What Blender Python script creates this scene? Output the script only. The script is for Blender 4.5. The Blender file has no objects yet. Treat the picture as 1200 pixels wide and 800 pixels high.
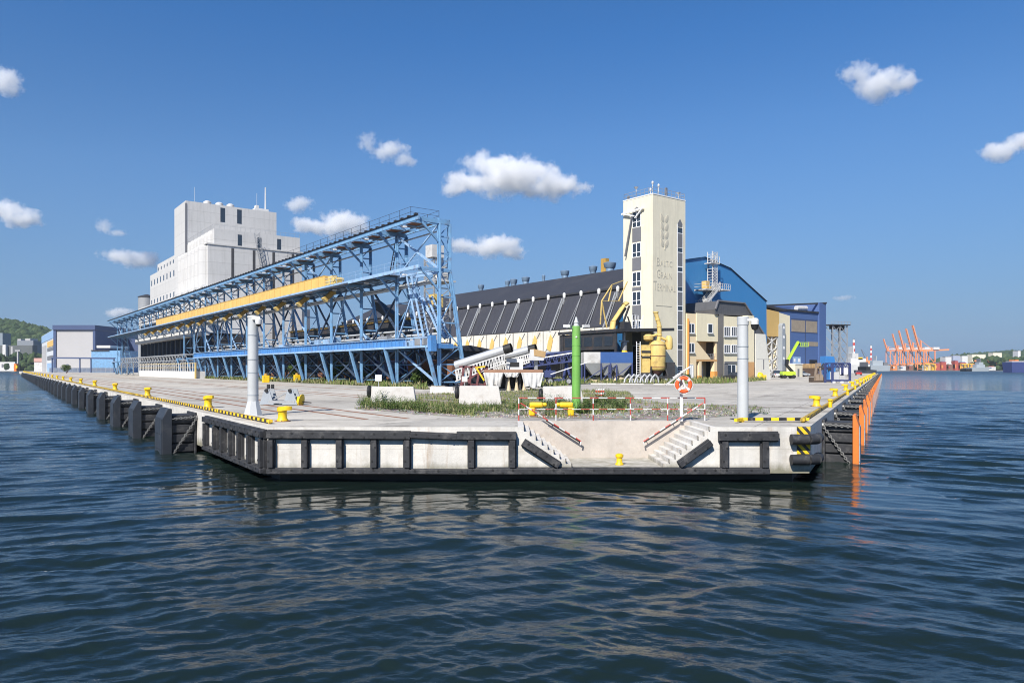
import bpy, bmesh, math, random
import numpy as np
from mathutils import Vector, Matrix
R = math.radians
random.seed(7)
rng = np.random.default_rng(11)
S = bpy.context.scene
COL = S.collection
CAMZ, F, HZ, DZ = 4.1, 833.0, 432.0, 2.0      # eye height, focal length in px of a 1200 px wide picture, horizon row, deck height

# ------------------------------------------------------------------ surveying helpers
def GP(px, py, z=DZ):
    Y = (CAMZ - z) * F / (py - HZ)
    return ((px - 600) / F * Y, Y, z)
def P(px, py, Y):
    return ((px - 600) / F * Y, Y, CAMZ - (py - HZ) / F * Y)
def _ax(ang):
    return (math.cos(ang), math.sin(ang)), (-math.sin(ang), math.cos(ang))
def onfront(px, py, o, ang, y0):
    """point of the plane local y = y0 seen at a pixel -> local x, local z (z above o)"""
    ex, ey = _ax(ang); k = (px - 600) / F; m = (HZ - py) / F
    t = (y0 + o[0] * ey[0] + o[1] * ey[1]) / (k * ey[0] + ey[1])
    dx, dy = k * t - o[0], t - o[1]
    return dx * ex[0] + dy * ex[1], CAMZ + m * t - o[2]
def onside(px, py, o, ang, x0):
    ex, ey = _ax(ang); k = (px - 600) / F; m = (HZ - py) / F
    t = (x0 + o[0] * ex[0] + o[1] * ex[1]) / (k * ex[0] + ex[1])
    dx, dy = k * t - o[0], t - o[1]
    return dx * ey[0] + dy * ey[1], CAMZ + m * t - o[2]
def tolocal(p, o, ang):
    ex, ey = _ax(ang); dx, dy = p[0] - o[0], p[1] - o[1]
    return (dx * ex[0] + dy * ex[1], dx * ey[0] + dy * ey[1], p[2] - o[2])
def toworld(p, o, ang):
    ex, ey = _ax(ang)
    return (o[0] + p[0] * ex[0] + p[1] * ey[0], o[1] + p[0] * ex[1] + p[1] * ey[1], o[2] + p[2])

# ------------------------------------------------------------------ mesh helpers
class MB:
    def __init__(s): s.v = []; s.f = []
    def add(s, vs, fs):
        n = len(s.v); s.v += [tuple(v) for v in vs]; s.f += [tuple(i + n for i in f) for f in fs]; return s
    def box(s, x0, x1, y0, y1, z0, z1):
        vs = [(x, y, z) for z in (z0, z1) for y in (y0, y1) for x in (x0, x1)]
        return s.add(vs, [(0, 2, 3, 1), (4, 5, 7, 6), (0, 1, 5, 4), (2, 6, 7, 3), (0, 4, 6, 2), (1, 3, 7, 5)])
    def bar(s, a, b, w, h=None, up=(0, 0, 1)):
        h = h or w; a = Vector(a); b = Vector(b); d = (b - a)
        if d.length < 1e-6: return s
        d.normalize(); u = Vector(up)
        if abs(d.dot(u)) > .98: u = Vector((1, 0, 0))
        x = d.cross(u).normalized() * (w / 2); y = x.cross(d).normalized() * (h / 2)
        vs = [a - x - y, a + x - y, a + x + y, a - x + y, b - x - y, b + x - y, b + x + y, b - x + y]
        return s.add(vs, [(0, 1, 2, 3), (7, 6, 5, 4), (0, 4, 5, 1), (1, 5, 6, 2), (2, 6, 7, 3), (3, 7, 4, 0)])
    def tube(s, a, b, r, n=10, r2=None, cap=True):
        r2 = r if r2 is None else r2; a = Vector(a); b = Vector(b); d = (b - a).normalized()
        u = Vector((0, 0, 1)) if abs(d.z) < .95 else Vector((1, 0, 0))
        x = d.cross(u).normalized(); y = x.cross(d)
        vs = []
        for c, rr in ((a, r), (b, r2)):
            for i in range(n):
                t = 2 * math.pi * i / n; vs.append(c + (x * math.cos(t) + y * math.sin(t)) * rr)
        fs = [(i, i + n, (i + 1) % n + n, (i + 1) % n) for i in range(n)]
        if cap: fs += [tuple(range(n)), tuple(range(2 * n - 1, n - 1, -1))]
        return s.add(vs, fs)
    def path(s, pts, r, n=6):
        for a, b in zip(pts[:-1], pts[1:]): s.tube(a, b, r, n)
        return s
    def lathe(s, prof, c=(0, 0, 0), n=16, axis='z'):
        vs = []
        for r, h in prof:
            for i in range(n):
                t = 2 * math.pi * i / n; p = (r * math.cos(t), r * math.sin(t), h)
                if axis == 'y': p = (p[0], h, p[1])
                if axis == 'x': p = (h, p[0], p[1])
                vs.append((p[0] + c[0], p[1] + c[1], p[2] + c[2]))
        fs = []
        for k in range(len(prof) - 1):
            for i in range(n):
                j = (i + 1) % n; fs.append((k * n + i, k * n + j, (k + 1) * n + j, (k + 1) * n + i))
        fs += [tuple(range(n - 1, -1, -1)), tuple(range((len(prof) - 1) * n, len(prof) * n))]
        return s.add(vs, fs)
    def prism(s, poly, vec):
        n = len(poly); v = Vector(vec)
        vs = [Vector(p) for p in poly] + [Vector(p) + v for p in poly]
        fs = [tuple(range(n)), tuple(range(2 * n - 1, n - 1, -1))] + [(i, i + n, (i + 1) % n + n, (i + 1) % n) for i in range(n)]
        return s.add(vs, fs)
    def xz(s, poly, y0, y1):       # polygon in local x,z pushed along y
        return s.prism([(x, y0, z) for x, z in poly], (0, y1 - y0, 0))
    def yz(s, poly, x0, x1):
        return s.prism([(x0, y, z) for y, z in poly], (x1 - x0, 0, 0))
    def face(s, pts): return s.add(pts, [tuple(range(len(pts)))])
    def torus(s, c, R0, r, axis='y', n=24, m=10):
        vs = []; fs = []
        for i in range(n):
            t = 2 * math.pi * i / n
            for j in range(m):
                u = 2 * math.pi * j / m; q = R0 + r * math.cos(u); h = r * math.sin(u)
                a, b = q * math.cos(t), q * math.sin(t)
                p = {'y': (a, h, b), 'z': (a, b, h), 'x': (h, a, b)}[axis]
                vs.append((p[0] + c[0], p[1] + c[1], p[2] + c[2]))
        for i in range(n):
            for j in range(m):
                i2 = (i + 1) % n; j2 = (j + 1) % m
                fs.append((i * m + j, i2 * m + j, i2 * m + j2, i * m + j2))
        return s.add(vs, fs)
    def chain(s, a, b, link=.16, r=.022):
        a = Vector(a); b = Vector(b); L = (b - a).length; d = (b - a) / L; n = max(2, int(L / (link * .72)))
        u = d.cross(Vector((0, 0, 1))); u = u.normalized() if u.length > .1 else Vector((1, 0, 0)); w = u.cross(d)
        for i in range(n):
            c = a + d * (L * (i + .5) / n); k = u if i % 2 else w
            pts = []
            for t in range(6):
                q = 2 * math.pi * t / 6; pts.append(c + d * math.cos(q) * link / 2 + k * math.sin(q) * link * .33)
            for t in range(6): s.bar(pts[t], pts[(t + 1) % 6], r * 2)
        return s
    def build(s, name, mat, parent=None, smooth=False, bevel=0, loc=None, rot=0):
        me = bpy.data.meshes.new(name); me.from_pydata(s.v, [], s.f); me.validate(); me.update()
        bm = bmesh.new(); bm.from_mesh(me); bmesh.ops.recalc_face_normals(bm, faces=bm.faces); bm.to_mesh(me); bm.free()
        o = bpy.data.objects.new(name, me); COL.objects.link(o)
        if mat: me.materials.append(mat)
        if parent: o.parent = parent
        if loc: o.location = loc
        o.rotation_euler = (0, 0, rot)
        if smooth:
            me.polygons.foreach_set('use_smooth', [True] * len(me.polygons)); me.set_sharp_from_angle(angle=R(40))
        if bevel:
            b = o.modifiers.new('bevel', 'BEVEL'); b.width = bevel; b.segments = 2; b.limit_method = 'ANGLE'
        return o

def each(b, name, m, parent, **kw):
    """one mesh per solid collected in b"""
    par = list(range(len(b.v)))
    def fd(i):
        while par[i] != i: par[i] = par[par[i]]; i = par[i]
        return i
    for f in b.f:
        for q in f[1:]: par[fd(q)] = fd(f[0])
    gr = {}
    for f in b.f: gr.setdefault(fd(f[0]), []).append(f)
    out = []
    for fs in gr.values():
        ids = sorted({i for f in fs for i in f}); mp = {i: k for k, i in enumerate(ids)}
        c = MB(); c.v = [b.v[i] for i in ids]; c.f = [tuple(mp[i] for i in f) for f in fs]; out.append(c.build(name, m, parent, **kw))
    return out

def thing(name, label, cat, loc=(0, 0, 0), rot=0, group=None):
    o = bpy.data.objects.new(name, None); COL.objects.link(o); o.empty_display_size = .3
    o.location = loc; o.rotation_euler = (0, 0, rot)
    return tag(o, label, cat, group)
def tag(o, label, cat, group=None):
    o['label'] = label; o['category'] = cat
    if group: o['group'] = group
    return o
def structure(o): o['kind'] = 'structure'; return o
def stuff(o, label, cat): o['kind'] = 'stuff'; return tag(o, label, cat)
KIDS = {}
def dup(root, loc, rot=None, label=None, scale=None):
    r = root.copy(); COL.objects.link(r); r.location = loc
    if rot is not None: r.rotation_euler = (0, 0, rot)
    if scale: r.scale = (scale,) * 3
    if label: r['label'] = label
    for ch in list(root.children):
        c = ch.copy(); COL.objects.link(c); c.parent = r
        for g in list(ch.children):
            d = g.copy(); COL.objects.link(d); d.parent = c
    return r
ORD = 'first second third fourth fifth sixth seventh eighth ninth tenth eleventh twelfth thirteenth fourteenth fifteenth sixteenth'.split()

# ------------------------------------------------------------------ materials
def _new(name):
    m = bpy.data.materials.new(name); m.use_nodes = True
    nt = m.node_tree; return m, nt, nt.nodes['Principled BSDF']
def N(nt, typ, **kw):
    n = nt.nodes.new(typ)
    for k, v in kw.items():
        if k in n.inputs.keys() if isinstance(k, str) else False: n.inputs[k].default_value = v
        else: setattr(n, k, v)
    return n
def math_(nt, op, a, b=None, c=None):
    n = nt.nodes.new('ShaderNodeMath'); n.operation = op
    for i, x in enumerate((a, b, c)):
        if x is None: continue
        if isinstance(x, (int, float)): n.inputs[i].default_value = x
        else: nt.links.new(x, n.inputs[i])
    return n.outputs[0]
def mixc(nt, fac, a, b, mode='MIX'):
    n = nt.nodes.new('ShaderNodeMix'); n.data_type = 'RGBA'; n.blend_type = mode
    for s_, x in ((n.inputs[0], fac), (n.inputs[6], a), (n.inputs[7], b)):
        if isinstance(x, (int, float)): s_.default_value = x
        elif isinstance(x, tuple): s_.default_value = x if len(x) == 4 else (*x, 1)
        else: nt.links.new(x, s_)
    return n.outputs[2]
def ramp(nt, x, p0, p1, c0=(0, 0, 0, 1), c1=(1, 1, 1, 1)):
    n = nt.nodes.new('ShaderNodeValToRGB'); n.color_ramp.elements[0].position = p0; n.color_ramp.elements[1].position = p1
    n.color_ramp.elements[0].color = c0; n.color_ramp.elements[1].color = c1
    nt.links.new(x, n.inputs[0]); return n.outputs[0]
def noise(nt, vec, scale, detail=4, rough=.55, sc=None):
    if sc:
        mp = nt.nodes.new('ShaderNodeMapping'); mp.inputs['Scale'].default_value = sc; nt.links.new(vec, mp.inputs[0]); vec = mp.outputs[0]
    n = nt.nodes.new('ShaderNodeTexNoise'); n.inputs['Scale'].default_value = scale; n.inputs['Detail'].default_value = detail
    n.inputs['Roughness'].default_value = rough; nt.links.new(vec, n.inputs['Vector']); return n.outputs['Fac']
def pos(nt): return nt.nodes.new('ShaderNodeNewGeometry').outputs['Position']
def objco(nt): return nt.nodes.new('ShaderNodeTexCoord').outputs['Object']
def rgb(h):
    h = h.lstrip('#'); return tuple(((int(h[i:i + 2], 16) / 255 + .055) / 1.055) ** 2.4 if int(h[i:i + 2], 16) > 10 else int(h[i:i + 2], 16) / 255 / 12.92 for i in (0, 2, 4))
MATS = {}
def mat(name, col, rough=.6, var=.12, scale=.6, metal=0, bump=0., streak=0., stain=None, stain_amt=0., stain_scale=.5, spec=.5):
    """painted / concrete / metal surface: base colour, fine and broad colour variation, vertical run-off streaks, stains"""
    if name in MATS: return MATS[name]
    m, nt, b = _new(name)
    p = pos(nt)
    c = (*col, 1)
    n1 = noise(nt, p, scale, 6, .6); n2 = noise(nt, p, scale * 9, 4, .6)
    f = math_(nt, 'ADD', math_(nt, 'MULTIPLY', n1, .65), math_(nt, 'MULTIPLY', n2, .35))
    f = ramp(nt, f, .3, .7)
    dark = tuple(x * (1 - var) for x in col); light = tuple(min(1, x * (1 + var * .8)) for x in col)
    out = mixc(nt, f, dark, light)
    if streak:
        n3 = noise(nt, p, 1.0, 5, .65, (1.6, 1.6, .1))
        fs = math_(nt, 'MULTIPLY', ramp(nt, n3, .5, .75), streak)
        out = mixc(nt, fs, out, tuple(x * .45 for x in col))
    if stain:
        n4 = noise(nt, p, stain_scale, 7, .7)
        fs = math_(nt, 'MULTIPLY', ramp(nt, n4, .52, .68), stain_amt)
        out = mixc(nt, fs, out, stain)
    nt.links.new(out, b.inputs['Base Color'])
    b.inputs['Metallic'].default_value = metal; b.inputs['Specular IOR Level'].default_value = spec
    rr = math_(nt, 'ADD', rough - .08, math_(nt, 'MULTIPLY', n2, .16)); nt.links.new(rr, b.inputs['Roughness'])
    if bump:
        bp = nt.nodes.new('ShaderNodeBump'); bp.inputs['Strength'].default_value = bump; bp.inputs['Distance'].default_value = .02
        nt.links.new(noise(nt, p, 22, 5, .65), bp.inputs['Height']); nt.links.new(bp.outputs[0], b.inputs['Normal'])
    MATS[name] = m; return m
def ribbed(name, col, period=.5, axis=0, depth=.25, **kw):
    """profiled sheet: ribs along one object axis as bump, over the painted surface"""
    m = mat(name, col, **kw); nt = m.node_tree; b = nt.nodes['Principled BSDF']
    x = nt.nodes.new('ShaderNodeSeparateXYZ'); nt.links.new(objco(nt), x.inputs[0])
    w = math_(nt, 'PINGPONG', x.outputs[axis], period / 2)
    w = math_(nt, 'SMOOTH_MIN', w, period * .3, .05)
    bp = nt.nodes.new('ShaderNodeBump'); bp.inputs['Strength'].default_value = 1; bp.inputs['Distance'].default_value = depth
    nt.links.new(w, bp.inputs['Height']); nt.links.new(bp.outputs[0], b.inputs['Normal']); return m
def striped(name, c1, c2, period, diag=0., axis=0):
    """painted hazard bands along one object axis (diag slants them with z)"""
    m, nt, b = _new(name)
    x = nt.nodes.new('ShaderNodeSeparateXYZ'); nt.links.new(objco(nt), x.inputs[0])
    s = x.outputs[axis]
    if diag: s = math_(nt, 'ADD', s, math_(nt, 'MULTIPLY', x.outputs[2], diag))
    f = math_(nt, 'GREATER_THAN', math_(nt, 'FRACT', math_(nt, 'DIVIDE', s, period)), .5)
    nn = noise(nt, pos(nt), 5, 6, .7)
    out = mixc(nt, f, c1, c2)
    out = mixc(nt, math_(nt, 'MULTIPLY', ramp(nt, nn, .5, .75), .5), out, (.25, .23, .2))
    nt.links.new(out, b.inputs['Base Color']); b.inputs['Roughness'].default_value = .6; return m

M = dict(
    concrete=mat('pale_concrete', (.60, .575, .53), .9, .16, .45, bump=.35, streak=.35, stain=(.30, .26, .21), stain_amt=.4, stain_scale=.9),
    landing=mat('landing_concrete', (.47, .42, .37), .9, .18, .9, bump=.4, streak=.25, stain=(.30, .24, .19), stain_amt=.4, stain_scale=1.6),
    undershade=mat('overhang_shade', (.012, .013, .012), .6, .3, 1.2, bump=.3),  # near black puts the overhang's shadow into the wall colour
    barrier=mat('barrier_concrete', (.50, .48, .45), .9, .14, .9, bump=.4, stain=(.35, .31, .27), stain_amt=.5, stain_scale=1.3),
    rubber=mat('black_rubber', (.026, .027, .031), .68, .45, 1.5, bump=.4, streak=.0, stain=(.11, .105, .10), stain_amt=.6, stain_scale=3.0),
    rubber2=mat('slate_fender_face', (.024, .029, .038), .55, .25, 1.2, stain=(.09, .09, .09), stain_amt=.4, stain_scale=1.5),
    chain=mat('galvanised_chain', (.24, .235, .225), .5, .25, 3, metal=.4),
    yellow=mat('bollard_yellow', (.76, .50, .01), .5, .16, 2.5, stain=(.30, .16, .04), stain_amt=.7, stain_scale=4),
    orange=mat('fender_orange', (.68, .18, .025), .55, .2, 1.5, streak=.4, stain=(.25, .10, .05), stain_amt=.7, stain_scale=1.2),
    plategrey=mat('fender_grey_face', (.30, .33, .36), .5, .15, 1.5),
    blue=mat('gantry_blue', (.165, .335, .54), .55, .25, .8, streak=.3, stain=(.16, .09, .06), stain_amt=.55, stain_scale=1.3),
    bluelight=mat('faded_blue', (.28, .43, .63), .55, .25, .7, streak=.2, stain=(.18, .12, .09), stain_amt=.55, stain_scale=1.1),
    bluedark=mat('shaded_dirty_blue', (.040, .065, .11), .6, .25, .6, stain=(.05, .04, .04), stain_amt=.6, stain_scale=.6),  # base colour darkened for the shade under the decks, dirt stains on top
    blueplate=mat('bright_blue_plate', (.075, .23, .50), .5, .25, .7, streak=.3, stain=(.14, .11, .10), stain_amt=.5, stain_scale=.9),
    steel=mat('grey_steel', (.36, .37, .38), .5, .2, 1, metal=.3, stain=(.2, .13, .08), stain_amt=.3),
    darksteel=mat('dark_steel', (.035, .036, .04), .55, .3, 1, stain=(.09, .055, .04), stain_amt=.5),
    rust=mat('rusty_steel', (.20, .09, .05), .85, .35, 1.5),
    rail=mat('crane_rail_rust', (.24, .11, .06), .7, .3, 2),
    white=mat('white_paint', (.62, .615, .60), .6, .12, .8, streak=.2, stain=(.36, .33, .28), stain_amt=.4),
    whitewall=mat('silo_white', (.53, .52, .505), .85, .09, .12, streak=.32, bump=.1, stain=(.40, .385, .36), stain_amt=.35, stain_scale=.12),
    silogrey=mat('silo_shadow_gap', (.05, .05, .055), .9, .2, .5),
    cream=mat('cream_render', (.70, .645, .50), .85, .07, .15, streak=.26, stain=(.50, .46, .36), stain_amt=.3, stain_scale=.25),
    creamdark=mat('relief_letter', (.50, .465, .375), .85, .05, .5),
    peach=mat('peach_render', (.80, .64, .41), .85, .06, .3, streak=.12),
    ochre=mat('ochre_render', (.58, .33, .14), .85, .08, .4),
    orangepaint=mat('orange_plinth', (.72, .32, .08), .8, .1, .5),
    yellowwall=ribbed('ochre_cladding', (.58, .38, .13), .4, 0, .05, rough=.6, var=.06, scale=.3),
    glass=mat('window_glass', (.03, .04, .055), .12, .3, .4, spec=.8),
    glasspale=mat('curtained_glass', (.22, .24, .27), .2, .3, .6, spec=.8),
    panel=mat('grey_spandrel', (.16, .16, .17), .5, .1, .6),
    frame=mat('white_frame', (.78, .78, .78), .5, .04, 1),
    roofdark=mat('dark_sheet_roof', (.036, .036, .041), .6, .14, .15, streak=.2, stain=(.075, .07, .068), stain_amt=.5, stain_scale=.12),
    roofdark2=ribbed('dark_sheet_wall', (.045, .045, .053), 1.7, 1, .05, rough=.55, var=.12, scale=.2),
    roofgrey=ribbed('grey_standing_seam', (.085, .087, .095), .6, 0, .08, rough=.55, var=.14, scale=.3, streak=.3),
    gableblue=ribbed('gable_blue', (.045, .20, .44), .5, 0, .04, rough=.5, var=.05, scale=.15),
    navy=ribbed('navy_cladding', (.075, .13, .29), .5, 2, .05, rough=.5, var=.06, scale=.2),
    timber=ribbed('weathered_boards', (.30, .25, .19), .35, 0, .05, rough=.85, var=.2, scale=.7),
    hallgrey=ribbed('hall_door_sheet', (.40, .39, .39), 1.2, 2, .06, rough=.6, var=.06, scale=.1),
    hallblue=mat('hall_blue_frame', (.05, .075, .16), .5, .1, .2),
    conveyor=mat('conveyor_yellow', (.70, .45, .13), .55, .16, .5, streak=.3, stain=(.40, .26, .10), stain_amt=.35, stain_scale=.6),
    chute=mat('chute_yellow', (.45, .27, .06), .55, .2, .8, stain=(.2, .1, .04), stain_amt=.4),
    plantyellow=mat('plant_yellow', (.66, .48, .16), .55, .2, 1.0, streak=.3, stain=(.26, .17, .07), stain_amt=.6, stain_scale=.9),
    green=mat('pole_green', (.16, .38, .075), .5, .16, 1.2, streak=.15, stain=(.22, .34, .14), stain_amt=.4),
    lime=mat('lime_paint', (.42, .60, .04), .4, .08, 1),
    polegrey=mat('pole_grey', (.46, .475, .48), .5, .07, .8, stain=(.30, .29, .27), stain_amt=.25),
    tarp=mat('white_tarpaulin', (.55, .545, .53), .65, .15, 1.2, streak=.2, stain=(.26, .235, .2), stain_amt=.55),
    silver=mat('silver_tube', (.50, .51, .52), .42, .16, .9, metal=.4, stain=(.30, .27, .23), stain_amt=.5),
    violet=mat('machine_blue', (.045, .06, .16), .5, .2, .7, stain=(.04, .035, .04), stain_amt=.4),
    royal=mat('royal_blue', (.04, .10, .28), .45, .12, .6),
    black=mat('matt_black', (.012, .012, .013), .6, .3, 1),
    red=mat('signal_red', (.42, .06, .045), .45, .1, 1),
    craneorange=mat('crane_orange', (.80, .28, .11), .5, .08, .05),
    craneyellow=mat('far_yellow', (.78, .48, .06), .5, .1, .05),
    shipblue=mat('ship_blue', (.05, .07, .20), .5, .08, .05),
    shipgrey=mat('ship_grey', (.34, .38, .41), .5, .08, .05),
    hulldark=mat('ship_hull_dark', (.07, .075, .085), .5, .1, .05),
    stone=mat('rubble', (.36, .33, .28), .95, .25, 2, bump=.5),
    sand=mat('sand_heap', (.55, .45, .30), .95, .15, 2, bump=.5),
    buff=mat('buff_board', (.46, .30, .14), .8, .2, 1),
    kerbs=striped('yellow_black_bands', (.78, .50, .01), (.015, .015, .015), .62),
    plate=striped('yellow_black_diagonal', (.78, .50, .01), (.02, .02, .02), .30, .9),
    redwhite=striped('red_white_bands', (.42, .07, .05), (.66, .64, .61), .62),
    redwhitez=striped('red_white_bands_upright', (.55, .05, .03), (.72, .71, .69), .5, axis=2),
    chimney=striped('chimney_bands', (.50, .05, .04), (.72, .70, .68), 13.0, axis=2),
)

def quaymat():
    m = mat('quay_face_concrete', (.60, .575, .53), .92, .18, .5, bump=.5, streak=.45, stain=(.34, .30, .24), stain_amt=.45, stain_scale=1.1); nt = m.node_tree; b = nt.nodes['Principled BSDF']
    src = b.inputs['Base Color'].links[0].from_socket; p_ = pos(nt); x = nt.nodes.new('ShaderNodeSeparateXYZ'); nt.links.new(p_, x.inputs[0])
    nn = noise(nt, p_, 1.6, 6, .7, (1, 1, .5)); edge_ = math_(nt, 'ADD', x.outputs[2], math_(nt, 'MULTIPLY', nn, -.75))
    c = mixc(nt, math_(nt, 'MULTIPLY', ramp(nt, edge_, .0, .34, (1, 1, 1, 1), (0, 0, 0, 1)), .85), src, (.15, .14, .085))
    r_ = noise(nt, p_, 1.3, 5, .7, (1.4, 1.4, .12)); c = mixc(nt, math_(nt, 'MULTIPLY', ramp(nt, r_, .60, .74), .6), c, (.30, .19, .10))
    bz = math_(nt, 'PINGPONG', x.outputs[2], .30); c = mixc(nt, math_(nt, 'MULTIPLY', math_(nt, 'LESS_THAN', bz, .008), .35), c, (.25, .23, .2))
    nt.links.new(c, b.inputs['Base Color']); return m
M['concrete'] = quaymat()

M['butter'] = mat('butter_render', (.77, .69, .49), .85, .06, .2, streak=.15)
M['chalk'] = mat('chalk_render', (.70, .68, .60), .85, .08, .3, streak=.25)
M['machineblue'] = mat('machine_bright_blue', (.045, .20, .50), .5, .15, .8, streak=.2, stain=(.08, .09, .12), stain_amt=.4)
def siloconcrete():
    m = M['whitewall']; nt = m.node_tree; b = nt.nodes['Principled BSDF']; src = b.inputs['Base Color'].links[0].from_socket
    x = nt.nodes.new('ShaderNodeSeparateXYZ'); nt.links.new(pos(nt), x.inputs[0])
    l = math_(nt, 'LESS_THAN', math_(nt, 'PINGPONG', x.outputs[2], 1.75), .07)
    bd = math_(nt, 'FRACT', math_(nt, 'MULTIPLY', math_(nt, 'SINE', math_(nt, 'MULTIPLY', math_(nt, 'FLOOR', math_(nt, 'DIVIDE', x.outputs[2], 3.5)), 12.9898)), 43.7))
    c = mixc(nt, math_(nt, 'MULTIPLY', bd, .16), src, (.36, .355, .345)); c = mixc(nt, math_(nt, 'MULTIPLY', l, .4), c, (.27, .265, .255))
    nt.links.new(c, b.inputs['Base Color'])
siloconcrete()
# ------------------------------------------------------------------ camera, sky, sun
cam = bpy.data.cameras.new('camera'); co = bpy.data.objects.new('camera', cam); COL.objects.link(co)
co.location = (0, 0, CAMZ); co.rotation_euler = (R(90), 0, 0)
cam.sensor_width = 36; cam.sensor_fit = 'HORIZONTAL'; cam.lens = 36 * F / 1200; cam.shift_y = 32 / 1200
cam.clip_start = .1; cam.clip_end = 20000
S.camera = co
LX, LY = .42, .9075                       # horizontal direction the light travels
EL = R(41)
w = bpy.data.worlds.new('World'); S.world = w; w.use_nodes = True
nt = w.node_tree; bg = nt.nodes['Background']
sky = nt.nodes.new('ShaderNodeTexSky'); sky.sky_type = 'NISHITA'; sky.sun_disc = False
sky.sun_elevation = EL; sky.sun_rotation = math.atan2(-LX, -LY)
sky.altitude = 0; sky.air_density = 1.0; sky.dust_density = .35; sky.ozone_density = 2.0
# pull the yellowish horizon of the model sky to the pale blue of this day
gn = nt.nodes.new('ShaderNodeNewGeometry'); sx = nt.nodes.new('ShaderNodeSeparateXYZ'); nt.links.new(gn.outputs['Incoming'], sx.inputs[0])
el_ = math_(nt, 'ABSOLUTE', sx.outputs[2])
bw = nt.nodes.new('ShaderNodeRGBToBW'); nt.links.new(sky.outputs[0], bw.inputs[0])
lim = math_(nt, 'MINIMUM', bw.outputs[0], 3.0)
tn = nt.nodes.new('ShaderNodeVectorMath'); tn.operation = 'SCALE'; tn.inputs[0].default_value = (.74, .95, 1.22); nt.links.new(lim, tn.inputs['Scale'])
sk = mixc(nt, ramp(nt, el_, .0, .42, (.95, .95, .95, 1), (0, 0, 0, 1)), sky.outputs[0], tn.outputs[0])
hs = nt.nodes.new('ShaderNodeHueSaturation'); hs.inputs['Saturation'].default_value = 1.18; hs.inputs['Value'].default_value = 1.0; tb = mixc(nt, 1.0, sk, (.86, 1.0, 1.22), 'MULTIPLY'); nt.links.new(tb, hs.inputs['Color'])
nt.links.new(hs.outputs[0], bg.inputs[0]); bg.inputs[1].default_value = .08
sl = bpy.data.lights.new('sun', 'SUN'); so = bpy.data.objects.new('sun', sl); COL.objects.link(so)
sl.energy = 5.0; sl.angle = R(.5); sl.color = (1, .95, .87)
so.rotation_euler = Vector((-LX * math.cos(EL), -LY * math.cos(EL), math.sin(EL))).to_track_quat('Z', 'Y').to_euler()
S.view_settings.view_transform = 'Standard'; S.view_settings.look = 'None'; S.view_settings.gamma = 1
S.view_settings.exposure = EXPO if 'EXPO' in globals() else .50
S.render.engine = 'CYCLES'; cy = S.cycles
cy.use_denoising = True; cy.max_bounces = 12; cy.diffuse_bounces = 3; cy.glossy_bounces = 4; cy.volume_bounces = 10
cy.caustics_reflective = False; cy.caustics_refractive = False; cy.sample_clamp_indirect = 8
cy.volume_max_steps = 256; cy.filter_width = 1.05

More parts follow.
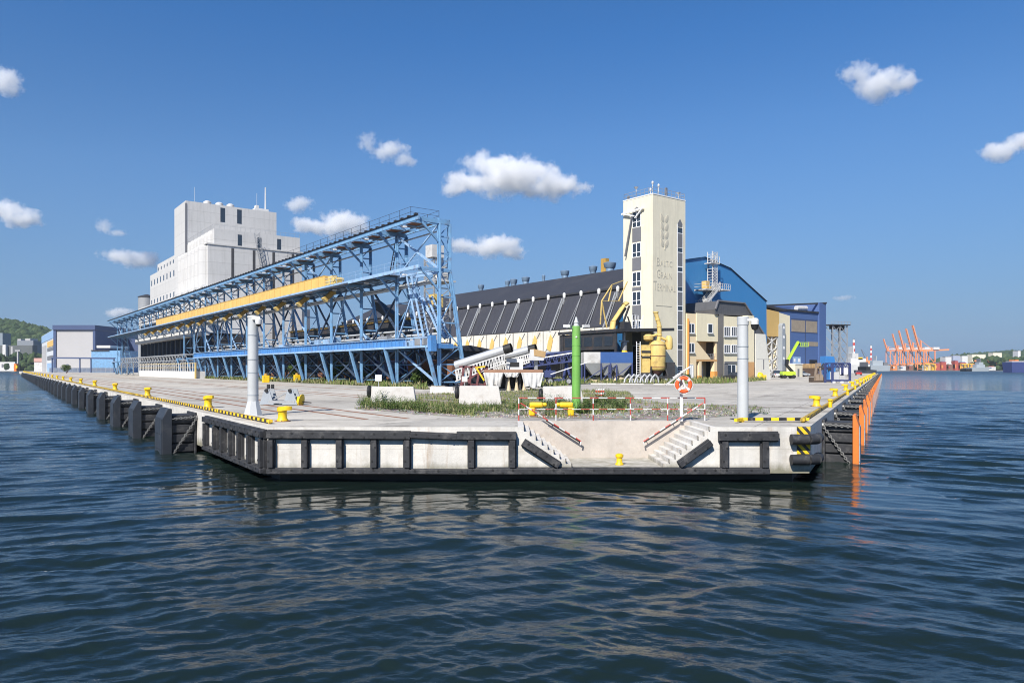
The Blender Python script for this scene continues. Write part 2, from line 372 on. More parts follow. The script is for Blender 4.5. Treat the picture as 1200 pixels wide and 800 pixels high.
# ------------------------------------------------------------------ water: a wave field built as real geometry, finest near the quay
def water():
    r = [3.2]
    while r[-1] < 6000:
        q = r[-1]; r.append(q + (max(.028, q * .0042) if q < 160 else q * .012))
    r = np.array(r)
    fine = np.arange(-R(41), R(41), R(.125)); side = np.arange(R(43), R(100), R(3))
    th = np.concatenate([-side[::-1], fine, side])
    RR, TT = np.meshgrid(r, th, indexing='ij')
    X = RR * np.sin(TT); Y = RR * np.cos(TT)
    h = np.zeros_like(X)
    sp = np.maximum(RR * .0042, .028) * 3.2; sp = np.where(RR > 160, RR * .03, sp)
    g = np.random.default_rng(5)
    calm = 1.0 - .68 * np.exp(-((Y - 24.5) / 5.5) ** 2) * (np.abs(X - 1) < 13)
    gust = .5 + .25 * np.sin(X * .11 + Y * .16 + 1.0) * np.sin(X * .07 - Y * .09 + 2.2) + .25 * np.sin(X * .29 + 1.4 * np.sin(Y * .13)) * np.sin(Y * .31 + X * .05)
    gust = .45 + 1.15 * np.clip(gust, 0, 1)
    for n_, lam0, lam1, slope in ((10, 2.6, 5.0, .040), (28, .9, 2.0, .115), (56, .30, .80, .115), (44, .11, .28, .09)):
        for i in range(n_):
            lam = math.exp(g.uniform(math.log(lam0), math.log(lam1))); k = 2 * math.pi / lam
            hd = g.normal(0, .20 if lam > .9 else .34) + (.36 if i % 2 else -.36)
            kx, ky = k * math.sin(hd), k * math.cos(hd)
            a = slope / k / math.sqrt(n_ / 6)
            wgt = np.clip((lam - sp * .5) / sp, 0, 1) * (.55 + .45 * np.tanh(np.sign(hd) * X / 12.0))
            # slow grouping of the waves
            wgt = wgt * (.75 + .5 * np.sin(X * g.uniform(-.25, .25) + Y * g.uniform(.05, .3) + g.uniform(0, 6)))
            if lam < .9: wgt = wgt * gust
            ph = kx * X + ky * Y + g.uniform(0, 6.28) + .6 * np.sin(.35 * k * X * math.cos(hd) * .4 + g.uniform(0, 6))
            s_ = np.sin(ph)
            h += a * wgt * ((np.exp(1.15 * s_) - 1.36) * .78)
    h *= calm
    nr, nc = X.shape
    co_ = np.stack([X, Y, h], -1).reshape(-1, 3).astype(np.float32)
    idx = np.arange(nr * nc).reshape(nr, nc)
    q = np.stack([idx[:-1, :-1], idx[:-1, 1:], idx[1:, 1:], idx[1:, :-1]], -1).reshape(-1, 4).astype(np.int32)
    q = q[:, ::-1]
    me = bpy.data.meshes.new('water'); me.vertices.add(len(co_)); me.vertices.foreach_set('co', co_.ravel())
    me.loops.add(q.size); me.loops.foreach_set('vertex_index', q.ravel())
    me.polygons.add(len(q)); me.polygons.foreach_set('loop_start', np.arange(0, q.size, 4, dtype=np.int32))
    me.update(calc_edges=True); me.polygons.foreach_set('use_smooth', np.ones(len(q), dtype=bool))
    o = bpy.data.objects.new('water', me); COL.objects.link(o); structure(o)
    m, nt, b = _new('harbour_water')
    p = pos(nt)
    n1 = noise(nt, p, 3.2, 5, .6, (1.0, 1.6, 1)); n2 = noise(nt, p, .22, 5, .6, (.55, 1.7, 1)); n3 = noise(nt, p, .9, 3, .6, (.7, 1.5, 1))
    hh = math_(nt, 'ADD', math_(nt, 'MULTIPLY', n1, .035), math_(nt, 'ADD', math_(nt, 'MULTIPLY', n2, .42), math_(nt, 'MULTIPLY', n3, .10)))
    # the large chop only exists as bump where the mesh is too coarse to carry it
    ds = nt.nodes.new('ShaderNodeVectorMath'); ds.operation = 'LENGTH'; nt.links.new(p, ds.inputs[0])
    far = ramp(nt, math_(nt, 'DIVIDE', ds.outputs['Value'], 400), .06, .6)
    hh2 = math_(nt, 'ADD', math_(nt, 'ADD', math_(nt, 'MULTIPLY', n1, .028), math_(nt, 'MULTIPLY', noise(nt, p, 11, 3, .6, (.7, 1.5, 1)), .010)), math_(nt, 'MULTIPLY', far, hh))
    # lee of the quay front: the finest ripples die out close to the wall
    sx_ = nt.nodes.new('ShaderNodeSeparateXYZ'); nt.links.new(p, sx_.inputs[0])
    lee = math_(nt, 'MULTIPLY', ramp(nt, math_(nt, 'DIVIDE', sx_.outputs[1], 40), .40, .56), ramp(nt, math_(nt, 'DIVIDE', math_(nt, 'ABSOLUTE', sx_.outputs[0]), 40), .28, .40, (1, 1, 1, 1), (0, 0, 0, 1)))
    hh2 = math_(nt, 'MULTIPLY', hh2, math_(nt, 'SUBTRACT', 1.0, math_(nt, 'MULTIPLY', lee, .72)))
    bp = nt.nodes.new('ShaderNodeBump'); bp.inputs['Strength'].default_value = 1; bp.inputs['Distance'].default_value = .55
    nt.links.new(hh2, bp.inputs['Height']); nt.links.new(bp.outputs[0], b.inputs['Normal'])
    b.inputs['Base Color'].default_value = (.008, .0155, .0135, 1); nt.links.new(math_(nt, 'ADD', .015, math_(nt, 'MULTIPLY', ramp(nt, math_(nt, 'DIVIDE', ds.outputs['Value'], 900), .04, .8), .30)), b.inputs['Roughness'])
    b.inputs['IOR'].default_value = 1.45
    me.materials.append(m)
water()

# ------------------------------------------------------------------ the pier
A = Vector((-8.85, 25.7)); Bc = Vector((10.75, 25.7)); Cc = Vector((-14.35, 33.5))
q2 = Vector((-.579, .815)); r2 = Vector((.464, .885))
QA = math.atan2(.815, -.579); RA = math.atan2(.885, .464)
SL0, SL1, SR0, SR1, SD = .22, 2.16, 5.5, 7.37, 28.7        # stair and landing extents
Lend = Cc + q2 * 640; Rend = Bc + r2 * 335
def deckmat():
    m, nt, b = _new('quay_concrete_deck'); p = pos(nt)
    n1 = noise(nt, p, .09, 6, .65); n2 = noise(nt, p, .8, 6, .65); n3 = noise(nt, p, 6, 4, .6)
    f = math_(nt, 'ADD', math_(nt, 'MULTIPLY', n1, .45), math_(nt, 'ADD', math_(nt, 'MULTIPLY', n2, .35), math_(nt, 'MULTIPLY', n3, .2)))
    c = mixc(nt, ramp(nt, f, .38, .62), (.37, .345, .30), (.58, .55, .495))
    # poured bays: joints follow the left quay on one side, the right quay on the other
    mp = nt.nodes.new('ShaderNodeMapping'); mp.inputs['Rotation'].default_value = (0, 0, -RA); nt.links.new(p, mp.inputs[0])
    br = nt.nodes.new('ShaderNodeTexBrick'); br.inputs['Scale'].default_value = 1; br.inputs['Brick Width'].default_value = 9; br.inputs['Row Height'].default_value = 4.2
    br.inputs['Mortar Size'].default_value = .035; br.inputs['Mortar Smooth'].default_value = .4; br.offset = .0
    nt.links.new(mp.outputs[0], br.inputs['Vector'])
    c = mixc(nt, math_(nt, 'MULTIPLY', br.outputs['Fac'], .5), c, (.10, .09, .08))
    rv = nt.nodes.new('ShaderNodeTexBrick'); rv.inputs['Scale'].default_value = 1; rv.inputs['Brick Width'].default_value = 18; rv.inputs['Row Height'].default_value = 8.4; rv.offset = 0
    rv.inputs['Color1'].default_value = (.82, .82, .82, 1); rv.inputs['Color2'].default_value = (1.1, 1.08, 1.05, 1); rv.inputs['Mortar'].default_value = (1, 1, 1, 1); rv.inputs['Mortar Size'].default_value = 0
    nt.links.new(mp.outputs[0], rv.inputs['Vector'])
    c = mixc(nt, 1.0, c, rv.outputs['Color'], 'MULTIPLY')
    # wandering cracks, tyre grime
    vo = nt.nodes.new('ShaderNodeTexVoronoi'); vo.feature = 'DISTANCE_TO_EDGE'; vo.inputs['Scale'].default_value = .10
    wv = nt.nodes.new('ShaderNodeVectorMath'); wv.operation = 'ADD'; nt.links.new(p, wv.inputs[0])
    nz = nt.nodes.new('ShaderNodeTexNoise'); nz.inputs['Scale'].default_value = .5; nz.inputs['Detail'].default_value = 4; nt.links.new(p, nz.inputs['Vector'])
    sc = nt.nodes.new('ShaderNodeVectorMath'); sc.operation = 'SCALE'; sc.inputs['Scale'].default_value = 3; nt.links.new(nz.outputs['Color'], sc.inputs[0]); nt.links.new(sc.outputs[0], wv.inputs[1])
    nt.links.new(wv.outputs[0], vo.inputs['Vector'])
    c = mixc(nt, math_(nt, 'MULTIPLY', ramp(nt, vo.outputs['Distance'], .0, .006, (1, 1, 1, 1), (0, 0, 0, 1)), .6), c, (.12, .11, .095))
    mp2 = nt.nodes.new('ShaderNodeMapping'); mp2.inputs['Rotation'].default_value = (0, 0, -QA); mp2.inputs['Scale'].default_value = (.03, .55, 1); nt.links.new(p, mp2.inputs[0])
    gr = noise(nt, mp2.outputs[0], 1.0, 5, .6)
    c = mixc(nt, math_(nt, 'MULTIPLY', ramp(nt, gr, .48, .7), .6), c, (.22, .195, .165))
    st = noise(nt, p, .28, 8, .72); c = mixc(nt, math_(nt, 'MULTIPLY', ramp(nt, st, .54, .64), .72), c, (.17, .15, .13))
    nt.links.new(c, b.inputs['Base Color']); b.inputs['Roughness'].default_value = .93; b.inputs['Specular IOR Level'].default_value = .25
    bp = nt.nodes.new('ShaderNodeBump'); bp.inputs['Strength'].default_value = .4; bp.inputs['Distance'].default_value = .02
    nt.links.new(n3, bp.inputs['Height']); nt.links.new(bp.outputs[0], b.inputs['Normal']); return m
DECKM = deckmat()
deck = MB()
outline = [(A.x, A.y), (SL0, A.y), (SL0, SD), (SR1, SD), (SR1, A.y), (Bc.x, Bc.y), (Rend.x, Rend.y), (Rend.x + 60, 900), (Lend.x, 900), (Lend.x, Lend.y), (Cc.x, Cc.y)]
deck.face([(x, y, DZ) for x, y in outline])
structure(deck.build('quay_deck', DECKM))
# walls of the pier: an upper slab face, an undercut dark wall below
def wallstrip(pts, z0, z1, name, m, closed=False):
    b = MB()
    for a, c in zip(pts[:-1], pts[1:]): b.face([(a[0], a[1], z0), (c[0], c[1], z0), (c[0], c[1], z1), (a[0], a[1], z1)])
    return structure(b.build(name, m))
ZB = .33
wallstrip([Lend, Cc, A, (SL0, A.y)], ZB, DZ, 'quay_wall', M['concrete'])
b = MB()
b.face([(SL0, A.y, ZB), (SL1, A.y, ZB), (SL1, A.y, .5), (SL0, A.y, DZ)][:0] or [(SL1, A.y, ZB), (SR0, A.y, ZB), (SR0, A.y, .5), (SL1, A.y, .5)])
b.face([(SL1, A.y, .5), (SR0, A.y, .5), (SR0, SD, .5), (SL1, SD, .5)])
structure(b.build('landing_platform', M['concrete']))
b = MB(); b.face([(SL0, SD, .5), (SR1, SD, .5), (SR1, SD, DZ), (SL0, SD, DZ)]); structure(b.build('landing_wall', M['landing']))
wallstrip([(SR1, A.y), (Bc.x, Bc.y), (Rend.x, Rend.y), (Rend.x + 60, 900)], ZB, DZ, 'quay_wall', M['concrete'])
# cope: thin pale edge stone, slightly proud
def offs(p, n, d): return (p[0] + n[0] * d, p[1] + n[1] * d)
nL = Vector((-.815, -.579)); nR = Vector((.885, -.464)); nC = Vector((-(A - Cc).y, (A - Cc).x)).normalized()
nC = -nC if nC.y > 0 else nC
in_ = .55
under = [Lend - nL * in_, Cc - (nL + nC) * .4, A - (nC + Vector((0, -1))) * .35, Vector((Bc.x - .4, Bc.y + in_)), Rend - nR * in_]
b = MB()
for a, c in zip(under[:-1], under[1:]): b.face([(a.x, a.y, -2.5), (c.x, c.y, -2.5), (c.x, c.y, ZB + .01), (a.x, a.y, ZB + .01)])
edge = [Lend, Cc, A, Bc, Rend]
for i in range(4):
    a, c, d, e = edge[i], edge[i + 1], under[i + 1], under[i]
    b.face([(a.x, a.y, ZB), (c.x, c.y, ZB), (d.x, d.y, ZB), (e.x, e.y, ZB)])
structure(b.build('quay_underwall', M['undershade']))
# steps either side of the landing
def stair(x_top, x_bot, label):
    t = thing('quay_stair', label, 'stairs', ((x_top + x_bot) / 2, (A.y + SD) / 2, ZB))
    n = 9; b = MB(); sgn = 1 if x_bot > x_top else -1; run = abs(x_bot - x_top) / n; rise = (DZ - .5) / n
    poly = [(x_top, ZB), (x_bot, ZB), (x_bot, .5)]
    for i in range(n):
        x = x_bot - sgn * run * i; z = .5 + rise * (i + 1)
        poly += [(x, z)] if i == n - 1 and False else [(x, z), (x - sgn * run, z)]
    poly = poly[:-1] + [(x_top, DZ)]
    poly = [(x - t.location.x, z - ZB) for x, z in poly]
    b.xz(poly, A.y - t.location.y + .003, SD - t.location.y - .004)
    b.build('steps', M['concrete'], t)
    s = MB()
    for i in range(n):                                   # worn steel nosings
        x = x_bot - sgn * run * i - t.location.x; z = .5 + rise * (i + 1) - ZB
        s.box(min(x, x + sgn * .03) - .012, max(x, x + sgn * .03) - .012, A.y - t.location.y - .035, A.y - t.location.y + .09, z - .13, z + .012)
    s.build('nosings', M['black'] if sgn > 0 else M['stone'], t)
stair(SL0, SL1, 'concrete quay steps descending towards the right onto the low landing')
stair(SR1, SR0, 'concrete quay steps descending towards the left onto the low landing')

# ------------------------------------------------------------------ rubber fender frames on the front face and corner chamfer
def rubber_bar(b, a, c, w, d, n):
    """ribbed rubber beam lying on a wall: a->c, width w in the wall plane, depth d along wall normal n, with bolt recesses"""
    a = Vector(a); c = Vector(c); n = Vector(n)
    b.bar(a + n * d * .25, c + n * d * .25, w, d * .5, up=n); b.bar(a + n * d * .7, c + n * d * .7, w * .72, d * .6, up=n)
def bolts(par, a, c, w, d, n):
    b = MB(); a = Vector(a); c = Vector(c); n = Vector(n); L = (c - a).length; s = (c - a).cross(n).normalized() * w * .2; k = max(2, int(L / .36))
    for i in range(k):
        p = a + (c - a) * ((i + .5) / k) + n * d * 1.0 + (s if i % 2 else -s); b.tube(p - n * .01, p + n * .014, .042, 7)
    each(b, 'bolt', M['black'], par)
def frame_front(name, label, items, org):
    t = thing(name, label, 'fender frame', org)
    for nm, a, c, wd in items:
        b = MB(); rubber_bar(b, Vector((a[0], 25.7, a[1])) - Vector(org), Vector((c[0], 25.7, c[1])) - Vector(org), wd, .24, (0, -1, 0)); o_ = b.build(nm, M['rubber'], t, bevel=.015)
        bolts(o_, Vector((a[0], 25.7, a[1])) - Vector(org), Vector((c[0], 25.7, c[1])) - Vector(org), wd, .24, (0, -1, 0))
    return t
def X(px): return (px - 600) / F * 25.6
zt, zb = 1.70, .42
it = [('top_beam', (X(313), zt + .04), (X(481), zt), .34), ('top_beam', (X(481), zt + .02), (X(535), zt - .05), .26), ('top_beam', (X(535), zt - .02), (X(605), zt - .03), .33),
      ('bottom_beam', (X(313), zb), (X(480), zb), .24), ('bottom_beam', (X(480), zb - .01), (X(548), zb - .03), .20), ('bottom_beam', (X(548), zb), (X(843), zb), .27)]
for p in (317.5, 357.5, 398, 438.5, 477, 552.5, 600.5): it.append(('upright', (X(p), zb + .13), (X(p), zt - .16), .29))
frame_front('rubber_fender_frame', 'long black rubber fender frame with square openings across the white quay front', it, (X(313), 25.7, .3))
frame_front('rubber_fender_frame', 'short black rubber fender frame with one square opening right of the quay steps',
            [('top_beam', (X(842), 1.66), (X(912), 1.66), .38), ('bottom_beam', (X(843), zb), (X(901), zb), .26), ('upright', (X(849), zb + .13), (X(849), 1.48), .30), ('upright', (X(896), zb + .13), (X(896), 1.48), .30)], (X(842), 25.7, .3))
for a, c, lb in (((X(613), 1.46), (X(655), .62), 'slanted black rubber fender beam below the left steps of the landing'), ((X(833), 1.46), (X(796), .64), 'slanted black rubber fender beam below the right steps of the landing')):
    b = MB(); o_ = Vector((a[0], 25.7, c[1])); rubber_bar(b, Vector((a[0], 25.7, a[1])) - o_, Vector((c[0], 25.7, c[1])) - o_, .30, .24, (0, -1, 0))
    q_ = tag(b.build('rubber_fender_beam', M['rubber'], bevel=.015, loc=o_), lb, 'fender beam', 'slanted fender beams beside the steps'); bolts(q_, Vector((a[0], 25.7, a[1])) - o_, Vector((c[0], 25.7, c[1])) - o_, .30, .24, (0, -1, 0))
t = thing('rubber_fender_frame', 'black rubber fender frame with narrow slots on the chamfered quay corner', 'fender frame', (A.x, A.y, .3))
dC = (Cc - A); Lc = dC.length; dC.normalize(); a3 = Vector((A.x, A.y, .3))
def CP(s, z): return Vector((dC.x * s, dC.y * s, z - .3))
n3 = Vector((nC.x, nC.y, 0))
for nm, s0, z0, s1, z1, wd in [('top_beam', 0, zt + .04, Lc, zt + .04, .34), ('bottom_beam', 0, zb, Lc, zb, .24)] + [('upright', s, zb + .12, s, zt - .13, .32) for s in (.2, 1.75, 3.2, 4.6, 6.0, 7.4, Lc - .25)]:
    b = MB(); rubber_bar(b, CP(s0, z0), CP(s1, z1), wd, .26, n3); o_ = b.build(nm, M['rubber'], t, bevel=.015); bolts(o_, CP(s0, z0), CP(s1, z1), wd, .26, n3)

# hazard plate and the two wrap-round cylinder fenders on the right corner
b = MB(); b.box(X(935), X(950), -.03, 0, 1.0, 2.0); b.box(X(950) - .03, X(950), 0, .0, 1.0, 2.0)
b = MB(); b.box(0, .48, -.035, -.004, 0, .98)
tag(b.build('hazard_plate', M['plate'], loc=(X(935), 25.7, 1.03)), 'yellow and black diagonal striped plate on the right quay corner', 'hazard plate')
for z, lb in ((1.57, 'upper black cylindrical rubber fender wrapped round the striped right corner'), (.84, 'lower black cylindrical rubber fender wrapped round the striped right corner')):
    b = MB(); c0 = Vector((X(926), 25.50, z)); c1 = Vector((10.62, 25.50, z)); c2 = Vector((10.98, 25.64, z)); c3 = Vector((11.30, 26.2, z))
    for a, c in ((c0, c1), (c1, c2), (c2, c3)): b.tube(a - c0, c - c0, .19, 16)
    tag(b.build('cylinder_fender', M['rubber'], smooth=True, loc=c0), lb, 'fender', 'cylinder fenders on the right corner')

# ------------------------------------------------------------------ panel fenders along both quays (local x along the quay, y outwards)
def make_fender(name, label, cat, group, pmat, emat, w, thick, top, out, joints, first):
    t = thing(name, label, cat, (0, 0, 0), 0, group)
    y0, y1 = out, out + thick
    b = MB(); b.yz([(y0, -.7), (y1, -.7), (y1, top - .45), (y0 + thick * .45, top), (y0, top)], -w / 2, w / 2); b.build('panel', emat, t, bevel=.02)
    f = MB(); nz = 3; zz = [(-.6 + (top + .1) * i / nz) for i in range(nz + 1)]
    for i in range(nz):
        for j in range(joints): f.box(-w / 2 + .03 + (w - .06) * j / joints + .012, -w / 2 + .03 + (w - .06) * (j + 1) / joints - .012, y1 + .003, y1 + .04, zz[i] + .012, zz[i + 1] - .012)
    f.build('facing', pmat, t)
    c = MB(); c.box(-w / 2 + .05, w / 2 - .05, .01, .12, -.5, top - .22)
    for i in range(5):
        za = -.5 + (top + .2) * i / 5; c.box(-w / 2 + .14, w / 2 - .14, .121, out - .003, za + .04, za + (top + .2) / 5 - .03)
    c.box(-w / 2 + .3, w / 2 - .3, .121, out - .01, -.5, top - .4); c.build('rubber_body', M['rubber'], t, bevel=.03)
    for s in (-1, 1):
        h = MB(); h.chain((s * (w / 2 + .05), .03, top - .42), (s * (w / 2 - .06), out - .01, top - .5), .15, .019); h.chain((s * (w / 2 + .05), .05, top - .5), (s * (w / 2 - .1), out - .01, -.15), .15, .019)
        h.tube((s * (w / 2 + .05), 0.01, top - .45), (s * (w / 2 + .05), .07, top - .45), .1, 8); h.build('chain', M['chain'], t)
    return t
def row(proto, base, d, ang, s0, step, n, labf, zoff=0):
    for i in range(n):
        p = base + d * (s0 + step * i); lb = labf(i)
        if i == 0: o = proto; o.location = (p.x, p.y, zoff); o.rotation_euler = (0, 0, ang); o['label'] = lb
        else: dup(proto, (p.x, p.y, zoff), ang, lb)
fl = make_fender('panel_fender', '', 'fender', 'dark panel fenders along the left quay', M['rubber2'], M['rubber2'], 2.0, .42, 2.15, 1.15, 3, True)
row(fl, Cc, q2, QA, 3.2, 9.6, 44, lambda i: f'{ORD[i]} slate grey fender panel from the chamfered corner along the left quay' if i < 14 else 'tiny dark fender panel in the far crowded end of the left quay row')
fr = make_fender('panel_fender', '', 'fender', 'orange panel fenders along the right quay', M['plategrey'], M['orange'], 1.5, .24, 2.12, 1.2, 2, True)
row(fr, Bc, r2, math.atan2(-.885, -.464), 6.6, 8.5, 36, lambda i: f'{ORD[i]} orange edged fender panel from the striped corner along the right quay' if i < 10 else 'tiny orange fender panel in the far crowded end of the right quay row')

# ------------------------------------------------------------------ bollards
def make_bollard(group):
    t = thing('bollard', '', 'bollard', (0, 0, 0), 0, group)
    b = MB(); b.lathe([(.31, .03), (.29, .10), (.235, .18), (.225, .52), (.26, .58)], n=18)
    prof = []
    for k in range(12):
        a = 2 * math.pi * k / 12; prof.append((.29 * math.cos(a) * (1 if math.cos(a) < 0 else 1.85), .30 * math.sin(a)))
    lo = [(x, y, .56 + (.05 if x > .1 else 0)) for x, y in prof]; hi = [(x, y, .74 + .06 * (x > .3)) for x, y in prof]; top = [(x * .6, y * .55, .80 + .03 * (x > .2)) for x, y in prof]
    n0 = len(b.v); b.add(lo + hi + top, [tuple(range(11, -1, -1))] + [(i, (i + 1) % 12, 12 + (i + 1) % 12, 12 + i) for i in range(12)] + [(12 + i, 12 + (i + 1) % 12, 24 + (i + 1) % 12, 24 + i) for i in range(12)] + [tuple(range(24, 36))])
    b.build('horn_head', M['yellow'], t, smooth=True)
    p = MB(); p.lathe([(.42, 0.003), (.42, .03), (.38, .035)], n=18)
    for k in range(6): p.tube((.35 * math.cos(k), .35 * math.sin(k), .03), (.35 * math.cos(k), .35 * math.sin(k), .06), .03, 6)
    p.build('base_plate', M['rust'], t); return t
bl = make_bollard('yellow bollards along the left quay edge')
bl['label'] = 'yellow mooring bollard between the corner post and the chamfered quay edge'
g = GP(331, 493.5); bl.location = g; bl.rotation_euler = (0, 0, R(-5)); bl.scale = (.74,) * 3
pb = Cc - nL * 1.15
for i in range(27):
    s = 5.2 + 20.3 * i; p = pb + q2 * s
    lb = f'{ORD[i]} yellow bollard along the left quay counted from the corner post' if i < 11 else 'tiny yellow bollard in the far crowded end of the left quay row'
    dup(bl, (p.x, p.y, DZ), R(-38), lb, .82)
for px, py, lb in ((966, 476.5, 'yellow bollard nearest the striped corner on the right quay'),):
    pass
pr = Bc - nR * .95
for i in range(17):
    s = 15.2 + 16.8 * i; p = pr + r2 * s
    lb = f'{ORD[i]} yellow bollard along the right quay counted from the striped corner' if i < 6 else 'tiny yellow bollard in the far crowded end of the right quay row'
    d = dup(bl, (p.x, p.y, DZ), R(150), lb, .74); d['group'] = 'yellow bollards along the right quay edge'
    if i < 9:
        p2 = Bc - nR * .22 + r2 * (s + (3.2 if i else -.5))
        b = MB(); b.lathe([(.10, 0.004), (.10, .34), (.14, .36), (.14, .44), (.05, .46)], n=12)
        tag(b.build('edge_cleat', M['yellow'], smooth=True, loc=(p2.x, p2.y, DZ)), f'{ORD[i]} small yellow edge post on the right quay cope from the corner', 'edge post', 'small edge posts on the right quay')
b = MB(); b.lathe([(.16, 0.004), (.15, .05), (.11, .10), (.11, .26), (.15, .30), (.15, .38), (.08, .42)], n=16)
tag(b.build('landing_bollard', M['yellow'], smooth=True, loc=(GP(721, 540, .5)[0], 26.7, .5)), 'small yellow mooring post standing alone on the low landing', 'bollard')
# two yellow double-ended bollards behind the railing
for px, lb in ((629, 'yellow C shaped bollard behind the railing left of the green pole'), (663, 'yellow C shaped bollard behind the railing in front of the green pole')):
    g = GP(px, 487.5); t = thing('cast_bollard', lb, 'bollard', g, 0, 'C shaped bollards behind the railing'); s = 1 if px > 640 else -1
    b = MB(); b.box(-.28, .32, -.22, .22, .40, .62); b.box(.08 * 1, .36, -.2, .2, .02, .42); b.box(-.45, -.25, -.16, .16, .44, .60)
    o = b.build('casting', M['yellow'], t, bevel=.07); 
    p = MB(); p.box(-.4, .5, -.3, .3, .003, .04); p.build('base_plate', M['rust'], t)
    if s < 0: t.rotation_euler = (0, 0, math.pi)

# ------------------------------------------------------------------ hazard kerbs
def kerb(a, d, L, label, gap=None):
    ang = math.atan2(d.y, d.x); b = MB()
    if gap is None: b.box(0, L, -.075, .075, .05, .17)
    else:
        s = 0
        while s < L:
            e = min(L, s + gap); b.box(s, e - .25, -.075, .075, .05, .17); s = e
    k = 0
    while k < min(L, 120): b.box(k + .1, k + .2, -.05, .05, .004, .06); k += 2.4
    return tag(b.build('hazard_kerb', M['kerbs'], loc=(a.x, a.y, DZ), rot=ang, bevel=.01), label, 'kerb rail')
nI = -nL
kerb(Cc + nI * .5 + q2 * 0.2, q2, 430, 'yellow and black striped kerb rail along the left quay edge', 10.15)
kerb(A + Vector((-.2, 1.15)) + dC * .2, dC, Lc - 1.2, 'yellow and black striped kerb rail above the chamfered quay corner')
kerb(Bc - nR * .42 + r2 * 2.0, r2, 300, 'yellow and black striped kerb rail along the right quay edge', 8.4)
kerb(Vector((X(868) * 1.09, 28.1)), Vector((1, 0)), 2.75, 'short yellow and black striped kerb rail across the right front corner')
b = MB(); b.box(-.06, .06, -.6, 0, .05, .17); b.box(-.06, .06, -.1, 0, .004, .06)
tag(b.build('kerb_stub', M['yellow'], loc=(9.05, 28.0, DZ), rot=R(-40)), 'short bent yellow end of the kerb rail near the right camera post', 'kerb rail')

# crane rails set into the left deck
def rail(off, s0, s1):
    a = Cc - nL * off + q2 * s0; b = MB(); b.box(0, s1 - s0, -.06, .06, .003, .016); b.box(0, s1 - s0, -.12, -.09, .003, .007); b.box(0, s1 - s0, .09, .12, .003, .007)
    structure(b.build('crane_rail', M['rail'], loc=(a.x, a.y, DZ), rot=QA))
rail(3.1, -1.5, 500); rail(4.5, -8.0, 500); rail(6.1, -8.6, 500); rail(13.5, -2, 500); rail(15.0, 0, 500); rail(21.0, 6, 500)
BANG = math.atan2(.606, .795)          # buildings: local x runs right-and-away, local y runs left-and-away
# ------------------------------------------------------------------ blue loading gantry
GO = (-8.2, 80.0, DZ)
g = thing('loading_gantry', 'long three level light blue steel loading gantry running along the left quay', 'gantry', GO, BANG)
ZT, ZM, ZL = 18.5, 13.2, 4.6
NB = 23
LO = toworld((5.5, 0, 0), GO, BANG)
GYA, GYB = onside(231, 391, LO, BANG, 0)[0], onside(165, 391, LO, BANG, 0)[0]
def laced(b, a, c, wd=.48, ch=.135, step=.75):
    """lattice leg: two channels and the lacing between, a->c, spread along y"""
    a = Vector(a); c = Vector(c); o = Vector((0, wd / 2, 0))
    b.bar(a - o, c - o, ch * 1.6, ch); b.bar(a + o, c + o, ch * 1.6, ch)
    n = max(2, int((c - a).length / step))
    for i in range(n):
        p = a.lerp(c, i / n); q = a.lerp(c, (i + 1) / n); s = 1 if i % 2 else -1
        b.bar(p + o * s, q - o * s, .055)
def column(zlo=0):
    b = MB()
    for x0, z0, x1, z1 in ((0, zlo, 0, ZT), (1.35, ZM, 1.35, ZT)) + (((3.6, 0, 1.4, ZM),) if zlo == 0 else ()):
        laced(b, (x0, 0, z0), (x1, 0, z1))
    b.bar((0, 0, zlo), (0, 0, ZT), .10, .26); b.bar((1.35, 0, ZM), (1.35, 0, ZT), .10, .24)
    if zlo == 0: b.bar((3.6, 0, 0), (1.4, 0, ZM), .12, .30)
    def rx(z): return 1.35 if z >= ZM else 3.6 - 2.2 * z / ZM
    zs = [.6, 2.6, ZL, 7.3, 10.2, ZM, 15.1, 17.0, ZT] if zlo == 0 else [ZM, 15.1, 17.0, ZT]
    for i, z in enumerate(zs):
        b.bar((0, 0, z), (rx(z), 0, z), .13, .16)
        if i: b.bar((0, 0, z) if i % 2 else (rx(z), 0, z), (rx(zs[i - 1]), 0, zs[i - 1]) if i % 2 else (0, 0, zs[i - 1]), .10)
    if zlo == 0: b.bar((0, 0, .6), (rx(2.6), 0, 2.6), .10)
    # cantilever brackets with knee braces
    b.bar((1.4, 0, ZT + .1), (-2.75, 0, ZT + .15), .22, .42); b.bar((-2.35, 0, ZT - .05), (-.05, 0, ZT - 2.1), .20, .24)
    b.bar((1.5, 0, ZM), (-2.7, 0, ZM), .2, .36); b.bar((-2.2, 0, ZM - .15), (-.05, 0, ZM - 2.3), .18, .2)
    if zlo: return b
    b.bar((1.9, 0, ZL), (-1.75, 0, ZL - .1), .2, .4)
    b.bar((-1.6, 0, ZL - .2), (-.35, 0, .1), .42, .26); b.bar((-1.25, .2, ZL - .2), (-.15, .2, .1), .09, .3)
    return b
c0 = column().build('column', M['blue'], g)
inlouv = lambda y: GYA - 2 < y < GYB + 2
c1 = None
for i in range(1, NB):
    if inlouv(10.0 * i):
        if c1 is None: c1 = c = column(ZM).build('column', M['blue'], g)
        else: c = c1.copy(); COL.objects.link(c); c.parent = g
        c.location = (0, 10.0 * i, 0); continue
    c = c0.copy(); COL.objects.link(c); c.parent = g; c.location = (0, 10.0 * i, 0)
L = 10.0 * (NB - 1) + 1.2
